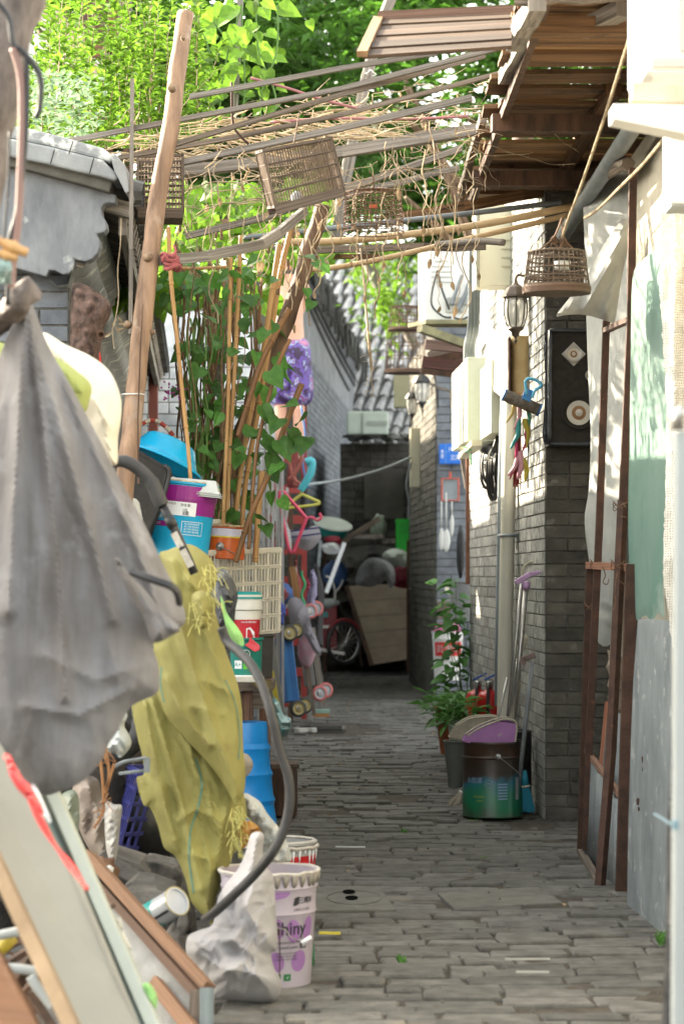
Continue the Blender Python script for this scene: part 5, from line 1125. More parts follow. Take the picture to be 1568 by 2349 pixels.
# black cable coil
t = thing('cable_coil', 'coils of black cable with a white connector hanging below the meter cases', 'cable coil', P(1128, 1140, 13.9))
mm = M()
for k in range(8):
    w_ = RU(14, 24); L0 = RU(1085, 1150); u0 = 1110 + k * 5; mm.tube(curve([P(u0, 1025, 13.9), P(u0 - w_ * .4, 1060, 13.9 - .02 * k), P(u0 - w_ * .3, L0 - 20, 13.85), P(u0 + 5, L0, 13.85), P(u0 + w_ * .6, L0 - 25, 13.85), P(u0 + w_ * .5, 1070, 13.85), P(1140 + k, 1000 - k * 6, 13.85)], 5), .009, 6)
mm.build('loops', m_black, t, smooth=True); mm = M(); mm.tube([P(1110, 1050, 13.75), P(1124, 1052, 13.75)], [.02, .012], 10); mm.build('connector', m_whitepaint, t, smooth=True)
mm = M(); mm.tube(curve([P(1126, 1030, 13.7), P(1120, 1045, 13.7), P(1128, 1052, 13.7), P(1136, 1040, 13.7)], 4), .004, 5); mm.build('tie', m_steel, t)
for k in range(3):
    mm = M(); mm.tube(curve([P(1079 + k * 9, 560, 14.5), P(1078 + k * 8, 740, 14.7), P(1068 + k * 8, 800, 15.5), P(1072 + k * 8, 900, 15.5)], 5), .016, 7); mm.build('conduit', m_greypipe, smooth=True, tag_=(['bent grey conduit farthest left beside the cream cabinet', 'middle grey conduit of the three by the cream cabinet', 'right grey conduit of the three by the cream cabinet'][k], 'conduit', 'conduits by the cabinet'))
# loudspeaker
t = thing('loudspeaker', 'black dusty loudspeaker with torn plastic wrap fixed to the brick pier', 'loudspeaker', P(1305, 1022, 11.7))
Y = 11.66; a, c = P(1259, 1022, Y), P(1372, 754, Y); mm = M(); mm.box(((a + c) / 2 + Vector((0, .10, 0))), c.x - a.x, .20, c.z - a.z); mm.build('cabinet', m_blackdust, t, bevel=.004)
mm = M()
for (p, q) in (((1262, 757), (1372, 757)), ((1262, 1018), (1372, 1018)), ((1262, 757), (1260, 1020))): mm.tube(curve([P(p[0], p[1], Y - .004), P((p[0] + q[0]) / 2, (p[1] + q[1]) / 2 + 1, Y - .006), P(q[0], q[1], Y - .004)], 4), .011, 6)
mm.build('plastic_edge', mat('plastic_film', (.05, .055, .065), (.02, .022, .026), scale=14, rough=.25, bump=.6, bscale=40), t, smooth=True)
mm = M(); q = P(1315, 812, Y - .004); d = mpx(28, Y)
mm.slab([q + Vector((-d, 0, 0)), q + Vector((0, 0, d)), q + Vector((d, 0, 0)), q + Vector((0, 0, -d))], (0, -1, 0), .005); mm.build('tweeter_plate', pl('platemetal', (.42, .41, .38), .5), t, bevel=.002)
def cone(u, v, R_, dep, mts, nm, Y0):
    T = frame(P(u, v, Y0), (0, -1, 0)); mm = M()
    mm.lathe([(R_, 0, 0), (R_, .010, 0), (R_ * .93, .012, 0), (R_ * .88, .004, 0), (R_ * .80, .008, 0), (R_ * .76, .005, 0), (R_ * .72, .006, 1), (R_ * .45, .002, 1), (R_ * .42, .0018, 2), (R_ * .27, .001, 2), (R_ * .22, .008, 1), (0, .012, 1)], T, n=36); return mm.build(nm, mts, t, smooth=True)
mp_ = pl('paper_cone', (.55, .53, .48), .8); mp2 = pl('stained_cone', (.28, .16, .08), .8)
cone(1315, 812, .040, .016, [m_steel, mp_, mp2], 'tweeter', Y - .010); cone(1327, 947, .082, .03, [m_blackdust, mp_, mp2], 'woofer', Y - .004)
cone(1356, 861, .030, .012, [m_steel, m_black, m_black], 'port_ring', Y - .003)
cloth('plastic_wrap', [(1248, 765), (1256, 752), (1260, 790), (1257, 860), (1254, 930), (1257, 1018), (1248, 1022), (1243, 1000), (1248, 930), (1250, 860), (1246, 800)], 11.78, MC['plastic_film'], parent=t, smooth_out=False)
# squeegee-like roller and chilli string
t = thing('sponge_mop', 'sponge mop head with blue plastic clip hanging over the chilli string', 'mop head', P(1195, 910, 11.9))
mm = M(); a, b = P(1156, 906, 11.8), P(1236, 940, 11.8); T = frame(a, b - a); L = (b - a).length; prof = []
mm.lathe([(0, 0), (.028, 0), (.030, .006), (.030, L - .006), (.028, L), (0, L)], T, n=20); mm.build('sponge_roll', mat('sponge', (.24, .20, .16), (.12, .10, .075), scale=30, st=(1, 1, 1), rough=.95, bump=.9), t, smooth=True)
mm = M(); mm.lathe([(0, -.004), (.032, -.004), (.032, .004), (0, .004)], T, n=20); mm.lathe([(0, L - .003), (.033, L - .003), (.033, L + .006), (0, L + .006)], T, n=20); mm.build('end_caps', pl('capblue', (.06, .22, .55)), t)
mb_ = pl('sky_blue_plastic', (.12, .45, .68)); mm = M(); mm.tube(curve([P(1208, 905, 11.7), P(1206, 890, 11.7), P(1205, 874, 11.7), P(1216, 868, 11.7), P(1236, 876, 11.7), P(1240, 886, 11.7), P(1226, 896, 11.7), P(1220, 912, 11.7)], 5), .008, 8); mm.build('handle_loop', mb_, t, smooth=True)
mm = M(); mm.slab([P(1204, 890, 11.71), P(1224, 896, 11.71), P(1216, 922, 11.71), P(1196, 914, 11.71)], (0, 1, 0), .015); mm.build('clip', pl('mid_blue_plastic', (.04, .25, .60)), t, bevel=.003)
t = thing('chilli_charm', 'hanging string of coloured cloth chillies with a dark red tassel', 'charm', P(1190, 1110, 11.9))
def chilli(u, v, u2, v2, w_, mt):
    a, b = P(u, v, 11.85), P(u2, v2, 11.85); d = b - a; mid = a.lerp(b, .5) + Vector((-d.z, 0, d.x)).normalized() * d.length * .10
    mm = M(); c_ = curve([a, a.lerp(mid, .5), mid, mid.lerp(b, .6), b], 4); n_ = len(c_); mm.tube(c_, [max(.002, w_ * math.sin(math.pi * (.12 + .88 * (i / n_)) ** .7) ** .7) for i in range(n_)], 10); mm.build('cloth_chilli', mt, t, smooth=True)
cp, cy, cg, cm, ct = (pl('silk_pink', (.62, .30, .36), .4), pl('silk_yellow', (.45, .36, .04), .4), pl('silk_green', (.08, .26, .18), .4), pl('silk_magenta', (.45, .03, .12), .4), pl('silk_teal', (.03, .30, .30), .4))
for q in [(1180, 920, 1160, 970, .010, pl('silk_straw', (.55, .42, .16), .5)), (1192, 925, 1178, 985, .011, cp), (1206, 925, 1210, 990, .010, cg), (1190, 962, 1170, 1030, .013, ct), (1202, 960, 1206, 1028, .014, cy), (1184, 1015, 1168, 1100, .009, cm), (1188, 1045, 1164, 1092, .012, cp), (1192, 1035, 1186, 1100, .016, cp), (1200, 1052, 1204, 1105, .014, cy), (1206, 985, 1196, 1040, .008, cm)]: chilli(*q)
mm = M()
for k in range(34): x = RU(-11, 9); mm.tube([P(1190 + x * .4, 985, 11.87), P(1189 + x, 1060, 11.86), P(1188 + x * 1.1, 1095 + RU(0, 28), 11.86)], .0016, 4, False)
mm.build('tassel', pl('tassel_red', (.22, .035, .03), .8), t)
mm = M(); mm.tube([P(1191, 915, 11.86), P(1192, 955, 11.86)], .011, 8); mm.build('bead', m_bamboo_wh, t, smooth=True)
mm = M(); mm.tube([P(1198, 1118, 11.84) + Vector((.012 * math.cos(a), 0, .03 * math.sin(a))) for a in [i * .5 for i in range(13)]], .0018, 5, closed=True); mm.build('loop', m_wirerust, t)
mm = M(); mm.tube(curve([P(1208, 925, 12.2), P(1211, 1000, 12.2), P(1210, 1120, 12.2)], 4), .004, 5); mm.build('wall_wire', m_black, tag_=('thin black wire hanging down the painted bricks right of the chillies', 'wire'))
# number plate
Y = 22.9; t = thing('number_plate', 'blue enamel house number plate on the farther brick wall', 'sign', P(1044, 1064, Y))
a, c = P(1007, 1064, Y), P(1080, 1018, Y); mm = M(); mm.box(((a + c) / 2), c.x - a.x, .012, c.z - a.z); mm.build('plate', mat('enamel_blue', (.015, .16, .62), (.012, .13, .55), scale=3, rough=.35, bump=0), t, bevel=.004)
f = lambda u, v: planar(P(u, v, Y - .009), (1, 0, 0), (0, 0, 1)); H = mpx(9, Y)
m_lt = pl('letter_white', (.80, .82, .84), .5)
text('37号', H * 1.15, f(1038, 1030), m_lt, t, bold=.0006); text('三眼井', H * 1.5, f(1052, 1050), m_lt, t, bold=.0006); text('景\n山\n街', H * .82, f(1014, 1042), m_lt, t, bold=.0003, sp=.85)
mm = M(); mm.box(P(1022, 1041, Y - .0085), .004, .002, .18); mm.box(P(1051, 1037, Y - .0085), .24, .002, .003); mm.build('ruling_lines', pl('pale_blue_line', (.20, .42, .75)), t)
# leaning timbers beside it
stick('leaning_plank', 1036, 900, 18.6, 1072, 1120, 18.6, .055, .04, m_oldwood, 'brown plank leaning across the blue number plate', 'plank')
stick('leaning_plank', 1045, 905, 18.9, 1080, 1120, 18.9, .05, .04, m_darkbark, 'dark plank leaning just behind the brown one at the number plate', 'plank')
stick('red_timber', 1077, 920, 16.8, 1076, 1340, 16.8, .045, .05, W('orange_timber', (.30, .13, .07), (.14, .06, .035)), 'reddish rough upright timber at the end of the painted brick wall', 'timber')
stick('curved_slat', 985, 880, 19, 1040, 900, 19, .03, .02, m_greywood, 'pale slat propped level above the leaning planks', 'slat')
# red frame hanging basket, ladle etc
t = thing('wire_grill', 'red-edged wire grill hung on the farther wall below the number plate', 'grill', P(1032, 1130, 22.7))
mm = M(); mm.tube(curve([P(1013, 1098, 22.7), P(1051, 1098, 22.7), P(1051, 1148, 22.7), P(1013, 1148, 22.7)], 1, closed=True), .012, 6, closed=True); mm.tube([P(1032, 1098, 22.7), P(1032, 1082, 22.7)], .012, 6); mm.build('rim', pl('coral', (.5, .10, .06)), t)
mm = M(); mm.slab([P(1015, 1100, 22.74), P(1049, 1100, 22.74), P(1049, 1146, 22.74), P(1015, 1146, 22.74)], (0, 1, 0), .01); mm.build('tray', pl('greytray', (.28, .32, .34)), t)
for k, (u, v0, v1, w_, lab) in enumerate(((1012, 1150, 1262, 6, 'long white spatula hanging leftmost under the red grill'), (1023, 1130, 1265, 10, 'broad white scoop hanging in the middle under the red grill'), (1036, 1150, 1230, 5, 'narrow white spoon hanging right under the red grill'))):
    mm = M(); mm.beam(P(u, v0, 22.6), P(u, v1 - 45, 22.6), .012, .01); mm.blob(P(u, v1 - 25, 22.6), mpx(w_, 22.6), .012, mpx(26, 22.6), .1, 8); mm.build('utensil', pl('pale_utensil', (.58, .58, .55)), smooth=True, tag_=(lab, 'utensil'))
mm = M(); mm.blob(P(1056, 1265, 20), .035, .03, .22, .1, 8); mm.build('dark_bag', m_black, smooth=True, tag_=('narrow black bag hanging behind the reddish timber', 'bag'))
# green downpipe at the far corner, with box and cables
t = thing('downpipe', 'dark green steel downpipe standing at the far right corner', 'pipe', P(949, 1565, 27.2))
mm = M(); mm.tube([P(949, 1566, 27.2), P(950, 900, 27.2)], .045, 12); mm.build('pipe', m_greenpipe, t, smooth=True)
mm = M()
for v in (1350, 1190): mm.tube([P(949, v, 27.2) + Vector((.05 * math.cos(a), .05 * math.sin(a), 0)) for a in [i * .5 for i in range(13)]], .01, 5, closed=True)
mm.build('clamps', m_steel, t)
t = thing('junction_box', 'tall cream junction box fixed beside the far green downpipe', 'box', P(958, 1120, 25.5))
Y = 25.5; a, c = P(940, 1118, Y), P(975, 982, Y); mm = M(); mm.box(((a + c) / 2), c.x - a.x, .16, c.z - a.z); mm.build('case', m_cream, t, bevel=.008)
mm = M(); mm.box(P(966, 1050, Y - .085), .012, .02, .6); mm.build('door_edge', m_greyc, t)
t = thing('wall_box', 'beige box in shade high at the end of the alley left of the distant lanterns', 'box', P(922, 935, 29))
Y = 29; a, c = P(903, 936, Y), P(945, 850, Y); mm = M(); mm.box(((a + c) / 2), c.x - a.x, .2, c.z - a.z); mm.build('case', mat('shade_beige', (.36, .34, .22), (.30, .28, .18), scale=3), t, bevel=.008)
t = thing('air_conditioner', 'whitish air conditioner lying on the roof of the dark end shed', 'air conditioner', P(840, 1000, 30.6))
Y = 30.6; a, c = P(795, 998, Y), P(890, 945, Y); mm = M(); mm.box(((a + c) / 2), c.x - a.x, .3, c.z - a.z); mm.build('casing', mat('minty_white', (.58, .64, .58), (.5, .56, .5), scale=3), t, bevel=.02)
mm = M(); mm.box(P(865, 970, Y - .155), .25, .02, .05); mm.box(P(832, 971, Y - .155), .02, .02, .27); mm.build('grille', pl('grille_grey', (.38, .42, .38)), t)
mm = M(); mm.tube(curve([P(700, 1112, 22), P(790, 1100, 24), P(880, 1075, 25), P(940, 1050, 25.4)], 5), .014, 6); mm.build('clothes_line', pl('lineblue', (.33, .38, .42)), smooth=True, tag_=('pale rope sagging across the far alley in front of the shed', 'rope'))
mm = M(); mm.tube(curve([P(942, 1060, 25.3), P(932, 1110, 25.3), P(938, 1150, 25.3), P(936, 1190, 25.3)], 5), .012, 6); mm.build('drooping_wire', m_greypipe, smooth=True, tag_=('grey wire drooping below the cream junction box', 'wire'))
t = thing('green_crate', 'bright green plastic crate standing on the far junk pile', 'crate', P(926, 1275, 28.5))
Y = 28.5; a, c = P(908, 1275, Y), P(943, 1192, Y); m_gc = pl('crate_green', (.015, .55, .04), .4); mm = M(); mm.box(((a + c) / 2), c.x - a.x, .25, c.z - a.z); mm.build('body', m_gc, t, bevel=.012)
mm = M(); mm.box(P(926, 1194, Y), .20, .27, .03); mm.build('rim', m_gc, t); mm = M()
for i in range(5):
    for j in range(4): mm.box(P(917 + i * 5, 1203 + j * 6, Y - .128), .012, .008, .014)
mm.build('slots', pl('dark_green_slot', (.01, .22, .03)), t)
# ------------------------------------------------ ground-level things on the right
def pot(name, label, cat, u, v, Y, r0, r1, h, mt, rim=None, soil=True, group=None, tilt=None, n=28, ribs=(), lip=.008, wall=.005):
    c = P(u, v, Y); t = thing(name, label, cat, c, group); T = tilt or Matrix.Translation(c); rr = lambda z: r0 + (r1 - r0) * z / h
    prof = [(0, 0), (r0 - .004, 0), (r0, .004)]
    for z in ribs: prof += [(rr(z - .008), z - .008), (rr(z) + .004, z), (rr(z + .008), z + .008)]
    prof += [(r1, h - .012), (r1 + lip, h - .008), (r1 + lip, h), (r1 - wall, h), (r1 - wall, h - .01), (r0 - wall, .02), (0, .02)]
    mm = M(); mm.lathe(prof, T, n=n); mm.build('body', mt, t, auto=35)
    if soil:
        mm = M(); mm.lathe([(0, h - .03), (rr(h - .03) - wall, h - .032)], T, n=n); mm.build('soil', m_dirt, t)
    return t, T
m_tc = mat('terracotta', (.36, .12, .055), (.24, .08, .035), scale=7, rough=.75)
Yp = 14.4
def plant(t, base, h, n, spread, Ls, kind='heart', mt=None, lean=(0, 0), stems=4, s0=0):
    ml = M(); ms = M()
    for k in range(stems):
        tip = base + Vector((RU(-spread, spread) * .8 + lean[0], RU(-spread, spread) * .8 + lean[1], h * RU(.7, 1.05))); c = curve([base + Vector((RU(-.03, .03), RU(-.03, .03), 0)), base.lerp(tip, .5) + Vector((RU(-.03, .03), 0, 0)), tip], 6); ms.tube(c, [.004 - .0002 * i for i in range(len(c))], 5)
        for i in range(int(n / stems)):
            s_ = s0 + (1 - s0) * R(); q = c[min(len(c) - 1, int(s_ * len(c)))]; a = R() * 6.3; r_ = spread * RU(.1, 1) * (1.15 - .6 * s_)
            d = Vector((math.cos(a), math.sin(a), RU(-.5, .4))); ml.leaf(q + d * r_ * .5, d, (RU(-.4, .4), RU(-.6, .3), 1), RU(*Ls), .8 if kind == 'heart' else .35, kind, RU(.1, .5))
            if r_ > .04: ms.tube([q, q + d * r_ * .5], .0012, 4, False)
    ms.build('stems', MC['green_stem'], t); ml.build('leaves', mt or m_leaf, t)
t, T = pot('potted_bean', 'tall climbing bean plant in a dark pot against the painted brick wall', 'potted plant', 1064, 1660, 16.6, .10, .13, .22, pl('darkpot', (.05, .05, .05)))
plant(t, P(1062, 1610, 16.3), 0.80, 120, .26, (.07, .12), mt=mat('mid_leaf', (.09, .24, .045), (.055, .16, .03), scale=20, rough=.5, isl=.35, trans=.35, bump=0), stems=6)
plant_m = mat('mid_leaf', (.08, .22, .04), (.05, .14, .025), scale=20, rough=.5, isl=.35, trans=.35, bump=0)
t, T = pot('potted_pepper', 'low leafy green plant in an orange clay pot beside the extinguishers', 'potted plant', 1034, 1730, 15.0, .065, .10, .29, m_tc, lip=.012)
plant(t, P(1036, 1650, 14.9), .18, 120, .22, (.06, .10), 'oval', plant_m, stems=7); 
t, T = pot('potted_grass', 'thin-leaved drooping green plant in a pale grey-green tub behind the purple dustpan', 'potted plant', 1075, 1760, 13.9, .10, .12, .28, pl('paletub', (.30, .33, .30)))
plant(t, P(1052, 1650, 13.8), .12, 120, .24, (.07, .13), 'small', plant_m, stems=8, lean=(-.1, 0))
t, T = pot('plastic_bin', 'tall grey plastic bin left of the green-black drum', 'bin', 1044, 1806, 13.0, .038, .062, .25, pl('bin_grey', (.12, .13, .12), .5), soil=False, lip=.006)
mm = M(); mm.tube(curve([P(1040, 1800, 12.99) + Vector((0, 0, .1)), P(1042, 1680, 12.99), P(1046, 1610, 12.95)], 4), .003, 5)
for k in range(16): q = P(1042 + RU(-6, 6), 1600 + k * 5, 12.95); mm.leaf(q, (RU(-1, 1), RU(-1, 1), RU(-.2, .5)), (0, 0, 1), .05, .5, 'small')
mm.build('seedling', plant_m, t)
# fire extinguishers
def extinguisher(label, u, v, Y):
    c = P(u, v, Y); t = thing('fire_extinguisher', label, 'fire extinguisher', c, 'fire extinguishers by the wall'); T = Matrix.Translation(c); h = .34; r = .078
    mm = M(); mm.lathe([(0, 0), (r, 0), (r + .002, .01), (r, .02), (r, h - .07), (r * .93, h - .035), (r * .7, h - .01), (r * .35, h), (.018, h + .005), (.018, h + .025), (0, h + .025)], T, n=28); mm.build('cylinder', mat('ext_red', (.45, .012, .012), (.36, .01, .01), scale=5, rough=.3, bump=.03), t, smooth=True)
    mm = M(); mm.lathe([(0, h + .02), (.022, h + .02), (.022, h + .055), (0, h + .055)], T, n=14); mm.build('valve', m_steel, t, smooth=True)
    mm = M(); mm.beam(c + Vector((-.03, 0, h + .06)), c + Vector((.05, -.01, h + .10)), .022, .012); mm.build('lever', pl('lever_blue', (.02, .08, .33)), t, bevel=.002)
    mm = M(); mm.beam(c + Vector((-.05, .01, h + .11)), c + Vector((.0, 0, h + .055)), .02, .008); mm.build('carry_handle', m_greypipe, t)
    mm = M(); mm.tube(curve([c + Vector((0, -.02, h + .04)), c + Vector((-.01, -.07, h + .02)), c + Vector((-.015, -.09, h - .08)), c + Vector((-.012, -.088, .08))], 6), .010, 8); mm.build('hose', m_black, t, smooth=True)
    return t
extinguisher('red fire extinguisher with blue lever, the right one by the drain pipe', 1122, 1720, 13.9); extinguisher('red fire extinguisher half hidden behind the other on its left', 1096, 1712, 14.6)
# stacked white paint bucket far
t, T = pot('paint_bucket', 'white bucket with red label and pink lid standing by the farther brick wall', 'bucket', 1026, 1560, 21, .115, .135, .42, m_whitepaint, soil=False, n=32, ribs=(.36,))
mm = M(); wrapquad(mm, T, .115, .135, .42, -2.6, -.5, .21, .33, .002, 14); mm.build('label_band', pl('label_red', (.55, .02, .02)), t); text('美涂士', .075, wrap(T, .115, .135, .42, -1.57, .27, .004), m_whitepaint, t)
mm = M(); mm.lathe([(0, .49), (.10, .49), (.115, .43), (.14, .43), (.14, .42), (0, .42)], T, n=28); mm.build('pink_lid', pl('pinkl', (.55, .14, .30)), t)
t, T = pot('paint_bucket', 'grey bucket stacked behind the pink-lidded one at the corner', 'bucket', 1062, 1425, 18.2, .09, .11, .30, pl('greybucket', (.33, .34, .36)), soil=False)
mm = M(); mm.lathe([(0, 0), (.05, 0), (.05, .012), (0, .012)], frame(P(1034, 1352, 19), (0, -1, .5)), n=20); mm.build('pot_cover', m_cream, tag_=('round cream lid facing out above the grey bucket', 'lid'))
mm = M(); mm.box(P(1028, 1400, 21.4), .2, .2, .16); mm.build('wooden_box', m_oldwood, tag_=('brown open box standing behind the pink-lidded bucket', 'box'), bevel=.004)
# green-black drum with dustpans
c = P(1129, 1872, 12.05); t = thing('metal_drum', 'scorched black and green metal drum used as a bin on the right', 'drum', c); T = Matrix.Translation(c); r = .148; h = .375
mm = M(); mm.lathe([(0, .0), (r, 0), (r + .004, .006), (r, .012), (r, h - .085), (r + .006, h - .078), (r, h - .07), (r, h - .02), (r + .006, h - .008), (r + .004, h), (r - .008, h), (r - .008, .03), (0, .03)], T, n=48)
m_drum = bpy.data.materials.new('scorched_drum'); m_drum.use_nodes = True
n_ = m_drum.node_tree.nodes; l_ = m_drum.node_tree.links; b_ = n_['Principled BSDF']; b_.inputs['Roughness'].default_value = .42
tc = n_.new('ShaderNodeTexCoord'); sp = n_.new('ShaderNodeSeparateXYZ'); l_.new(tc.outputs['Object'], sp.inputs[0]); nn = n_.new('ShaderNodeTexNoise'); nn.inputs['Scale'].default_value = 7; nn.inputs['Detail'].default_value = 5; l_.new(tc.outputs['Object'], nn.inputs[0])
md_ = n_.new('ShaderNodeMath'); md_.operation = 'MULTIPLY_ADD'; md_.inputs[1].default_value = .22; l_.new(nn.outputs[0], md_.inputs[0]); l_.new(sp.outputs['Z'], md_.inputs[2])
cr = n_.new('ShaderNodeValToRGB'); l_.new(md_.outputs[0], cr.inputs[0]); e = cr.color_ramp.elements; e[0].position = .10; e[0].color = (.03, .05, .03, 1); e[1].position = .17; e[1].color = (.005, .115, .05, 1)
for p_, c_ in ((.235, (.012, .13, .075, 1)), (.285, (.018, .11, .16, 1)), (.315, (.03, .022, .016, 1)), (.40, (.028, .018, .012, 1)), (.45, (.045, .022, .012, 1)), (.50, (.02, .015, .012, 1))): x_ = e.new(p_); x_.color = c_
l_.new(cr.outputs[0], b_.inputs['Base Color'])
mm.build('body', m_drum, t, auto=35)
zl = .155; m_fade = pl('faded_print', (.20, .28, .42), .6); m_fy = pl('faded_yellow', (.32, .36, .05), .6)
text('水性漆', .032, wrap(T, r, r, h, -1.57 - .72, .185), m_fade, t, bold=.0004); text('环保净味', .015, wrap(T, r, r, h, -1.57 - .55, .105), m_fy, t); text('内墙涂料', .009, wrap(T, r, r, h, -1.57 - .5, .085), m_fy, t)
mm = M()
for k in range(6): wrapquad(mm, T, r, r, h, -1.57 + .12, -1.57 + .45, .165 - k * .0145, .165 - k * .0145 + .007, .001)
mm.build('print_lines', m_fade, t); mm = M(); wrapquad(mm, T, r, r, h, -1.57 + .80, -1.57 + .98, .09, .20, .001); mm.build('side_label', pl('label_dim', (.26, .27, .28)), t)
mm = M(); q = [T @ Vector(((r + .001) * math.cos(-1.75 + .02 / r * math.cos(a) * 1.0), (r + .001) * math.sin(-1.75 + .02 / r * math.cos(a)), .17 + .02 * math.sin(a))) for a in [i * .35 for i in range(18)]]; mm.tube(q, .0013, 4, closed=True); mm.build('badge_ring', m_fade, t)
text('环保', .014, wrap(T, r, r, h, -1.75, .17), m_fade, t)
a_ = -1.57 + .12; q = T @ Vector(((r + .003) * math.cos(a_), (r + .003) * math.sin(a_), .305)); mm = M(); mm.lathe([(0, .012), (.007, .012), (.009, .006), (.014, .004), (.015, 0)], frame(q, (math.cos(a_), math.sin(a_), 0)), n=16); mm.build('lug', m_steel, t, smooth=True)
mm = M(); mm.tube(curve([q + Vector((0, -.01, 0)), q + Vector((.03, -.012, -.02)), q + Vector((.09, .01, -.07)), q + Vector((.12, .04, -.10))], 5), .002, 5); mm.build('bail_wire', m_steel, t)
def dustpan(label, pts_out, Y, mt, rimmt, depth=.20):
    t = thing('dustpan', label, 'dustpan', P(*pts_out[0], Y)); mm = M()
    poly = [P(u, v, Y) for u, v in pts_out]; bk = [p + Vector((0, depth, 0)) for p in poly]
    for q in (poly, bk): mm = M(); mm.slab(list(reversed(q)), (0, 1, 0), .004); mm.build('side_wall', mt, t)
    # floor joining both sides along the lower edge
    mm = M(); lo = poly[:3]; lb = bk[:3]
    mm.add(lo + lb, [(0, 1, 4, 3), (1, 2, 5, 4)]); mm.build('pan_floor', mt, t, thick=.004)
    mm = M(); up = curve(poly[2:], 4); mm.tube(up, .0045, 6); mm.tube([p + Vector((0, depth, 0)) for p in up], .0045, 6); mm.tube([up[0], up[0] + Vector((0, depth, 0))], .0045, 6); mm.build('rim', rimmt, t, smooth=True)
    return t
m_pur = mat('purple_plastic', (.32, .14, .36), (.25, .11, .29), scale=8, rough=.4, stain=((.36, .30, .26), 9, .66)); m_gr = pl('dusty_cream', (.42, .39, .30), .7)
DP = t = dustpan('purple plastic dustpan with tall steel handle and lilac grip lying in the metal drum', [(1062, 1701), (1120, 1715), (1180, 1712), (1184, 1660), (1160, 1650), (1130, 1658), (1095, 1673), (1070, 1690)], 11.95, m_pur, m_gr, .16)
mm = M(); mm.slab([P(1128, 1652, 11.95), P(1184, 1661, 11.95), P(1184, 1661, 12.11), P(1128, 1652, 12.11)], (0, 0, 1), .006); mm.build('top_shelf', m_gr, t)
dustpan('cream dustpan standing behind the purple one', [(1030, 1692), (1060, 1700), (1140, 1700), (1145, 1650), (1110, 1645), (1075, 1650), (1045, 1668)], 12.25, mat('dirty_cream', (.36, .33, .27), (.22, .2, .15), scale=14, rough=.8), m_gr, .13)
def pole_thing(name, label, cat, a, b, r, mt, extra=None, group=None, par=None):
    t = par or thing(name, label, cat, b if b.z < a.z else a, group); mm = M(); mm.tube([a, a.lerp(b, .5), b], r, 8); mm.build('shaft', mt, t, smooth=True)
    if extra: extra(t)
    return t
def e1(t):
    mm = M(); a, b = P(1181, 1338, 12.0), P(1240, 1312, 12.0); mm.beam(a, a.lerp(b, .55) + Vector((0, 0, .012)), .035, .028); mm.beam(a.lerp(b, .54) + Vector((0, 0, .012)), b, .035, .026, tw=.03, th=.012); mm.build('grip', pl('lilac_plastic', (.45, .28, .50)), t, bevel=.005)
    mm = M(); mm.tube([P(1206, 1352, 12.0), P(1206, 1334, 12)], .020, 10); mm.build('socket', MC['lilac_plastic'], t, smooth=True)
pole_thing('dustpan_handle', 'tall steel handle with lilac grip rising from the drum', 'handle', P(1206, 1350, 12.0), P(1172, 1700, 12.05), .0125, m_steel, e1, par=DP)
def e2(t): mm = M(); mm.tube(curve([P(1197, 1330, 12.1), P(1199, 1305, 12.1), P(1210, 1292, 12.1), P(1222, 1289, 12.1)], 4), .007, 6); mm.build('hook', m_gr, t, smooth=True)
pole_thing('broom', 'second steel broomstick with curved cream hook behind the lilac grip', 'handle', P(1197, 1332, 12.1), P(1160, 1690, 12.15), .010, m_steel, e2)
def e3(t): mm = M(); mm.tube([P(1186, 1512, 12.05), P(1194, 1485, 12.05), P(1206, 1462, 12.05), P(1209, 1458, 12.05)], [.012, .019, .016, .008], 10); mm.build('grip', pl('dirty_ivory', (.45, .42, .33), .6), t, smooth=True)
pole_thing('mop', 'short mop stick with dirty ivory grip between the steel handles and the corner', 'handle', P(1188, 1510, 12.07), P(1165, 1700, 12.1), .010, m_steel, e3)
def e4(t): mm = M(); mm.beam(P(1196, 1525, 11.9), P(1202, 1508, 11.9), .03, .03); mm.beam(P(1200, 1512, 11.9), P(1226, 1502, 11.9), .03, .028, tw=.03); mm.build('hooked_grip', pl('rust_grip', (.16, .11, .10)), t, bevel=.003)
pole_thing('broomstick', 'dark stick with hooked brown grip leaning against the pier corner', 'handle', P(1220, 1520, 11.9), P(1186, 1830, 12.0), .0115, m_greypipe, e4)
pole_thing('mop_tube', 'worn ivory plastic tube standing among the handles', 'tube', P(1188, 1566, 12.08), P(1178, 1645, 12.08), .014, pl('worn_ivory', (.42, .38, .27), .6))
pole_thing('tongs', 'bright thin steel rod slanting in front of the drain pipe', 'rod', P(1163, 1555, 12.3), P(1140, 1660, 12.2), .006, m_steel)
c = P(1187, 1815, 12.3); t = thing('paint_can', 'small blackened can behind the drum at the pier', 'can', c); mm = M(); mm.lathe([(0, -.1), (.07, -.1), (.07, .30), (.075, .305), (.065, .31), (.06, .29), (0, .29)], Matrix.Translation(c), n=24); mm.build('body', m_black, t, auto=35)
mm = M(); mm.tube(curve([c + Vector((.07, -.01, .22)), c + Vector((.09, -.02, .12)), c + Vector((.065, -.03, .07))], 5), .002, 5); mm.build('bail_wire', m_steel, t)
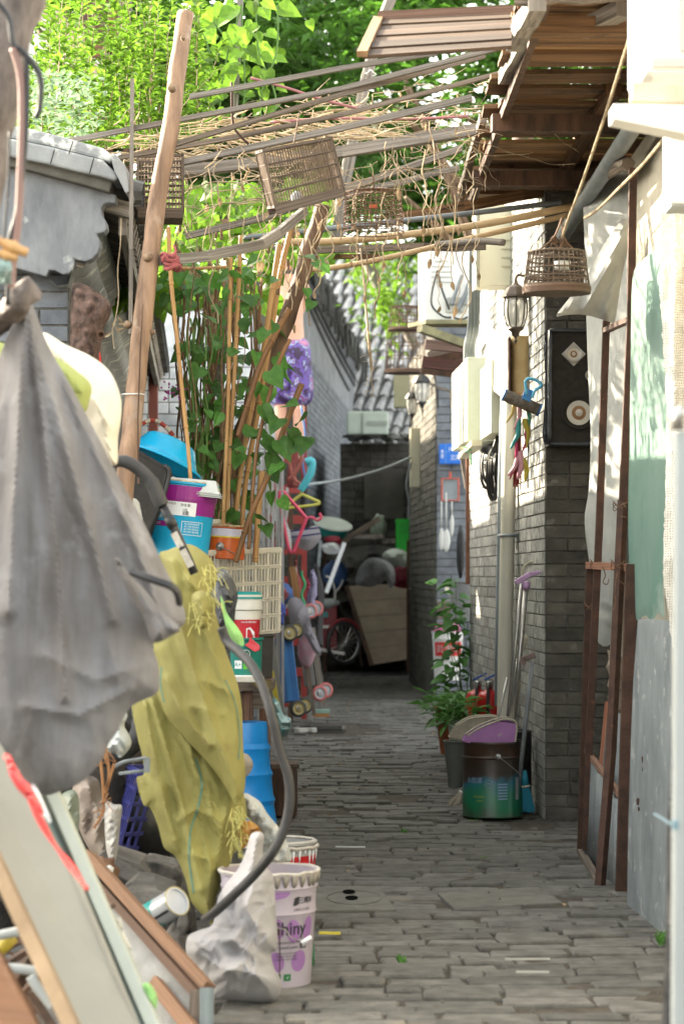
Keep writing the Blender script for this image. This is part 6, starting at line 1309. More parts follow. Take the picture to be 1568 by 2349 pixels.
# brushes at the foot
def brush(label, top, bot, r0, r1, mt, band, cat='brush', fib=60):
    t = thing('hand_brush', label, cat, bot); mm = M(); mm.tube([top, top.lerp(bot, .35)], [r0 * .7, r0], 10); mm.build('head', mt, t, smooth=True)
    mm = M(); q = top.lerp(bot, .35); mm.tube([q, q + (bot - top) * .05], r0 * 1.15, 10); mm.build('band', band, t, smooth=True); mm = M()
    for k in range(fib):
        a = R() * 6.3; s_ = R() ** .5; x = Vector((math.cos(a), math.sin(a), 0)); mm.tube([q + x * r0 * s_ * .9, bot + x * r1 * s_ + Vector((0, 0, max(0, RU(0, .02))))], .0028, 3, False)
    mm.build('bristles', mt, t)
brush('blue dustpan brush standing bristles down between drum and pier', P(1201, 1768, 12.0), P(1212, 1864, 12.0), .02, .034, pl('teal_brush', (.015, .18, .27), .6), m_gr)
brush('small straw whisk lying against the foot of the drum on its left', P(1068, 1800, 12.15), P(1040, 1850, 12.1), .014, .035, mat('straw', (.33, .29, .23), (.2, .17, .13), scale=30, rough=.9), m_whitepaint, 'whisk')
# ================================================================== left junk pile
m_greycloth = mat('grey_tarp', (.185, .18, .188), (.11, .10, .095), scale=6, st=(2.2, 1, .35), rough=.72, bump=.35, bscale=45, stain=((.215, .21, .215), 4, .56), weave=90)
cloth('grey_tarp', [(42, 668), (62, 664), (72, 690), (110, 790), (160, 880), (230, 1010), (262, 1075), (330, 1200), (372, 1290), (412, 1370), (426, 1422), (405, 1446), (385, 1462), (350, 1477), (362, 1520), (366, 1560), (358, 1592), (300, 1622), (268, 1680), (246, 1712), (232, 1745), (190, 1792), (140, 1815), (95, 1822), (40, 1770), (-60, 1640), (-80, 1400), (-70, 1100), (-30, 900), (20, 760)],
      lambda u, v: 5.75 + .0001 * (1400 - v), m_greycloth, tag_=('big faded grey tarp bundle hanging from a branch stub at the left', 'tarp'), bulge=.09, back=.12, kd=45, step=9,
      folds=[([(60, 690), (90, 900), (130, 1250), (150, 1600)], .035, 12), ([(62, 690), (130, 950), (215, 1250), (260, 1420)], .04, 11), ([(55, 700), (40, 1000), (20, 1400)], .04, 14), ([(64, 680), (150, 880), (260, 1120), (330, 1300), (380, 1450)], .045, 9), ([(300, 1200), (360, 1330), (400, 1440)], .03, 8), ([(100, 1500), (220, 1560), (340, 1520)], .02, 16), ([(60, 1620), (180, 1640), (300, 1580)], .022, 12)],
      nz=(.012, .016, .003, 0, (50, 600)), fine=.004)
mm = M(); mm.tube(curve([P(300, 1312, 5.52), P(350, 1330, 5.48), (P(400, 1350, 5.48)), P(412, 1385, 5.55)], 5), [.009] * 20, 4); mm.build('black_strap', m_black, tag_=('black strap pulled across the edge of the grey tarp', 'strap'))
cloth('tarp_corner', [(262, 1265), (290, 1310), (330, 1350), (372, 1400), (412, 1440), (398, 1456), (352, 1474), (330, 1420), (300, 1370), (270, 1310)], 5.55, m_greycloth, tag_=('folded lower corner of grey tarp hanging under the black strap', 'tarp'), bulge=.05, back=.02, folds=[([(275, 1290), (375, 1465)], .03, 7), ([(300, 1330), (400, 1445)], .03, 6)])
mm = M(); mm.tube(curve([P(-60, 735, 5.8), P(10, 722, 5.75), P(45, 690, 5.7), P(60, 668, 5.72)], 5), [.055, .05, .045, .04, .035, .03], 12); mm.v = [p + Vector((NZ.noise(p * 40), NZ.noise(p * 40 + Vector((9, 0, 0))), NZ.noise(p * 35 + Vector((0, 9, 0))))) * .02 for p in mm.v]
mm.build('branch_stub', MC['pale_bark'] if 'pale_bark' in MC else m_bark, smooth=True, tag_=('gnarled branch stub from which the grey tarp hangs', 'branch'))
for k, (p, q, r, lab) in enumerate((((-20, 545), (62, 580), .012, 'upper blurred turned wooden peg at the left border'), ((-20, 575), (40, 592), .010, 'lower blurred turned wooden peg at the left border'))):
    mm = M(); mm.tube(curve([P(*p, 5.2), P((p[0] + q[0]) / 2, (p[1] + q[1]) / 2, 5.2), P(*q, 5.2)], 5), [r * .8, r, r, r * .7, r, r, r * 1.3, r, r * .9], 10); mm.build('wooden_peg', m_bamboo, smooth=True, tag_=(lab, 'peg'))
mm = M()
for k in range(14): mm.tube(curve([P(RU(-5, 25), 595, 5.2), P(RU(-5, 28), 620, 5.2), P(RU(-8, 28), 650, 5.25)], 3), .0015, 4)
mm.build('frayed_cord', pl('pale_teal', (.30, .42, .40), .9), tag_=('frayed pale cord tied below the wooden pegs at the left border', 'cord'))
cloth('white_sack', [(100, 762), (150, 790), (205, 815), (250, 850), (275, 905), (278, 950), (270, 1010), (268, 1065), (240, 1050), (180, 960), (120, 850), (96, 800)], 6.6, mat('cream_tarp', (.66, .63, .55), (.58, .52, .40), scale=4, rough=.6, bump=.15, trans=.1), tag_=('sunlit cream-white sack bulging beside the leaning pole', 'sack'), bulge=.14, back=.12, kd=40, nz=(.015, .02, .01, .4), folds=[([(200, 900), (268, 1000)], .02, 8)])
cloth('olive_sack', [(-40, 800), (20, 790), (70, 800), (130, 820), (175, 850), (208, 882), (205, 920), (192, 948), (150, 960), (60, 1010), (-40, 1020)], 6.2, mat('olive_cloth', (.34, .37, .11), (.24, .28, .08), scale=5, rough=.8, bump=.3, trans=.15), tag_=('olive-green cloth bundle behind the top of the grey tarp', 'sack'), bulge=.08, back=.08, kd=30, folds=[([(130, 830), (190, 900), (180, 945)], .03, 8), ([(150, 850), (200, 885)], .02, 5)])
# burl log under the gable
t = thing('tree_stump', 'rough dark upright burl log standing under the scalloped gable', 'log', P(205, 850, 9.15))
mm = M(); a = [(165, 660), (178, 648), (200, 655), (228, 672), (248, 690), (256, 705), (250, 730), (238, 752), (232, 790), (225, 830), (215, 860), (162, 860), (160, 800), (162, 740)]
Cl = Cloth(a, 9.25, bulge=.08, back=.08, kd=18, nz=(.03, .06, .03, 0), fine=.02, step=7); Cl.mesh(mm).build('log', mat('burl', (.22, .14, .11), (.035, .022, .018), scale=22, rough=.95, bump=1, bscale=30), t, smooth=True)
mm = M(); mm.lathe([(.010, 0), (.016, .004), (.018, .0), (.010, -.01), (0, -.02)], frame(P(232, 768, 9.12), (0, -1, 0)), n=14); mm.build('knothole', m_darkbark, t, smooth=True)
mm = M(); mm.tube(curve([P(278, 500, 9.1), P(276, 560, 9.1), P(270, 620, 9.1), P(272, 680, 9.1), P(265, 730, 9.1), P(258, 760, 9.1), P(262, 800, 9.1)], 5), .0022, 5)
for k in range(8): mm.leaf(P(262 + RU(-8, 8), 725 + k * 6, 9.1), (RU(-1, 1), 0, RU(-1, .3)), (0, -1, 0), .03, .4, 'oval', .8)
mm.build('dry_tendril', m_vine, tag_=('single dry tendril hanging under the dark eave left of the pole', 'vine'))
mm = M(); mm.tube([P(229, 808, 9), P(230, 825, 9), P(231, 850, 9)], [.002, .004, .003], 6); mm.build('red_lighter', pl('pure_red', (.5, .02, .01)), tag_=('tiny red stick lying against the burl log', 'stick'))
# concrete/brick ledge supporting the upper stack: a hidden board table
t = thing('wooden_bench', 'rough wooden bench carrying the buckets and the white crate', 'bench', P(560, 1960, 10.45))
zb = P(0, 1562, 10.0).z
mm = M(); x0, x1 = P(330, 0, 10).x, P(626, 0, 10).x; mm.beam((x0, 10.15, zb - .02), (x1, 10.15, zb - .02), .42, .035, jit=.003); mm.build('top', m_oldwood, t)
mm = M(); mm.beam((x0, 10.0, zb - .08), (x1 - .01, 10.0, zb - .08), .03, .07, jit=.002); mm.build('apron', m_oldwood, t)
for x, y in ((P(568, 0, 10).x, 10.0), (P(608, 0, 10.3).x, 10.3), (x0 + .05, 10.0), (x0 + .05, 10.3)): mm = M(); mm.beam((x, y, 0), (x, y, zb - .04), .045, .05, jit=.003); mm.build('leg', W('reddish_old_wood', (.22, .12, .08), (.07, .04, .03)), t)
def buck(name, label, u, vb, Y, r0, r1, h, mt, cat='bucket', lean=0, lean2=0, ribs=(), soil=False, group=None, n=40, prof=None):
    c = P(u, vb, Y); T = Matrix.Translation(c) @ Matrix.Rotation(lean, 4, 'Y') @ Matrix.Rotation(lean2, 4, 'X')
    return pot(name, label, cat, u, vb, Y, r0, r1, h, mt, soil=soil, tilt=T, n=n, ribs=ribs, group=group, lip=.006)
# white crate
def crate(label, fl, fr, hz, dp, mt, nx, ny, name='plastic_crate', group=None, taper=.94, slots=True):
    """open crate: fl, fr bottom front corners; hz height vector; dp depth vector"""
    t = thing(name, label, 'crate', (fl + fr) / 2, group)
    bl_, br_ = fl + dp, fr + dp
    def side(a, b, nx_):
        cs = (a + b) / 2; a2, b2 = a + hz, b + hz; a1, b1 = cs + (a - cs) * taper, cs + (b - cs) * taper; mm = M(); nrm = (b - a).cross(hz).normalized()
        for i in range(nx_ + 1): s_ = i / nx_; mm.beam(a1.lerp(b1, s_), a2.lerp(b2, s_), .012, .008, up=nrm)
        for j in range(ny + 1): s_ = j / ny; mm.beam(a1.lerp(a2, s_), b1.lerp(b2, s_), .008, .012 if j < ny else .024, up=hz)
        for i in range(nx_):   # three narrow bars in every cell
            for k in range(1, 4 if slots else 1):
                s_ = (i + k / 4) / nx_; mm.beam(a1.lerp(b1, s_) + nrm * .0015, a2.lerp(b2, s_) + nrm * .0015, .0045, .004, up=nrm)
        for j in range(ny + 1): s_ = j / ny; mm.beam(a1.lerp(a2, s_) + hz.normalized() * .006, b1.lerp(b2, s_) + hz.normalized() * .006, .0045, .02, up=nrm) if slots else None
        return mm
    for a, b, k in ((fl, fr, nx), (fr, br_, ny + 1), (bl_, br_, nx), (fl, bl_, ny + 1)): side(a, b, k).build('side', mt, t)
    mm = M(); mm.slab([fl.lerp(br_, .04), fr.lerp(bl_, .04), br_.lerp(fl, .04), bl_.lerp(fr, .04)], (0, 0, 1), .006); mm.build('bottom', mt, t)
    mm = M(); q = [p + hz for p in (fl, fr, br_, bl_)]
    for i in range(4): mm.beam(q[i], q[(i + 1) % 4], .020, .012)
    mm.build('rim', mt, t); return t
m_crw = mat('ivory_plastic', (.66, .62, .54), (.56, .53, .45), scale=6, rough=.5, bump=.1, stain=((.38, .33, .25), 12, .63))
crate('ivory plastic lattice crate standing on edge of the bucket stack beside the canes', P(468, 1462, 9.75), P(642, 1448, 10.1), Vector((0, 0, mpx(190, 9.9))), Vector((-.10, .33, 0)), m_crw, 6, 5)
t = thing('cardboard_box', 'box wedged under the ivory crate', 'box', P(560, 1562, 10.35)); mm = M(); a, c = P(500, 1562, 10.3), P(622, 1462, 10.3); mm.box(((a + c) / 2 + Vector((0, .05, 0))), c.x - a.x, .2, c.z - a.z); mm.build('carton', pl('orange_card', (.42, .13, .05), .8), t, bevel=.004)
# orange paint can on the crate
t, T = buck('paint_can', 'round orange and white paint can standing in the ivory crate', 520, 1283, 9.85, .072, .068, .135, pl('can_orange', (.58, .11, .015), .35), 'can', lean=.06, n=36)
mm = M(); wrapquad(mm, T, .072, .068, .135, -math.pi, 0.2, .093, .128, .0012, 24); mm.build('white_band', pl('lavender_white', (.60, .57, .66)), t); mm = M(); wrapquad(mm, T, .072, .068, .135, -math.pi, .2, .087, .093, .0014, 24); mm.build('yellow_line', pl('can_yellow', (.65, .50, .02)), t)
mm = M(); mm.tube([T @ Vector((.073 * math.cos(a), .073 * math.sin(a), .135 + RU(-.001, .002))) for a in [i * .2 for i in range(32)]], .005, 6, closed=True); mm.build('crusted_rim', mat('crust', (.55, .48, .33), (.30, .18, .08), scale=40, rough=.9, bump=.8), t, smooth=True)
a_ = -1.95; q = T @ Vector((.073 * math.cos(a_), .073 * math.sin(a_), .05)); mm = M(); mm.lathe([(0, .016), (.007, .016), (.009, .009), (.016, .006), (.018, 0)], frame(q, (math.cos(a_), math.sin(a_), 0)), n=18); mm.build('lug', m_steel, t, smooth=True)
mm = M(); mm.tube(curve([q + Vector((0, -.016, 0)), q + Vector((.03, -.02, -.015)), q + Vector((.06, 0, -.03))], 4), .002, 5); mm.build('bail_wire', m_steel, t)
mm = M(); mm.lathe([(0, .012), (.028, .012), (.034, .0), (.034, -.02), (.0, -.02)], Matrix.Translation(P(490, 1198, 9.9)), n=20); mm.build('plastic_stopper', m_cream, smooth=True, tag_=('ivory plastic cap left of the orange paint can', 'cap'))
# purple and cyan paint drum
r0, r1, h = .118, .132, .33
m_pp = pl('drum_purple', (.27, .015, .22), .3); m_cyn = pl('drum_cyan', (.015, .38, .66), .35)
t, T = buck('paint_bucket', 'purple and cyan paint bucket with a big sticker leaning in the stack', 402, 1302, 9.35, r0, r1, h, m_cyn, lean=.10, ribs=(.275,), n=48)
cyl = lambda za, zb, mt, nm, aa=-math.pi, ab=.25, off=.0012: (lambda m_: (wrapquad(m_, T, r0, r1, h, aa, ab, za, zb, off, 28), m_.build(nm, mt, t)))(M())
cyl(.205, .262, m_pp, 'purple_band'); cyl(.285, .315, m_pp, 'purple_top'); cyl(.262, .285, m_pp, 'purple_rib', off=.0052); cyl(.155, .175, m_pp, 'purple_stripe', ab=-1.6)
cyl(.200, .252, m_lt, 'sticker', aa=-2.0, ab=-1.05, off=.0022)
wr = lambda a, z, o=.0034: wrap(T, r0, r1, h, a, z, o)
m_ink = pl('ink_black', (.03, .03, .035), .6)
text('净含量:', .013, wr(-1.38, .240), m_ink, t); text('10L', .016, wr(-1.38, .222), m_ink, t); text('多用途', .010, wr(-1.78, .243), m_ink, t); text('环保净味', .017, wr(-2.2, .19, .003), m_lt, t); text('内墙乳胶漆', .010, wr(-2.3, .165, .003), m_lt, t)
mm = M(); x = -1.45
for k in range(14): w_ = RU(.004, .010); wrapquad(mm, T, r0, r1, h, x, x + w_, .203, .217, .0034, 1); x += w_ + RU(.004, .012)
mm.build('barcode', m_ink, t)
mm = M()
for za, zb, aa, ab in ((.178, .180, -1.45, -.75), (.128, .130, -1.45, -.75), (.128, .18, -1.45, -1.435), (.128, .18, -.765, -.75)): wrapquad(mm, T, r0, r1, h, aa, ab, za, zb, .0016, 10)
mm.build('print_frame', m_lt, t)
for k in range(4): text('施工说明 基层处理', .0075, wr(-1.12, .170 - k * .010, .0018), m_lt, t)
mm = M(); mm.tube([T @ Vector((r1 * math.cos(a), r1 * math.sin(a), h)) for a in [i * .2 for i in range(32)]], .006, 6, closed=True); mm.build('crusted_rim', MC['crust'], t, smooth=True)
# clear tray on the bucket
t = thing('plastic_tray', 'stack of clear plastic food trays upside down on the purple bucket', 'tray', P(430, 1140, 9.35)); m_clr = mat('clear_plastic', (.72, .74, .72), (.60, .63, .60), scale=8, rough=.15, bump=.3, glass=.35)
T2 = Matrix.Translation(P(432, 1128, 9.32)) @ Matrix.Rotation(.09, 4, 'Y')
for k in range(3):
    mm = M(); w0, w1 = .125 - .002 * k, .105; z0, z1 = -.012 + k * .007, .034 + k * .007; mm.T = T2
    mm.add([(-w0, -.08, z0), (w0, -.08, z0), (w0, .08, z0), (-w0, .08, z0), (-w1, -.065, z1), (w1, -.065, z1), (w1, .065, z1), (-w1, .065, z1), (-w0 - .008, -.088, z0 - .001), (w0 + .012, -.088, z0 - .004), (w0 + .012, .088, z0), (-w0 - .008, .088, z0)],
           [(0, 1, 5, 4), (1, 2, 6, 5), (2, 3, 7, 6), (3, 0, 4, 7), (4, 5, 6, 7), (8, 9, 1, 0), (9, 10, 2, 1), (10, 11, 3, 2), (11, 8, 0, 3)]); mm.build('tray', m_clr, t, thick=.0012, bevel=.004)
# blue basin
m_bas = pl('basin_blue', (.01, .40, .70), .25); t = thing('wash_basin', 'bright sky-blue plastic basin tipped upside down on top of the stack', 'basin', P(390, 1090, 9.6))
T3 = Matrix.Translation(P(372, 1062, 9.62)) @ Matrix.Rotation(.42, 4, 'Y') @ Matrix.Rotation(-.16, 4, 'X')
mm = M(); mm.lathe([(0, .098), (.09, .098), (.105, .088), (.135, .03), (.148, .012), (.170, .006), (.172, -.002), (.168, -.004), (.146, .004), (.130, .024), (.10, .082), (.088, .092), (0, .092)], T3, n=48); mm.build('basin', m_bas, t, smooth=True)
# candy-striped hoop handle
mm = M(); c_ = curve([P(326, 972, 10.2), P(345, 964, 10.2), P(368, 970, 10.2), P(390, 990, 10.2), P(402, 1010, 10.2), P(408, 1030, 10.2)], 6); mm.tube(c_, .009, 8)
for i in range(len(mm.mi)): mm.mi[i] = (i // 24) % 2
mm.build('striped_hoop', [pl('stripe_red', (.48, .07, .05), .6), pl('stripe_white', (.62, .56, .46), .6)], smooth=True, tag_=('red and white striped hoop handle arching above the blue basin', 'handle'))
# black tilted planter
t = thing('planter_box', 'black plastic planter lying on its side beside the purple bucket', 'planter', P(345, 1250, 9.1)); mm = M()
A_ = [P(300, 1035, 9.2), P(318, 1032, 9.2), P(384, 1072, 9.15), P(388, 1090, 9.15), P(366, 1160, 9.1), P(330, 1252, 9.1), P(300, 1255, 9.15), P(270, 1180, 9.2)]
mm.slab(list(reversed(A_)), (0, 1, 0), .22); mm.build('box', m_blackdust, t, bevel=.012)
mm = M(); mm.tube(curve([P(377, 1068, 9.13), P(388, 1078, 9.12), P(386, 1100, 9.12), P(372, 1150, 9.1)], 4), .008, 6); mm.build('rolled_rim', m_black, t, smooth=True)
# clear jar
t = thing('plastic_jar', 'ribbed clear plastic jar with orange contents between tarp and bucket', 'jar', P(305, 1200, 8.9)); T4 = Matrix.Translation(P(303, 1205, 8.9)) @ Matrix.Rotation(-.2, 4, 'Y')
mm = M(); mm.lathe([(0, 0), (.038, 0), (.042, .01)] + [(.042 + .002 * (i % 2), .012 + i * .007) for i in range(10)] + [(.035, .092), (.022, .10), (0, .10)], T4, n=24); mm.build('body', m_clr, t, smooth=True); mm = M(); mm.blob(T4 @ Vector((0, 0, .04)), .03, .03, .032, .2); mm.build('contents', pl('jar_orange', (.5, .17, .03)), t, smooth=True)
# white/red coffee-cup shaped tub and teal tub
r0, r1, h = .044, .057, .215
t, T = buck('plastic_tub', 'tall white and red plastic tub with a teal lid and a house logo', 566, 1490, 9.5, r0, r1, h, pl('tub_white', (.68, .66, .60), .4), n=36)
mm = M(); mm.lathe([(0, h + .012), (.052, h + .012), (.058, h + .006), (.063, h - .016), (.0, h - .016)], T, n=32); mm.build('lid', pl('lid_teal', (.01, .27, .25), .4), t, auto=40); mm = M(); mm.lathe([(r1 + .001, h - .018), (.0625, h - .02), (.0625, h - .058), (r1 - .002, h - .062)], T, n=32); mm.build('collar', MC['tub_white'], t, auto=40)
cyl(.02, .118, pl('tub_red', (.48, .015, .03), .45), 'red_band', ab=0); wr = lambda a, z, o=.0022: wrap(T, r0, r1, h, a, z, o)
text('2020年建材推荐', .0095, wr(-1.35, .108), m_lt, t); mm = M(); pts_ = [(-.017, .03), (.018, .03), (.018, .068), (.0, .088), (-.017, .084)]; vs = [wrap(T, r0, r1, h, -1.25, 0, .0024)(x, y) for x, y in pts_]; mm.add(vs, [tuple(range(5))]); mm.build('logo_panel', m_lt, t)
mm = M(); g = wrap(T, r0, r1, h, -1.25, 0, .0034)
for a, b in (((-.012, .036), (.013, .036)), ((-.009, .040), (-.009, .058)), ((.010, .040), (.010, .058)), ((-.012, .056), (0, .068)), ((0, .068), (.012, .056)), ((-.003, .04), (-.003, .052)), ((.004, .04), (.004, .052)), ((-.003, .046), (.004, .046))): mm.beam(g(*a), g(*b), .0022, .001)
mm.build('house_logo', MC['tub_red'], t); text('美', .022, wr(-.80, .055), MC['tub_red'], t); text('家', .016, wr(-.80, .033), MC['tub_red'], t)
r0, r1, h = .070, .074, .17
t, T = buck('plastic_tub', 'teal-green tub with recycling labels under the white and red one', 558, 1562, 9.5, r0, r1, h, pl('teal_tub', (.01, .20, .16), .4), n=36)
cyl(0, .025, m_lt, 'white_foot', ab=.2); wr = lambda a, z, o=.0024: wrap(T, r0, r1, h, a, z, o)
cyl(.050, .082, m_lt, 'aplus_label', aa=-2.02, ab=-1.62); text('A+', .022, wr(-1.82, .066, .004), MC['lid_teal'], t); cyl(.048, .084, pl('eco_green', (.10, .48, .04)), 'eco_label', aa=-1.55, ab=-1.22, off=.0014); text('环', .012, wr(-1.38, .07, .003), m_lt, t)
mm = M(); g = wr(-1.38, .108, .002); mm.tube([g(.015 * math.cos(a), .015 * math.sin(a)) for a in [i * .35 for i in range(18)]], .0016, 4, closed=True); mm.build('round_seal', m_lt, t); text('认证', .008, wr(-1.38, .108), m_lt, t)
mm = M(); mm.hexa([P(520, 1566, 9.4), P(600, 1566, 9.4), P(600, 1566, 9.75), P(520, 1566, 9.75)], [P(515, 1552, 9.4), P(606, 1552, 9.4), P(606, 1552, 9.75), P(515, 1552, 9.75)]); mm.build('plastic_dish', pl('dirty_white', (.5, .48, .42)), tag_=('dirty white lid under the teal tub', 'lid'), bevel=.004)
mm = M(); a = [P(572, 1462, 9.38), P(596, 1482, 9.36), P(596, 1492, 9.36), P(584, 1496, 9.36), P(560, 1480, 9.38), P(570, 1474, 9.38)]; mm.slab(a, (0, 1, 0), .03); mm.build('red_scoop', pl('scoop_red', (.48, .03, .04), .4), tag_=('small red plastic scoop lying below the white and red tub', 'scoop'), bevel=.004)
# black speckled pot
t, T = pot('plant_pot', 'black square pot speckled with white paint right of the tubs', 'pot', 604, 1556, 9.95, .046, .052, .18, mat('speckled_black', (.03, .026, .02), (.018, .015, .012), scale=30, rough=.6, bump=.2, stain=((.40, .38, .33), 130, .69)), n=4, tilt=Matrix.Translation(P(604, 1556, 9.95)) @ Matrix.Rotation(math.pi / 4 + .1, 4, 'Z') @ Matrix.Scale(1.2, 4, (1, 0, 0)))
mm = M(); mm.slab([P(570, 1562, 9.9), P(622, 1562, 9.9), P(618, 1582, 9.9), P(590, 1580, 9.9)], (0, 1, 0), .12); mm.build('wedge', W('ochre_wood', (.20, .15, .06), (.09, .065, .03)), tag_=('small ochre wooden wedge under the speckled pot', 'wedge'))
# big olive woven sack
m_sack = mat('olive_sack', (.29, .265, .078), (.19, .168, .048), scale=3.5, st=(1.2, 1, .5), rough=.7, bump=.3, bscale=70, weave=120, stain=((.19, .155, .05), 6, .60), trans=.05)
K_ = dict(bulge=.06, back=.10, kd=24, step=6.5, fine=.003)
so_, cl_ = cloth('woven_sack', [(372, 1420), (420, 1440), (470, 1560), (530, 1700), (566, 1868), (548, 1915), (534, 1962), (508, 2030), (494, 2065), (490, 2124), (465, 2100), (438, 2068), (424, 2015), (402, 1965), (376, 1945), (362, 1895), (345, 1855), (328, 1845), (313, 1787), (330, 1775), (325, 1730), (315, 1690), (302, 1605), (340, 1580), (362, 1560), (352, 1480)],
      lambda u, v: 7.60 - (v - 1270) * .00035, m_sack, folds=[([(330, 1610), (352, 1730), (372, 1830), (405, 1950)], .04, 7), ([(345, 1590), (375, 1700), (420, 1850), (460, 2040)], .03, 8), ([(400, 1640), (455, 1780), (500, 1900)], .03, 9), ([(410, 1880), (450, 1855), (505, 1885)], .02, 8), ([(430, 1960), (500, 1975)], .018, 8), ([(485, 1990), (474, 2100)], .03, 7), ([(520, 1860), (500, 1960)], .03, 7)],
      nz=(.010, .034, .008, -.22), tag_=('long olive-yellow woven sack draped down over the junk pile', 'sack'), **K_)
_, fl_ = cloth('upper_fold', [(385, 1262), (430, 1248), (462, 1262), (488, 1288), (498, 1325), (488, 1352), (478, 1372), (492, 1398), (505, 1450), (520, 1500), (542, 1560), (554, 1620), (558, 1720), (563, 1775), (560, 1815), (548, 1850), (560, 1885), (545, 1862), (520, 1812), (499, 1779), (468, 1740), (438, 1709), (400, 1665), (376, 1632), (362, 1570), (359, 1525), (352, 1480), (372, 1420), (378, 1350), (364, 1275)],
      lambda u, v: 7.50 - (v - 1270) * .00035, m_sack, parent=so_, folds=[([(395, 1290), (410, 1420), (450, 1560), (500, 1700), (545, 1820)], .03, 9), ([(450, 1400), (500, 1520), (540, 1640), (550, 1780)], .025, 8), ([(380, 1560), (420, 1640), (480, 1710)], .03, 8), ([(430, 1330), (470, 1370)], .03, 8), ([(470, 1560), (530, 1590)], .015, 8), ([(440, 1620), (510, 1640)], .012, 8)], nz=(.010, .034, .008, -.3), **K_)
tl = M(); cl_.line([(448, 1740), (460, 1780), (462, 1810), (452, 1860), (438, 1901), (433, 1960), (438, 2010), (444, 2050)], 4.5, tl); fl_.line([(516, 1560), (535, 1600), (546, 1647), (550, 1700), (547, 1743)], 2.6, tl); fl_.line([(370, 1530), (368, 1570), (376, 1612)], 3, tl)
tl.build('teal_stripe', pl('teal_thread', (.11, .21, .15), .9), so_)
mm = M()
for k in range(120):
    if k < 60: u, v = RU(528, 560), RU(1850, 1960)
    elif k < 95: u, v = RU(462, 500), RU(1290, 1390)
    else: u, v = RU(430, 470), RU(1380, 1440)
    q = P(u, v, 7.28); d = Vector((RU(-.2, .6), RU(-.6, .1), RU(-1, .2))).normalized() * RU(.02, .06); mm.tube([q, q + d * .6, q + d + Vector((0, 0, -.01))], .0011, 3, False)
mm.build('frayed_threads', pl('sack_thread', (.50, .47, .16), .9), so_)
cloth('sack_flap', [(440, 1365), (470, 1355), (495, 1380), (490, 1410), (478, 1438), (460, 1440), (446, 1410)], 7.3, m_sack, tag_=('small folded olive flap of sacking at the neck of the long sack', 'sack'), bulge=.05, back=.03, folds=[([(455, 1375), (470, 1435)], .03, 6)])
# black bag, lime cloth, crimson scrap
cloth('black_bag', [(492, 1318), (510, 1305), (528, 1318), (545, 1360), (540, 1400), (536, 1440), (528, 1500), (532, 1560), (505, 1550), (488, 1480), (474, 1400), (482, 1350)], 7.8, MC['plastic_film'], tag_=('crumpled black plastic bag bulging behind the olive sack', 'bag'), bulge=.06, back=.1, kd=14, nz=(.03, .04, .03, .3), folds=[([(515, 1330), (535, 1400)], .03, 5)])
mm = M(); mm.tube(curve([P(482, 1420, 7.6), P(496, 1470, 7.6), P(500, 1520, 7.6), P(502, 1570, 7.6)], 5), .022, 8); mm.build('brown_strap', pl('brown_web', (.075, .05, .045), .8), tag_=('thick brown webbing strap hanging over the black bag', 'strap'))
cloth('lime_cloth', [(506, 1366), (514, 1385), (522, 1410), (545, 1440), (557, 1462), (558, 1482), (540, 1475), (522, 1455), (514, 1420), (508, 1395)], 7.35, pl('lime', (.33, .62, .22), .8, trans=.2), tag_=('bright lime-green rag hanging in front of the black bag', 'rag'), bulge=.03, back=.015, nz=(.015, .05, .03, .5))
mm = M(); mm.slab([P(482, 1395, 7.5), P(492, 1388, 7.5), P(486, 1425, 7.5), P(478, 1430, 7.5)], (0, 1, 0), .01); mm.build('crimson_scrap', pl('crimson', (.42, .01, .10)), tag_=('tiny crimson scrap peeping out beside the olive flap', 'scrap'))
# hoses: pushchair handle and hose
t = thing('pushchair_tube', 'thick curved dark foam-gripped tube rising from behind the grey tarp', 'handle', P(440, 1310, 6.9)); Yh = 6.9
mm = M(); mm.tube(curve([P(250, 1062, Yh), P(285, 1058, Yh), P(320, 1078, Yh), P(348, 1108, Yh), P(362, 1140, Yh), P(372, 1160, Yh)], 6), [.017] * 6 + [.0185] * 12 + [.021] * 20, 12); mm.build('foam_grip', m_rubber, t, smooth=True)
mm = M(); mm.tube([P(370, 1155, Yh), P(388, 1190, Yh), P(404, 1222, Yh), P(424, 1265, Yh), P(446, 1316, Yh)], .013, 10); mm.tube([P(386, 1186, Yh), P(398, 1210, Yh)], .0155, 10); mm.build('tube', m_black, t, smooth=True)
mm = M(); a, b = P(398, 1222, Yh - .014), P(438, 1300, Yh - .014)
for s0_, s1_ in ((0, .42), (.5, 1)): mm.beam(a.lerp(b, s0_), a.lerp(b, s1_), .020, .003, up=(0, 1, 0))
mm.build('worn_stickers', mat('peeling_sticker', (.5, .47, .42), (.3, .28, .25), scale=20, stain=((.05, .05, .05), 45, .60)), t)
mm = M(); mm.tube(curve([P(508, 1440, 6.8), P(520, 1470, 6.8), P(548, 1496, 6.75), P(575, 1525, 6.7), P(600, 1570, 6.65), P(622, 1640, 6.6), P(640, 1720, 6.6), P(660, 1780, 6.6), P(664, 1840, 6.6), P(652, 1900, 6.6), P(625, 1955, 6.6), P(585, 2005, 6.65), P(540, 2050, 6.7), P(494, 2092, 6.8), P(470, 2110, 6.9)], 10), .0135, 12)
mm.build('hose', m_rubber, smooth=True, tag_=('thick dark grey hose bowing out in a long curve over the white sack', 'hose'))
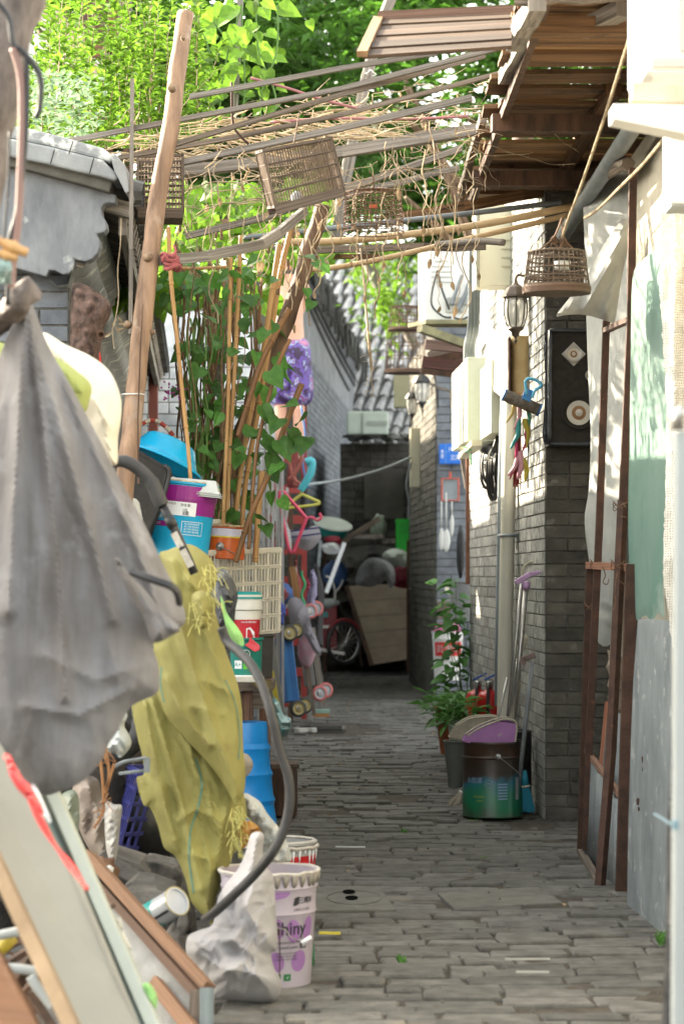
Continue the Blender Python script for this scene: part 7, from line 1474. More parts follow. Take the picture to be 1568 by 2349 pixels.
# blue ribbed tub upside down, dark box
t = thing('plastic_barrel', 'bright blue ribbed plastic barrel standing half behind the olive sack', 'barrel', P(560, 1893, 9.7)); T5 = Matrix.Translation(P(556, 1893, 9.7)); hb = mpx(237, 9.7)
mm = M(); rb = lambda z: .134 - .038 * z / hb; pr = [(0, 0), (rb(0), 0), (rb(0) + .004, .01)]
for k in range(1, 4): z = hb * k / 4; pr += [(rb(z - .02), z - .02), (rb(z) + .007, z), (rb(z + .02), z + .02)]
pr += [(rb(hb) + .003, hb - .01), (rb(hb), hb), (0, hb)]; mm.lathe(pr, T5, n=32); mm.build('barrel', pl('strong_blue', (.005, .22, .62), .35, stain=((.30, .36, .45), 30, .72)), t, auto=20)
mm = M(); mm.box((P(560, 0, 9.7).x, 9.78, .10), .24, .2, .205); mm.build('brick_block', m_conc, tag_=('rough block the blue barrel stands on', 'block'))
t = thing('wooden_box', 'dark wooden box on the ground behind the blue barrel', 'box', P(650, 1872, 12.1)); mm = M(); a, c = P(600, 1872, 12.1), P(680, 1755, 12.1); mm.box(((a + c) / 2 + Vector((0, .12, 0))), c.x - a.x, .28, c.z - a.z); mm.build('body', m_darkbark, t, bevel=.004)
mm = M(); mm.beam(P(618, 1758, 11.9), P(682, 1758, 12.0), .03, .02); mm.beam(P(676, 1758, 11.95), P(674, 1868, 11.95), .03, .02); mm.build('edge_boards', W('umber_wood', (.10, .07, .05), (.04, .028, .02)), t)
cloth('burlap_scrap', [(545, 1735), (566, 1730), (580, 1752), (572, 1775), (556, 1785), (540, 1770)], 8.5, mat('burlap', (.30, .26, .2), (.18, .15, .11), scale=40), tag_=('scrap of grey burlap behind the olive sack edge', 'scrap'), bulge=.02, back=.01)
# white sack in front
m_ws = mat('white_sack', (.44, .425, .43), (.33, .315, .32), scale=5, rough=.65, bump=.3, bscale=60, weave=140, stain=((.42, .38, .34), 7, .61), trans=.06)
cloth('white_sack', [(575, 1915), (595, 1908), (606, 1920), (602, 1950), (606, 1985), (620, 2000), (628, 2020), (632, 2080), (636, 2150), (634, 2180), (622, 2188), (628, 2220), (640, 2240), (646, 2265), (632, 2296), (600, 2300), (540, 2296), (490, 2290), (478, 2265), (452, 2235), (428, 2190), (430, 2150), (455, 2135), (488, 2120), (500, 2060), (525, 2020), (548, 1990), (565, 1950)],
      lambda u, v: 7.0 - .0003 * (v - 1950), m_ws, tag_=('crumpled dirty white woven sack slumped in front of the lilac bucket', 'sack'), bulge=.13, back=.10, kd=30, step=5.5,
      folds=[([(590, 1930), (560, 2020), (520, 2070)], .03, 9), ([(540, 2030), (580, 2110), (620, 2160)], .035, 10), ([(450, 2160), (520, 2150), (600, 2200)], .035, 10), ([(440, 2180), (500, 2220), (560, 2230), (635, 2245)], .04, 10), ([(480, 2250), (560, 2210), (620, 2270)], .03, 9), ([(600, 2010), (615, 2130)], .02, 8), ([(470, 2140), (440, 2200)], .02, 8), ([(510, 2050), (530, 2120)], .03, 8)], nz=(.022, .03, .02, .5), fine=.006)
cloth('printed_bag', [(552, 1830), (562, 1820), (580, 1828), (598, 1842), (614, 1868), (634, 1892), (652, 1920), (664, 1950), (668, 1975), (640, 1985), (606, 1975), (602, 1935), (598, 1908), (580, 1890), (562, 1870)], 7.45, mat('printed_poly', (.44, .43, .39), (.33, .35, .34), scale=9, rough=.4, bump=.4, bscale=30, stain=((.12, .42, .60), 7, .60)), tag_=('white plastic bag with blue print crumpled behind the white sack', 'bag'), bulge=.03, back=.03, kd=12, step=5, nz=(.022, .05, .03, .6))
cloth('amber_bag', [(548, 1890), (575, 1884), (598, 1905), (600, 1925), (580, 1912), (565, 1940), (552, 1945)], 7.3, pl('amber', (.30, .14, .02), .35), tag_=('crumpled amber cellophane between olive and white sacks', 'wrapper'), bulge=.03, back=.03, kd=8, nz=(.02, .08, .06, 0))
# the lilac bucket
r0, r1, h = .125, .146, .345
m_lb = mat('bucket_lilacwhite', (.42, .375, .43), (.34, .30, .345), scale=4, rough=.4, bump=.08, stain=((.32, .24, .17), 9, .66))
t, T = buck('paint_bucket', 'lilac-white paint bucket with purple blossoms and dried paint round the rim', 617, 2258, 7.28, r0, r1, h, m_lb, ribs=(.225, .30), n=64)
wr = lambda a, z, o=.0018: wrap(T, r0, r1, h, a, z, o); m_blos = pl('blossom_purple', (.30, .15, .36), .5)
def ellipse(a, z, rx, rz, rot=0, mt=m_blos, nm='petal', o=.0010):
    g = wrap(T, r0, r1, h, a, z, o); pts = [Vector((0, 0))] + [Vector((rx * math.cos(q) * math.cos(rot) - rz * math.sin(q) * math.sin(rot), rx * math.cos(q) * math.sin(rot) + rz * math.sin(q) * math.cos(rot))) for q in [i * 2 * math.pi / 24 for i in range(24)]]
    m_ = M(); m_.add([g(p.x, p.y) for p in pts], [(0, i, i % 24 + 1) for i in range(1, 25)]); return m_.build(nm, mt, t)
for a, z, rx, rz, ro in ((-.98, .175, .024, .035, .2), (-.55, .180, .022, .036, -.2), (-1.35, .185, .020, .03, .3), (-.80, .085, .028, .032, -.3), (-1.38, .085, .024, .03, .3), (-1.3, .285, .03, .012, .2)): ellipse(a, z, rx, rz, ro)
text('Shiny', .054, wr(-1.06, .182), m_ink, t, bold=.0009); text('P', .05, wr(-.50, .186), m_blos, t)
text('Environmentally friendly', .0135, wr(-1.10, .143), m_ink, t); text('water-based paint', .0135, wr(-1.22, .128), m_ink, t)
m_ = M(); wrapquad(m_, T, r0, r1, h, -.80, -.58, .122, .136, .0014, 6); m_.build('ink_tag', m_ink, t); text('三棵树', .008, wr(-.69, .129, .003), m_lt, t)
for k in range(3): text('内墙乳胶漆 净味环保 品质', .0062, wr(-1.15, .110 - k * .009), m_ink, t)
text('三棵树', .022, wr(-.66, .264), m_ink, t, bold=.0003); text('三棵树水漆 健康', .009, wr(-.78, .238), m_ink, t)
for k in range(3): ellipse(-.94 + .01 * k, .256 + k * .008, .012, .0045, .25, m_ink, 'pebble_logo', .0014)
m_ = M(); wrapquad(m_, T, r0, r1, h, -1.45, -1.27, .028, .048, .001, 4); wrapquad(m_, T, r0, r1, h, -1.2, -1.02, .028, .048, .001, 4); m_.build('green_marks', pl('mark_green', (.02, .16, .05)), t); text('✓', .014, wr(-1.11, .038, .003), m_lt, t)
mm = M(); mm.tube([T @ Vector(((r1 + .004) * math.cos(a), (r1 + .004) * math.sin(a), h + RU(-.002, .002))) for a in [i * .15 for i in range(42)]], .0055, 6, closed=True); mm.build('crusted_rim', mat('pale_crust', (.60, .57, .52), (.42, .38, .33), scale=40, rough=.9, bump=.9), t, smooth=True)
mm = M(); mm.lathe([(0, h - .03), (r1 - .008, h - .034)], T, n=40); mm.build('dried_paint', mat('dried_paint', (.36, .29, .23), (.24, .19, .15), scale=9, rough=.9, bump=.5), t)
mm = M()
for k in range(10):
    a = -2.0 + k * .2 + RU(-.05, .05); g = wr(a, h - .012, .001); mm.tube([g(0, .008), g(0, -RU(.004, .022)), g(0, -RU(.022, .03))], [.012, .010, .004], 6)
mm.build('paint_drips', mat('drip_dark', (.30, .27, .22), (.2, .18, .15), scale=30), t, smooth=True)
mm = M(); g0 = T @ Vector((-.10, -.112, .17)); mm.tube(curve([g0, P(640, 2130, 7.1), P(668, 2152, 7.09), P(690, 2160, 7.08)], 5), .002, 5); mm.build('bail_wire', m_steel, t)
mm = M(); mm.tube([P(692, 2164, 7.08), P(713, 2150, 7.09)], .0062, 10); mm.build('bail_grip', m_lt, t, smooth=True)
mm = M()
for k in range(5): p = [wr(-1.32, .06 - k * .012)(RU(-.004, .004), 0) for _ in range(2)]
mm.tube([wr(-1.32, .20)(0, 0), wr(-1.32, .10)(.003, 0), wr(-1.30, .05)(0, 0), wr(-1.34, .03)(0, 0), wr(-1.29, .015)(0, 0)], .0016, 5); mm.build('crack', m_darkbark, t)
# red can behind
r0, r1, h = .118, .124, .25
t, T = buck('paint_can', 'red can splashed with white paint, its rim caked, behind the lilac bucket', 640, 2096, 8.25, r0, r1, h, pl('can_silver', (.36, .36, .35), .4), 'can', n=56)
cyl(.10, .205, mat('can_red', (.45, .012, .015), (.36, .01, .012), scale=5, rough=.35, bump=.05, stain=((.6, .58, .55), 34, .66)), 'red_print', aa=-2.4, ab=.1)
a_ = -1.12; q = T @ Vector(((r1) * math.cos(a_), (r1) * math.sin(a_), .150)); mm = M(); mm.lathe([(0, .018), (.009, .018), (.011, .010), (.020, .008), (.023, 0)], frame(q, (math.cos(a_), math.sin(a_), 0)), n=20); mm.build('lug', m_steel, t, smooth=True)
mm = M(); mm.tube(curve([q + Vector((0, -.018, 0)), q + Vector((.015, -.02, -.04)), q + Vector((.02, -.01, -.10))], 4), .0028, 6); mm.build('bail_wire', m_steel, t)
mm = M(); mm.tube([T @ Vector(((r1 + .006) * math.cos(a), (r1 + .006) * math.sin(a), h - .018 + RU(-.003, .003))) for a in [i * .13 for i in range(48)]], .007, 6, closed=True); mm.tube([T @ Vector(((r1 - .004) * math.cos(a), (r1 - .004) * math.sin(a), h)) for a in [i * .2 for i in range(32)]], .005, 6, closed=True); mm.build('caked_rim', MC['pale_crust'], t, smooth=True)
mm = M()
for k in range(12): a = -2.1 + k * .19; g = wr2 = wrap(T, r0, r1, h, a, h - .025, .002); L_ = RU(.01, .05); mm.tube([g(0, .006), g(0, -L_ * .6), g(0, -L_)], [.006, .0035, .0015], 5)
mm.build('white_drips', m_lt, t, smooth=True)
cloth('green_netbag', [(702, 2140), (714, 2128), (720, 2170), (718, 2225), (700, 2232), (696, 2190)], 7.5, pl('netgreen', (.02, .16, .06), .5), tag_=('scrap of green netting squeezed behind the lilac bucket', 'netting'), bulge=.02, back=.02, nz=(.02, .1, .08, 0))
# rubble
def rock(label, pts, Y, dep, mt=m_conc, name='rubble_block', cat='rubble block'):
    mm = M(); f = [P(u, v, Y + RU(-.01, .01)) for u, v in pts]; bk = [p + Vector((RU(-.03, .02), dep, RU(.0, .03))) for p in f]; n = len(f); mm.add(f + bk, [tuple(reversed(range(n))), tuple(range(n, 2 * n))] + [(i, (i + 1) % n, (i + 1) % n + n, i + n) for i in range(n)])
    o = mm.build(name, mt, tag_=(label, cat, 'broken masonry in the junk pile'), bevel=.008); return o
m_rub = mat('rubble', (.20, .185, .165), (.11, .10, .09), scale=9, rough=.95, bump=.9, bscale=60); m_rub2 = mat('mottled_stone', (.19, .18, .165), (.05, .047, .043), scale=26, rough=.95, bump=1, bscale=50)
rock('long grey broken slab tilting down under the beige plastic bag', [(228, 1962), (240, 1950), (318, 1985), (344, 2010), (330, 2032), (290, 2020), (236, 1995)], 7.5, .22, m_rub)
rock('mottled rough stone block right of the long slab', [(320, 1985), (335, 1976), (405, 1990), (418, 2010), (412, 2048), (352, 2042), (330, 2010)], 7.6, .2, m_rub2)
rock('pale smooth stone under the mottled block', [(280, 2045), (300, 2036), (360, 2040), (398, 2060), (372, 2095), (330, 2125), (296, 2100), (276, 2070)], 7.3, .22, m_rub)
rock('dusty brick end just above the tin can', [(348, 2048), (405, 2048), (412, 2075), (380, 2088), (350, 2070)], 7.5, .16, m_rub)
rock('brown-grey lump right of the tin can', [(410, 2100), (428, 2084), (432, 2120), (420, 2148), (400, 2140)], 7.3, .15, m_rub)
rock('lower grey rubble block behind the wooden tray frame', [(372, 2150), (385, 2138), (408, 2150), (418, 2200), (412, 2240), (380, 2220)], 7.2, .2, m_rub)
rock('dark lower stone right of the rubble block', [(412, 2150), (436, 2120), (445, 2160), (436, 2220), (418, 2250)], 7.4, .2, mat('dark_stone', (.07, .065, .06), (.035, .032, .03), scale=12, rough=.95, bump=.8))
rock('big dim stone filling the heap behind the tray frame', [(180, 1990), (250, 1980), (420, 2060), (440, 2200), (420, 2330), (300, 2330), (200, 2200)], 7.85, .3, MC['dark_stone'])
mm = M(); mm.blob(P(238, 2010, 7.35), .045, .05, .055, .2, 10); mm.build('rusty_lump', mat('rusty_lump', (.20, .10, .05), (.09, .045, .025), scale=16, bump=.9), smooth=True, tag_=('round rusty lump with a white tuft in the rubble', 'lump'))
mm = M(); mm.blob(P(245, 1998, 7.28), .02, .015, .014, .5, 8); mm.build('white_tuft', m_whitepaint, smooth=True, tag_=('white foam tuft stuck on the rusty lump', 'foam'))
# tin can
c = P(352, 2100, 7.05); ax = (P(405, 2068, 6.98) - c).normalized(); T = frame(c - ax * .02, ax); t = thing('tin_can', 'silver and teal tin can lying tilted on the rubble', 'can', c); hL = .135
mm = M(); mm.lathe([(0, 0), (.040, 0), (.042, .004), (.041, .012), (.041, hL - .01), (.043, hL - .005), (.042, hL), (.036, hL), (.035, hL - .006), (0, hL - .006)], T, n=36); mm.build('body', pl('tin_silver', (.50, .52, .55), .3, metal=.3), t, auto=40)
m_ = M(); wrapquad(m_, T, .041, .041, hL, -math.pi, math.pi, .018, .058, .001, 30); m_.build('teal_band', pl('tin_teal', (.01, .25, .24), .4), t)
m_ = M(); [wrapquad(m_, T, .041, .041, hL, a, a + .12, .02, hL - .01, .0016, 2) for a in (.6, -2.6, 3.6)]; m_.build('seam', MC['ink_black'], t); mm = M(); mm.tube([T @ Vector((.043 * math.cos(a), .043 * math.sin(a), hL)) for a in [i * .3 for i in range(21)]], .0018, 5, closed=True); mm.build('brass_rim', pl('brass', (.40, .33, .12), .4), t)
for k in range(3): text('植物油', .012, wrap(T, .041, .041, hL, -1.2 + .5 * k, .085, .002), MC['lid_teal'], t)
# blue-purple crate
t = crate('dusty blue-purple plastic crate standing on end deep in the junk pile', P(272, 1950, 7.9), P(325, 1945, 8.15), Vector((.07, 0, mpx(172, 8))), Vector((-.06, .24, 0)), mat('crate_violet', (.035, .04, .22), (.025, .027, .13), scale=12, rough=.6, stain=((.17, .13, .09), 14, .60)), 3, 5, slots=False)
# bags of beige plastic
m_bei = mat('beige_film', (.36, .30, .25), (.24, .19, .16), scale=6, rough=.4, bump=.5, bscale=22, trans=.1)
cloth('beige_bag', [(172, 1790), (200, 1780), (225, 1790), (235, 1830), (262, 1850), (262, 1900), (268, 1940), (240, 1980), (222, 1970), (205, 1950), (180, 1900), (165, 1840)], 7.6, m_bei, tag_=('crumpled beige plastic bag hanging in the junk left of the violet crate', 'bag'), bulge=.06, back=.08, kd=22, nz=(.04, .05, .015, .15), folds=[([(205, 1790), (215, 1950)], .03, 6), ([(238, 1850), (240, 1960)], .03, 6)])
cloth('pale_bag', [(242, 1840), (262, 1846), (280, 1850), (276, 1890), (272, 1935), (262, 1985), (246, 1960), (240, 1900)], 7.4, mat('pale_film', (.45, .44, .42), (.32, .30, .28), scale=8, rough=.35, bump=.4, bscale=25), tag_=('pale translucent bag hanging just left of the violet crate', 'bag'), bulge=.04, back=.04, kd=14, nz=(.03, .08, .02, .1))
cloth('white_bag', [(248, 1690), (262, 1650), (278, 1625), (292, 1640), (285, 1665), (298, 1690), (300, 1712), (278, 1738), (262, 1728), (240, 1722)], 7.3, mat('white_film', (.50, .53, .53), (.36, .39, .39), scale=8, rough=.3, bump=.4, bscale=25, trans=.1), tag_=('thin white plastic bag caught under the edge of the grey tarp', 'bag'), bulge=.05, back=.03, kd=12, nz=(.03, .07, .04, .4))
cloth('greenish_bag', [(138, 1830), (165, 1812), (180, 1830), (182, 1890), (172, 1925), (150, 1930), (140, 1890)], 7.2, mat('green_film', (.22, .25, .20), (.12, .14, .11), scale=8, rough=.3, bump=.4, bscale=25), tag_=('smoky grey-green plastic bag behind the white-edged board', 'bag'), bulge=.05, back=.04, kd=14, nz=(.03, .05, .03, .2))
mm = M(); c_ = curve([P(190, 1745, 7.6), P(230, 1738, 7.5), P(270, 1732, 7.5), P(310, 1700, 7.6), P(330, 1650, 7.8)], 7); mm.tube(c_, .030, 12); mm.build('tyre', mat('tyre_rubber', (.03, .03, .033), (.018, .018, .02), scale=60, st=(1, 1, 1), rough=.7, bump=1, bscale=40), smooth=True, tag_=('piece of dark ribbed tyre lying across the junk', 'tyre'))
mm = M(); mm.tube(curve([P(262, 1760, 7.4), P(285, 1748, 7.35), P(320, 1742, 7.35), P(335, 1738, 7.35)], 4), .006, 6); mm.tube(curve([P(275, 1775, 7.4), P(300, 1772, 7.35), P(335, 1768, 7.35)], 4), .006, 6); mm.box(P(337, 1755, 7.33), .018, .01, .045); mm.build('metal_bracket', m_greypipe, smooth=False, tag_=('thin forked metal bracket poking out by the olive sack', 'bracket'))
mm = M()
for pts in ([(228, 1710), (232, 1760), (236, 1800), (238, 1860)], [(240, 1705), (246, 1740), (250, 1775), (244, 1815)], [(238, 1860), (225, 1885), (215, 1900)], [(262, 1752), (250, 1790), (240, 1820)]): mm.tube(curve([P(u, v, 7.15) for u, v in pts], 5), .0045, 6)
for k in range(16): q = P(RU(226, 250), RU(1710, 1870), 7.15); mm.tube([q, q + Vector((RU(-.04, .04), RU(-.02, .02), RU(-.04, .02)))], [.0022, .001], 4)
mm.build('dried_root', mat('orange_root', (.34, .17, .07), (.20, .09, .04), scale=20, rough=.9), tag_=('dried orange-brown root hanging over the beige bag', 'root'))
# ------------------------------------------------ blurred foreground boards
def board(name, label, pts, t_, mt, cat='board', bevel=.002):
    mm = M(); q = [P(*p) for p in pts]; n = (q[1] - q[0]).cross(q[3] - q[0]).normalized(); n = n if n.y > 0 else -n; mm.slab(q, n, t_); return mm.build(name, mt, tag_=(label, cat), bevel=bevel)
m_frost = mat('pale_teal_panel', (.15, .19, .175), (.13, .16, .148), scale=5, rough=.6, bump=.1)
t = thing('framed_panel', 'leaning pale teal panel in a thick white frame at the lower left', 'panel', P(330, 2500, 5.6))
mm = M(); q = [P(-60, 1470, 6.3), P(0, 1570, 6.2), P(360, 2380, 5.45), P(290, 2400, 5.3), P(-60, 1700, 5.9)]; mm.slab(q, (0, 1, 0), .015); mm.build('panel', m_frost, t)
mm = M(); a, b = P(-12, 1510, 6.2), P(372, 2400, 5.4); mm.beam(a, b, .030, .035, up=(0, 1, 0)); mm.build('frame_stile', mat('ivory_frame', (.38, .40, .34), (.33, .345, .295), scale=4, rough=.5, bump=.05), t, bevel=.004)
mm = M(); mm.beam(P(-60, 1600, 6.16), P(20, 1585, 6.16), .04, .035, up=(0, 1, 0)); mm.build('frame_rail', MC['ivory_frame'], t)
m_bb = mat('beige_laminate', (.235, .222, .178), (.19, .178, .143), scale=3, st=(1, 1, .25), rough=.55, bump=.08)
t = thing('laminate_board', 'beige laminated board with raw edge leaning in the lower left foreground', 'board', P(300, 2400, 4.6))
mm = M(); mm.slab([P(-40, 1640, 5.4), P(40, 1780, 5.3), P(190, 2040, 5.0), P(330, 2380, 4.7), P(180, 2420, 4.6), P(-30, 1960, 5.0)], (0, 1, 0), .018); mm.build('face', m_bb, t, bevel=.003)
mm = M(); mm.beam(P(-30, 1935, 4.92), P(185, 2400, 4.55), .028, .03, up=(0, 1, 0)); mm.build('raw_edge', mat('raw_edge', (.26, .175, .095), (.16, .10, .05), scale=9, st=(1, 1, .3), rough=.7), t)
m_redp = mat('red_film', (.62, .02, .01), (.5, .015, .01), scale=6, rough=.35, bump=.2)
mm = M(); c_ = curve([P(10, 1735, 5.1), P(25, 1745, 5.08), P(45, 1790, 5.05), P(75, 1850, 5.0), P(120, 1930, 4.95), P(165, 1990, 4.9), P(200, 2040, 4.85)], 6)
for i in range(len(c_) - 1): mm.beam(c_[i], c_[i + 1] + (c_[i + 1] - c_[i]) * .03, .010 + .004 * math.sin(i * .7), .004 + .0001 * i, up=(0, 1, 0))
mm.build('red_ribbon', m_redp, tag_=('bright red plastic ribbon running down the beige board', 'ribbon'))
cloth('red_wrapper', [(15, 1742), (32, 1750), (52, 1785), (72, 1805), (100, 1860), (95, 1868), (68, 1840), (40, 1810), (22, 1778)], 5.0, mat('pink_film', (.60, .10, .12), (.5, .03, .02), scale=12, rough=.3, stain=((.75, .5, .1), 12, .6)), tag_=('crumpled pink and red wrapper at the top of the red ribbon', 'wrapper'), bulge=.012, back=.01, kd=6, nz=(.01, .1, .1, 0))
cloth('white_wrapper', [(72, 1800), (85, 1810), (100, 1840), (118, 1885), (104, 1880), (86, 1850)], 5.05, m_whitepaint, tag_=('torn white wrapper beside the red ribbon', 'wrapper'), bulge=.01, back=.01, kd=6)
t = thing('wooden_tray', 'brown wooden tray with a grey board inside, leaning in the lower left', 'tray', P(470, 2400, 6.2))
m_fr = W('ginger_wood', (.24, .125, .065), (.13, .07, .04)); mm = M(); mm.beam(P(202, 1962, 7.0), P(478, 2268, 6.3), .030, .035, up=(0, 1, 0)); mm.build('upper_rail', m_fr, t, bevel=.003)
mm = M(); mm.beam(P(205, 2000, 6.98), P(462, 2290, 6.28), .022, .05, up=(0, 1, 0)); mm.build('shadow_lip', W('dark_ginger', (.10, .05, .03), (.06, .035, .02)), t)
mm = M(); mm.slab([P(212, 2020, 6.98), P(452, 2284, 6.3), P(440, 2400, 6.2), P(360, 2360, 6.3), P(235, 2160, 6.7)], (0, 1, 0), .01); mm.build('grey_board', mat('fibre_grey', (.27, .265, .25), (.20, .195, .18), scale=14, rough=.9, bump=.4, stain=((.14, .12, .10), 30, .68)), t)
mm = M(); mm.beam(P(452, 2275, 6.27), P(440, 2450, 6.2), .035, .04, up=(0, 1, 0)); mm.build('end_block', W('torn_wood', (.22, .17, .13), (.10, .075, .055)), t); mm = M(); mm.beam(P(474, 2268, 6.25), P(474, 2450, 6.2), .034, .05, up=(0, 1, 0)); mm.build('grey_batten', W('blue_grey_wood', (.22, .25, .25), (.14, .16, .16)), t)
mm = M(); mm.beam(P(355, 2255, 6.4), P(470, 2400, 6.1), .035, .03, up=(0, 1, 0)); mm.build('lower_rail', m_fr, t)
cloth('lime_glove', [(325, 2262), (338, 2255), (352, 2268), (361, 2292), (356, 2318), (344, 2310), (330, 2288)], 5.5, MC['lime'], tag_=('lime-green crumpled foil under the white frame near the bottom', 'foil'), bulge=.03, back=.02, kd=9, nz=(.02, .06, .06, 0))
cloth('white_scraps', [(262, 2095), (275, 2105), (283, 2120), (285, 2140), (300, 2170), (308, 2190), (312, 2230), (300, 2215), (285, 2170), (268, 2130)], 5.7, pl('creamy_scrap', (.55, .52, .45), .6), tag_=('torn creamy scraps stuck along the white frame', 'scraps'), bulge=.015, back=.01, kd=6, smooth_out=False, jag=2)
board('orange_plank', 'orange-brown plank crossing the bottom left corner', [(-60, 2120, 4.9), (0, 2190, 4.8), (110, 2400, 4.6), (20, 2460, 4.6)], .02, W('orange_wood', (.17, .075, .03), (.10, .042, .015)), 'plank')
for k, (pts, lab) in enumerate((([(-60, 2160), (20, 2142), (70, 2135), (120, 2140)], 'upper dirty white tube in the dark gap at the lower left'), ([(-60, 2215), (30, 2222), (110, 2232), (190, 2240)], 'lower dirty white tube in the dark gap at the lower left'), ([(70, 2240), (85, 2265), (105, 2290), (120, 2310)], 'short bluish white tube in the dark gap near the bottom border'))):
    mm = M(); mm.tube(curve([P(u, v, 5.8 - .1 * k) for u, v in pts], 5), .012, 8); mm.build('plastic_tube', pl('tube_white', (.48, .49, .47), .5), smooth=True, tag_=(lab, 'tube'))
# big dark backing heap that the items rest on
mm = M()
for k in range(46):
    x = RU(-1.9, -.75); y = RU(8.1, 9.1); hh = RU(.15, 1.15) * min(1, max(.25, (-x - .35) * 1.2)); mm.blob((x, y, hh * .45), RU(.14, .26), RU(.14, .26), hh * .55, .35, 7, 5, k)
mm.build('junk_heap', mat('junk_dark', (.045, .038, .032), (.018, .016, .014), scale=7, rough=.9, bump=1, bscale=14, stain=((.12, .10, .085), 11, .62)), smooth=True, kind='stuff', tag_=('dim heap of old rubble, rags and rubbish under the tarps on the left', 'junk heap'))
mm = M()
for k in range(16):
    q = P(RU(10, 170), RU(2080, 2340), RU(6.0, 6.8)); d = Vector((RU(-1, 1), RU(-.4, .4), RU(-.7, .7))).normalized() * RU(.1, .3); mm.beam(q, q + d, RU(.012, .04), RU(.008, .02), jit=.003)
mm.build('wood_scraps', m_darkbark, kind='stuff', tag_=('splinters and offcuts of dark wood in the lower left heap', 'wood scraps'))
mm = M(); mm.tube([P(-20, 2200, 5.9), P(30, 2150, 5.9)], .016, 8); mm.build('yellow_tube', pl('dull_yellow', (.45, .33, .03)), smooth=True, tag_=('yellow plastic tube in the dark gap at the left border', 'tube'))
# cylindrical dark can behind the sack
c = P(330, 1960, 8.2); mm = M(); mm.lathe([(0, 0), (.09, 0), (.10, .2), (0, .2)], Matrix.Translation(c), n=20); mm.build('dark_pot', m_black, smooth=True, tag_=('dark pot in the shadows between the violet crate and the olive sack', 'pot'))
# ================================================================== middle distance, left side
def wheel(m_list, t, c, r, w_, ax, mts):
    T = frame(c, ax); mm = M(); mm.lathe([(r * .72, -w_ / 2), (r * .95, -w_ / 2), (r, -w_ * .3), (r, w_ * .3), (r * .95, w_ / 2), (r * .72, w_ / 2)], T, n=28); t = mm.build('wheel', mts[0], t, smooth=True)
    mm = M(); mm.lathe([(0, -w_ * .3), (r * .35, -w_ * .4), (r * .5, -w_ * .25), (r * .72, -w_ * .45), (r * .74, w_ * .45), (r * .5, w_ * .25), (r * .3, w_ * .4), (0, w_ * .4)], T, n=24); mm.build('rim', mts[1], t, smooth=False)
    mm = M(); mm.lathe([(0, w_ * .6), (r * .18, w_ * .6), (r * .2, w_ * .3), (0, w_ * .3)], T, n=12); mm.lathe([(0, -w_ * .6), (r * .18, -w_ * .6), (r * .2, -w_ * .3), (0, -w_ * .3)], T, n=12); mm.build('hub', m_steel, t)
m_wb = pl('wheel_black', (.03, .03, .03), .6); m_wy = pl('rim_mustard', (.33, .27, .12), .6); m_wp = pl('wheel_red', (.42, .10, .09), .5); m_wg = pl('rim_grey', (.28, .28, .30), .5)
def scooter(label, u0, v0, u1, v1, Y, body, wm, sw, wd=.10):
    t = thing('kick_scooter', label, 'scooter', P(u1, v1, Y), 'scooters stood on end'); a, b = P(u0, v0, Y), P(u1, v1, Y - .1); d = (b - a).normalized(); side = Vector((0, 1, 0)).cross(d).normalized()
    mm = M(); mm.beam(a.lerp(b, .06), a.lerp(b, .92), wd, .03, up=(0, 1, 0)); mm.build('deck', body, t, bevel=.006)
    mm = M(); mm.beam(a.lerp(b, .08) + Vector((0, -.018, 0)), a.lerp(b, .90) + Vector((0, -.018, 0)), wd * .25, .012, up=(0, 1, 0)); mm.build('deck_rib', pl('deck_highlight', (.02, .16, .42)), t)
    for q, dx in ((a, -1), (b, 1)):
        f = q + Vector((.02, -.02, 0)); mm = M(); mm.beam(f, f + Vector((.09 * sw, -.05, 0)), .03, .035, up=(0, 0, 1)); mm.build('fork', m_lt if dx < 0 else m_steel, t, bevel=.004)
        for k in (0, 1): wheel(None, t, f + Vector((.085 * sw + .045 * k, -.04 + .09 * k, .02 * k)), .062, .028, (.42, -1, .1), wm)
    mm = M(); mm.tube([a + Vector((-.03, .05, -.1)), a + Vector((-.05, .08, .35))], .014, 8); mm.build('steering_tube', m_steel, t, smooth=True)
    return t
m_blue = pl('deck_blue', (.01, .11, .33), .4)
scooter('blue scooter with black and mustard wheels stood on end against the shelf', 648, 1452, 668, 1625, 17.6, m_blue, (m_wb, m_wy), .35, .13)
scooter('scooter with red wheels stood on end right of the blue one', 690, 1402, 712, 1590, 19.2, pl('deck_grey', (.16, .15, .14), .5), (m_wp, m_wg), .6, .09)
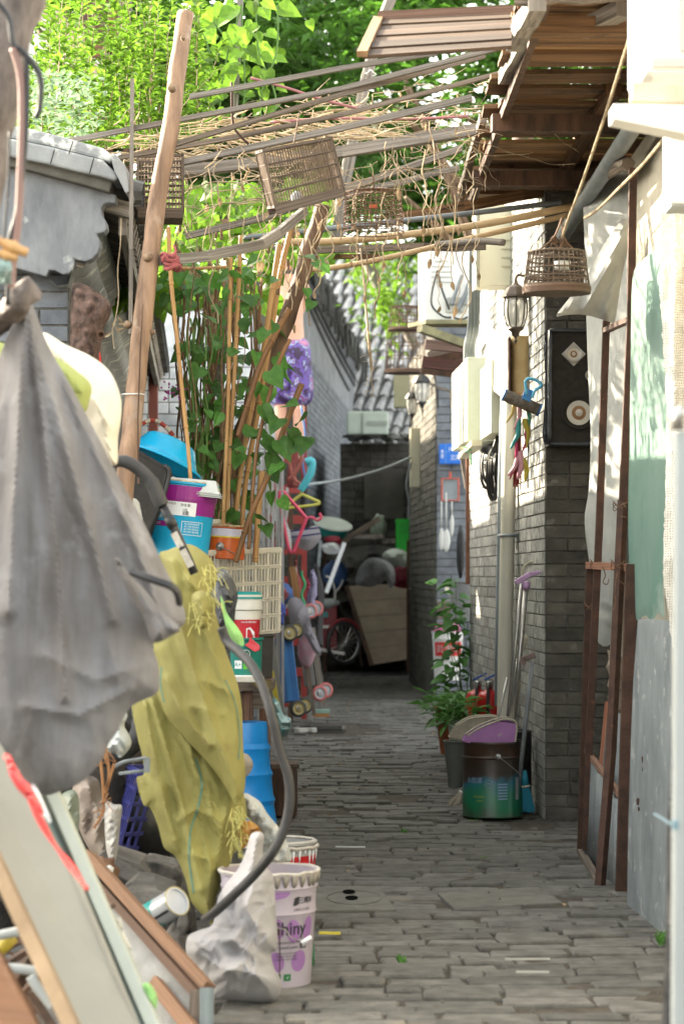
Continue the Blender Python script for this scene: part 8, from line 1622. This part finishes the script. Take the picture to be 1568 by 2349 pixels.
for k, (u0, v0, u1, v1, Y, w_, mt, nm, lab) in enumerate([
    (622, 1540, 640, 1640, 15.5, .03, m_yel, 'yellow_pole', 'yellow stick leaning behind the blue barrel'), (612, 1440, 650, 1700, 16, .07, pl('pole_grey', (.22, .22, .21)), 'grey_board', 'wide grey upright board left of the blue scooter'),
    (670, 1300, 690, 1420, 18.8, .05, W('tan_wood', (.38, .20, .08), (.2, .1, .04)), 'loose_batten', 'tan slat standing in the hanging clutter above the scooters'), (735, 1365, 705, 1560, 20.5, .035, m_greywood, 'loose_batten', 'long grey slat leaning by the red cart'),
    (690, 1420, 720, 1640, 18.9, .03, m_oldwood, 'loose_batten', 'thin brown slat between the two scooters'), (790, 1245, 748, 1360, 24, .04, m_lt, 'metal_bar', 'white metal leg slanting under the far board table'), (870, 1190, 760, 1258, 26, .06, m_oldwood, 'loose_plank', 'plank thrown diagonally under the far board table'),
    (715, 1440, 742, 1620, 19.8, .05, m_greywood, 'loose_batten', 'worn grey slat leaning beside the grey cloth'), (735, 1240, 730, 1300, 23.5, .03, m_greypipe, 'metal_bar', 'short grey post under the left end of the far board table')]):
    mm = M(); mm.beam(P(u0, v0, Y), P(u1, v1, Y), w_, .03, up=(0, 1, 0)); mm.build(nm, mt, tag_=(lab, nm.split('_')[1]))
cloth('teal_bag', [(625, 1600), (640, 1612), (650, 1640), (668, 1650), (662, 1680), (650, 1690), (632, 1690), (624, 1650)], 15.0, mat('teal_film', (.05, .33, .36), (.45, .47, .46), scale=14, rough=.4, bump=.4), tag_=('teal and white plastic bag on the ground by the scooter wheels', 'bag'), bulge=.08, back=.1, kd=12, nz=(.05, .06, .06, 0))
cloth('grey_cloth', [(660, 1380), (685, 1372), (705, 1400), (715, 1440), (728, 1470), (738, 1500), (722, 1498), (706, 1470), (690, 1450), (668, 1440)], 18.4, pl('slate_cloth', (.23, .22, .25), .8), tag_=('grey cloth draped over the scooters', 'cloth'), bulge=.05, back=.03, nz=(.05, .05, .02, .4))
mm = M(); mm.blob(P(705, 1490, 18.6), .07, .04, .13, .2, 9); mm.build('pink_bundle', mat('pink_print', (.45, .18, .24), (.35, .28, .32), scale=16), smooth=True, tag_=('pink patterned bundle behind the grey cloth', 'bundle'))
# hangers
def hanger(label, c, s_, rot, mt, Y, rr=.008):
    pts = [(-.2, -.02), (-.17, .0), (-.02, .09), (0, .10), (.02, .09), (.17, 0), (.2, -.02), (.17, -.05), (-.17, -.05)]; f = lambda x, y: P(c[0], c[1], Y) + Vector(((x * math.cos(rot) - y * math.sin(rot)) * s_, .02 * x, (x * math.sin(rot) + y * math.cos(rot)) * s_))
    mm = M(); mm.tube(curve([f(*p) for p in pts], 3, closed=True), rr, 6, closed=True); mm.tube(curve([f(*p) for p in ((0, .10), (0, .14), (.025, .17), (.01, .20), (-.02, .19))], 4), rr * .8, 6); mm.build('clothes_hanger', mt, smooth=True, tag_=(label, 'clothes hanger', 'clothes hangers on the left'))
hanger('bright pink clothes hanger hanging sideways from the cluttered shelf', (668, 1195), 1.08, -1.40, pl('hot_pink', (.62, .07, .14), .4), 17.4, .014); hanger('yellow clothes hanger beside the pink one', (694, 1152), .62, .12, pl('hanger_yellow', (.55, .52, .10), .4), 19, .012)
SC, _ = cloth('striped_cloth', [(655, 1215), (690, 1218), (725, 1205), (735, 1225), (733, 1240), (710, 1262), (688, 1258), (660, 1235)], 19, pl('lavender_cloth', (.30, .28, .31), .9), tag_=('grey cloth with navy stripes hanging over the far shelf', 'cloth'), bulge=.05, back=.03, nz=(.03, .04, .03, 0))
for v in (1214, 1228): mm = M(); mm.beam(P(658, v + 6, 18.9), P(734, v - 4, 18.88), .012, .03, up=(0, 1, 0)); mm.build('navy_stripe', pl('navy', (.025, .03, .12)), SC)
mm = M(); mm.tube(curve([P(700, 1060, 19), P(715, 1058, 19), P(712, 1085, 19), P(698, 1110, 19), P(688, 1125, 19)], 5), .03, 8); mm.build('cyan_hose', pl('cyan_plastic', (.07, .42, .50), .5), smooth=True, tag_=('thick cyan plastic loop hanging above the yellow hanger', 'loop'))
mm = M(); mm.tube(curve([P(690, 930, 19.3), P(700, 1000, 19.3), P(694, 1060, 19.3), P(706, 1120, 19.3)], 5), .008, 6); mm.build('blue_string', pl('cord_blue', (.04, .16, .38)), smooth=True, tag_=('blue cord hanging above the cyan loop', 'cord'))
def hang(nm, label, cat, u, v0, v1, Y, w_, mt, wav=4):
    if w_ < .016:
        mm = M(); mm.tube(curve([P(u + wav * math.sin(i * 1.3 + u), v0 + (v1 - v0) * i / 8, Y) for i in range(9)], 3), w_ * .7, 6); return mm.build(nm, mt, smooth=True, tag_=(label, cat))
    W_ = w_ / Y * F; L = []; Rr = []; n = 6
    for i in range(n + 1): s_ = i / n; k = W_ * (.35 + .9 * s_ ** .6 + .5 * NZ.noise(Vector((i * .8, u, 3)))); x = u + wav * math.sin(i * 1.1 + u); L.append((x - k, v0 + (v1 - v0) * s_ + RU(-4, 4))); Rr.append((x + k, v0 + (v1 - v0) * s_ + RU(-8, 8)))
    return cloth(nm, L + Rr[::-1], Y, mt, tag_=(label, cat), bulge=.02, back=.01, kd=5, step=5, nz=(.03, .09, .012, 0), smooth_out=False, folds=[([(u, v0), (u + 3, v1)], .03, 4)])[0]
m_mar = pl('maroon_cloth', (.20, .045, .04), .9); m_gcl = pl('rag_grey', (.30, .28, .28), .9); m_dk = pl('rag_dark', (.03, .028, .03), .9); m_ggn = pl('rag_green', (.03, .33, .14), .8)
for q in [('maroon_rag', 'maroon rag hanging topmost below the man', 'rag', 672, 990, 1120, 18.9, .035, m_mar), ('red_string', 'twisted dark red cord right of the maroon rag', 'cord', 690, 1010, 1110, 19, .012, m_mar), ('grey_rag', 'grey rag hanging behind the pink hanger', 'rag', 655, 1120, 1260, 18.6, .03, m_gcl),
          ('dark_umbrella', 'folded dark umbrella hanging by the far shelf', 'umbrella', 640, 1180, 1340, 18.2, .02, m_dk), ('maroon_rag', 'long maroon rag hanging behind the tan slat', 'rag', 682, 1270, 1400, 19.4, .02, m_mar), ('green_strap', 'bright green strap hanging beside the tan slat', 'strap', 695, 1310, 1390, 18.7, .014, m_ggn),
          ('lilac_rag', 'lilac-grey rag hanging right of the green strap', 'rag', 716, 1310, 1410, 19.2, .035, pl('rag_lilac', (.22, .20, .30), .9)), ('dark_coat', 'black garment hanging behind the lilac rag', 'garment', 728, 1290, 1480, 20.5, .05, m_dk), ('dark_coat', 'dark garment hanging behind the hangers', 'garment', 700, 1110, 1230, 20.2, .04, m_dk),
          ('white_rag', 'small white rag hanging left of the pink hanger', 'rag', 634, 1100, 1200, 18, .018, pl('rag_white', (.5, .5, .52), .9)), ('crimson_rag', 'thin crimson rag low in the clutter', 'rag', 704, 1330, 1430, 19.5, .018, pl('rag_crim', (.3, .04, .08), .9)), ('teal_string', 'thin teal cord hanging at the left of the clutter', 'cord', 628, 1300, 1420, 17.8, .008, pl('cord_teal', (.05, .28, .35))), ('navy_rag', 'navy rag bunched above the blue scooter', 'rag', 640, 1370, 1440, 17.2, .04, pl('rag_navy', (.03, .05, .22), .9))]: hang(*q)
mm = M(); c_ = curve([P(662, 1100, 18.7), P(680, 1080, 18.7), P(692, 1050, 18.7), P(680, 1030, 18.7), P(664, 1050, 18.7), P(672, 1095, 18.7), P(688, 1110, 18.7)], 5); mm.tube(c_, .014, 7); mm.build('red_tube', pl('brick_red', (.28, .08, .06), .6), smooth=True, tag_=('coiled brick-red tube hanging beside the maroon rag', 'tube'))
# tall shelf behind these hanging things
t = thing('storage_rack', 'cluttered dark storage rack along the left wall behind the hangers', 'rack', P(690, 1620, 20.8))
for x0_, y0_ in ((-.66, 18.0), (-.46, 18.2), (-.62, 19.6), (-.42, 19.8)): mm = M(); mm.beam((x0_, y0_, 0), (x0_, y0_, 1.75), .04, .04); mm.build('upright', m_darkbark, t)
for z_ in (.35, .95, 1.5): mm = M(); mm.slab([(-.70, 18.0, z_), (-.45, 18.15, z_), (-.41, 19.85, z_), (-.66, 19.65, z_)], (0, 0, 1), .03); mm.build('shelf', m_oldwood, t)
for k in range(16):
    x, y = RU(-.6, -.46), RU(18.2, 19.6); z_ = random.choice((.38, .98, 1.53)); s_ = RU(.08, .16); mm = M()
    cmt, cn = random.choice([(m_gcl, 'grey'), (m_mar, 'maroon'), (m_dk, 'black'), (pl('rag_tan', (.30, .22, .14), .9), 'tan'), (pl('rag_blue', (.06, .12, .3), .8), 'blue')]); mm.blob((x, y, z_ + s_ * .6), s_, s_, s_ * .7, .3, 8, 4, k)
    mm.build('cloth_bundle', cmt, smooth=True, tag_=('cloth bundle stuffed on the dark storage rack', 'bundle', 'bundles on the storage rack'))
# far board table and things
t = thing('board_table', 'rough board table in front of the dark end shed', 'table', P(810, 1400, 27)); zt = P(0, 1226, 26).z
mm = M(); mm.slab([P(738, 1236, 26), P(878, 1236, 26), P(882, 1236, 28), P(745, 1236, 28)], (0, 0, 1), .05); mm.build('top', m_greywood, t)
for u in (744, 936): mm = M(); mm.beam(P(u, 1240, 28), P(u, 1545, 28), .04, .04); mm.build('leg', m_darkbark, t)
stick('bare_plank', 860, 1243, 26.5, 905, 1240, 26.5, .03, .05, m_greywood, 'short plank sticking out right of the board table', 'plank')
t = thing('wash_basin', 'teal basin with white rim tilted on the board table', 'basin', P(765, 1220, 26)); T = Matrix.Translation(P(762, 1208, 26)) @ Matrix.Rotation(.18, 4, 'Y') @ Matrix.Rotation(.35, 4, 'X')
mm = M(); mm.lathe([(0, -.08), (.16, -.08), (.20, .03), (.0, .03)], T, n=28); mm.build('bowl', pl('basin_teal', (.02, .26, .24)), t, smooth=False); mm = M(); mm.lathe([(0, .04), (.20, .04), (.215, .03), (.205, .022)], T, n=28); mm.build('rim', pl('basin_white', (.5, .55, .52)), t)
mm = M(); mm.blob(P(868, 1210, 26.5), .09, .08, .14, .15); mm.build('glass_jar', pl('jar_green', (.20, .25, .2), .3), smooth=True, tag_=('rounded grey-green jar on the right end of the board table', 'jar'))
for q in [('white_plastic_bag', 'bag', 'large white plastic bag slumped on top of the leaning plywood panel', [(815, 1335), (825, 1300), (850, 1280), (880, 1284), (902, 1300), (906, 1335), (895, 1350), (880, 1325), (860, 1345), (830, 1345)], 28, pl('dull_white_film', (.42, .42, .42), .5), .12),
          ('red_bag', 'bag', 'dark red bag beside the large white plastic bag', [(900, 1310), (925, 1296), (944, 1300), (944, 1345), (905, 1345)], 28.3, pl('dark_red_film', (.26, .02, .04), .5), .1),
          ('green_white_bag', 'bag', 'green and white plastic bag below the green crate', [(878, 1270), (905, 1258), (940, 1272), (942, 1300), (910, 1296), (885, 1285)], 28.2, mat('green_white', (.50, .55, .5), (.1, .38, .12), scale=9), .1),
          ('white_pan', 'pan', 'white pan under the board table', [(738, 1250), (765, 1245), (778, 1255), (772, 1270), (745, 1268)], 25.5, m_lt, .06), ('red_cloth', 'cloth', 'dark red cloth hanging from the board table edge', [(745, 1232), (775, 1230), (782, 1245), (765, 1252), (748, 1245)], 25.6, MC['dark_red_film'] if 'dark_red_film' in MC else m_mar, .04)]:
    cloth(q[0], q[3], q[4], q[5], tag_=(q[2], q[1]), bulge=q[6], back=q[6], kd=14, nz=(.06, .04, .04, .3))
mm = M(); mm.blob(P(768, 1318, 26.8), .14, .14, .16, .06, 12); mm.build('blue_basin', pl('basin_navy', (.05, .12, .30), .5), smooth=True, tag_=('round dusty blue tub in shadow under the board table', 'tub'))
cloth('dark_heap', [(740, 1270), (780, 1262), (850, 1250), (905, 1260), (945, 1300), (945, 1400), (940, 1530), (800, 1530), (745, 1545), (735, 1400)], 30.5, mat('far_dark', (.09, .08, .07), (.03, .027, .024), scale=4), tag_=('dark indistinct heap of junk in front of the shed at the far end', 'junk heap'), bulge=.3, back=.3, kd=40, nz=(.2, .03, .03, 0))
# plywood panel
t = thing('plywood_panel', 'large paint-spattered plywood panel leaning at the end of the alley', 'panel', P(880, 1525, 29.2)); a = [P(798, 1345, 29.8), P(945, 1338, 29.8), P(945, 1512, 29.2), P(855, 1526, 29.2)]
mm = M(); n_ = 5
for i in range(n_):
    p, q, r_, s_ = a[0].lerp(a[3], i / n_), a[1].lerp(a[2], i / n_), a[1].lerp(a[2], (i + .97) / n_), a[0].lerp(a[3], (i + .97) / n_); mm.slab([p, q, r_, s_], (0, 1, .1), .02)
mm.build('boards', mat('ply_board', (.36, .28, .20), (.25, .19, .14), scale=4, rough=.8, bump=.2, stain=((.36, .34, .31), 5, .62)), t)
mm = M(); mm.beam(P(795, 1345, 29.7), P(853, 1528, 29.15), .05, .04, up=(0, 1, 0)); mm.beam(P(800, 1345, 30), P(830, 1530, 29.6), .03, .03, up=(0, 1, 0)) ; mm.build('edge_timber', m_darkbark, t)
# red cart
t = thing('tricycle_cart', 'dark red tricycle cart with a spoked wheel parked left at the far end', 'cart', P(770, 1545, 25)); Yc = 25
m_cr = pl('cart_red', (.15, .012, .018), .4); mm = M(); a, c = P(730, 1490, Yc), P(772, 1390, Yc); mm.box(((a + c) / 2 + Vector((0, .2, 0))), c.x - a.x, .5, c.z - a.z); mm.build('box_body', m_cr, t, bevel=.01)
mm = M(); mm.beam(P(728, 1438, Yc - .06), P(774, 1438, Yc - .06), .04, .03); mm.beam(P(735, 1490, Yc - .06), P(790, 1500, Yc - .06), .04, .03); mm.build('frame', m_steel, t)
T = frame(P(788, 1475, Yc), (.8, -1, 0)); mm = M(); R_ = mpx(46, Yc); mm.tube([T @ Vector((R_ * math.cos(q), R_ * math.sin(q), 0)) for q in [i * .2 for i in range(32)]], .022, 8, closed=True); mm.build('tyre', m_black, t, smooth=True)
mm = M()
for k in range(18): an = k * .349; mm.tube([T @ Vector((0, 0, .02)), T @ Vector((R_ * math.cos(an), R_ * math.sin(an), 0))], .003, 4, False)
mm.tube([T @ Vector((R_ * .93 * math.cos(q), R_ * .93 * math.sin(q), 0)) for q in [i * .2 for i in range(32)]], .009, 6, closed=True); mm.build('spokes', m_steel, t)
mm = M(); c_ = [T @ Vector((R_ * 1.15 * math.cos(q), R_ * 1.15 * math.sin(q), .0)) for q in [.6 + i * .15 for i in range(14)]]; mm.tube(c_, .02, 6); mm.build('mudguard', m_cr, t, smooth=True)
mm = M(); mm.tube(curve([P(765, 1395, Yc), P(768, 1360, Yc), P(760, 1330, Yc), P(745, 1322, Yc)], 5), .014, 6); mm.tube(curve([P(768, 1360, Yc), P(780, 1345, Yc), P(786, 1330, Yc)], 4), .012, 6); mm.build('handlebar', m_steel, t, smooth=True)
mm = M(); mm.blob(P(750, 1385, Yc), .13, .1, .05, .3, 8); mm.build('seat_cover', pl('grey_cover', (.25, .27, .26), .7), t, smooth=True)
mm = M(); mm.box(P(742, 1410, Yc - .06), .09, .01, .06); mm.build('sticker', pl('cart_teal', (.03, .16, .17)), t)
t = thing('paper_parcel', 'small mint and orange parcel lying by the red scooter wheels', 'parcel', P(734, 1640, 19.5)); mm = M(); mm.box(P(736, 1632, 19.5), .14, .1, .03); mm.build('top', pl('parcel_mint', (.3, .45, .38)), t); mm = M(); mm.box(P(736, 1640, 19.5), .13, .1, .03); mm.build('bottom', pl('parcel_orange', (.4, .2, .07)), t)

# ================================================================== the man on the ladder
random.seed(5)
YM = 20.1; man = None
def PM(u, v, dy=0): return P(u, v, YM + dy)
skinm = mat('skin', (.62, .36, .26), (.54, .29, .20), scale=5, rough=.5, bump=.05)
def skinbody(name, verts, edges, rad, mt, parent=None, sub=2, root=0, tag_=None):
    o0 = org(parent) if parent is not None else Vector(verts[root])
    me = bpy.data.meshes.new(name); me.from_pydata([tuple(Vector(v) - o0) for v in verts], edges, []); o = bpy.data.objects.new(name, me); COL.objects.link(o)
    if parent is not None: o.parent = parent
    else: o.location = o0
    ORG[o.name] = o0
    sm = o.modifiers.new('Skin', 'SKIN'); sm.use_smooth_shade = True
    lay = me.skin_vertices[0].data if me.skin_vertices else None
    if lay is None:
        bmm = __import__('bmesh').new(); bmm.from_mesh(me); l_ = bmm.verts.layers.skin.verify(); bmm.to_mesh(me); bmm.free(); lay = me.skin_vertices[0].data
    for i, r in enumerate(rad): lay[i].radius = r if isinstance(r, tuple) else (r, r); lay[i].use_root = (i == root)
    s = o.modifiers.new('Sub', 'SUBSURF'); s.levels = sub; s.render_levels = sub; me.materials.append(mt)
    if tag_: tag(o, *tag_)
    return o
s1 = mpx(1, YM)
hip = PM(664, 800); nav = PM(662, 752); chest = PM(664, 690, -.02); neck0 = PM(664, 622); headb = PM(660, 600, -.03)
V = [hip, nav, chest, PM(664, 652), neck0,          # 0-4
     PM(690, 645), PM(700, 672, .10), PM(686, 716, .16), PM(672, 742, .10),     # left arm behind the back 5-8
     PM(636, 645), PM(618, 622, -.05), PM(612, 578, -.12), PM(616, 546, -.14),    # raised right arm 9-12
     PM(646, 815), PM(645, 880, -.03), PM(644, 925, -.01), PM(643, 985), PM(643, 1040, .02), PM(643, 1047, -.12),  # leg 13-18
     PM(682, 815), PM(684, 880, -.03), PM(685, 925, -.01), PM(686, 985), PM(686, 1040, .02), PM(686, 1047, -.12)]
E = [(0, 1), (1, 2), (2, 3), (3, 4), (3, 5), (5, 6), (6, 7), (7, 8), (3, 9), (9, 10), (10, 11), (11, 12), (0, 13), (13, 14), (14, 15), (15, 16), (16, 17), (17, 18), (0, 19), (19, 20), (20, 21), (21, 22), (22, 23), (23, 24)]
RD = [(.155, .12), (.155, .125), (.175, .125), (.13, .09), (.05, .05), (.062, .06), (.052, .05), (.042, .042), (.03, .03), (.062, .06), (.05, .05), (.038, .038), (.028, .028),
      (.085, .085), (.07, .07), (.055, .055), (.05, .052), (.036, .04), (.032, .028), (.085, .085), (.07, .07), (.055, .055), (.05, .052), (.036, .04), (.032, .028)]
body = skinbody('person', V, E, RD, skinm, tag_=('bare-chested man in patterned purple shorts standing up a red ladder beyond the canes', 'person'))
mm = M(); hc = PM(660, 588, -.04)
for i in range(15):
    th = math.pi * i / 14
hd = M(); hd.blob(hc, .074, .095, .115, .03, 16, 2, 3); hd.blob(hc + Vector((0, -.035, -.055)), .05, .05, .05, .02, 10); hd.blob(hc + Vector((0, -.10, -.012)), .013, .02, .022, .0, 8)
for sx in (-1, 1): hd.blob(hc + Vector((sx * .078, .01, -.01)), .012, .022, .032, .0, 8)
hd.build('head', skinm, body, smooth=True)
mm = M(); mm.blob(hc + Vector((0, .018, .03)), .080, .095, .100, .05, 14, 5, 8); mm.build('hair', pl('hair_dark', (.02, .018, .016), .8), body, smooth=True)
mm = M(); [mm.blob(hc + Vector((sx * .03, -.088, .008)), .010, .006, .006, 0, 6) for sx in (-1, 1)]; mm.build('eyes', m_ink, body, smooth=True); mm = M(); mm.blob(hc + Vector((0, -.086, -.055)), .024, .008, .006, 0, 8); mm.build('mouth', pl('lips', (.35, .13, .11)), body, smooth=True)
mm = M(); mm.blob(PM(675, 686, -.15), .010, .006, .010, 0, 8); mm.blob(PM(650, 686, -.15), .010, .006, .010, 0, 8); mm.blob(PM(650, 754, -.135), .008, .006, .010, 0, 8); mm.build('nipples_and_navel', pl('skin_dark', (.34, .15, .11)), body, smooth=True)
def hand(w, d, up, nm='hand'):
    w, d, up = Vector(w), Vector(d).normalized(), Vector(up); x = d.cross(up).normalized(); vs = [w, w + d * .045, w + d * .085]; ed = [(0, 1), (1, 2)]; rd = [(.024, .018), (.034, .015), (.036, .014)]
    for k, L in enumerate((.062, .074, .070, .056)):
        b = w + d * .088 + x * (-.027 + .018 * k); i = len(vs); vs += [b, b + d * L * .5 - up * .006, b + d * L * .85 - up * .024, b + d * L * .95 - up * .04]; ed += [(2, i), (i, i + 1), (i + 1, i + 2), (i + 2, i + 3)]; rd += [.0092, .0086, .0078, .0068]
    i = len(vs); b = w + d * .035 - x * .03; vs += [b, b - x * .022 + d * .02, b - x * .03 + d * .045 - up * .012]; ed += [(1, i), (i, i + 1), (i + 1, i + 2)]; rd += [.012, .010, .0085]
    skinbody(nm, vs, ed, rd, skinm, body, 1)
hand(V[12], (.05, -.1, 1), (0, -1, 0)); hand(V[8], (-.6, -.2, -.5), (0, -1, .3))
mm = M(); m_shorts = bpy.data.materials.new('patterned_shorts'); m_shorts.use_nodes = True; nt = m_shorts.node_tree; vo = nt.nodes.new('ShaderNodeTexNoise'); vo.inputs['Scale'].default_value = 11; vo.inputs['Detail'].default_value = 3; tc = nt.nodes.new('ShaderNodeTexCoord'); nt.links.new(tc.outputs['Object'], vo.inputs[0]); cr = nt.nodes.new('ShaderNodeValToRGB'); nt.links.new(vo.outputs[0], cr.inputs[0]); e = cr.color_ramp.elements; cr.color_ramp.interpolation = 'CONSTANT'
e[0].position = 0; e[0].color = (.03, .012, .05, 1); e[1].position = .42; e[1].color = (.11, .06, .30, 1)
for p_, c_ in ((.50, (.06, .02, .09, 1)), (.54, (.28, .35, .55, 1)), (.58, (.20, .06, .22, 1)), (.63, (.45, .18, .30, 1))): x_ = e.new(p_); x_.color = c_
nt.links.new(cr.outputs[0], nt.nodes['Principled BSDF'].inputs['Base Color'])
vs_ = [PM(663, 762), PM(663, 812), PM(645, 828), PM(641, 880), PM(640, 938), PM(682, 828), PM(687, 880), PM(688, 938)]
sh = skinbody('shorts', vs_, [(0, 1), (1, 2), (2, 3), (3, 4), (1, 5), (5, 6), (6, 7)], [(.175, .15), (.18, .155), (.14, .14), (.125, .125), (.13, .13), (.135, .135), (.125, .125), (.13, .13)], m_shorts, body)
t = thing('ladder', 'red-painted ladder the bare-chested man stands on', 'ladder', P(665, 1640, 20.1)); m_lad = pl('ladder_red', (.30, .04, .035), .5)
for u in (628, 697): mm = M(); mm.beam(P(u, 1650, YM + .05), P(u, 925 if u > 650 else 1040, YM + .12), .045, .03, up=(0, 1, 0)); mm.build('rail', m_lad, t)
for k in range(9): mm = M(); mm.beam(P(628, 1052 + k * 70, YM), P(697, 1052 + k * 70, YM), .04, .07, up=(0, 0, 1)) ; mm.build('rung', m_lad, t)
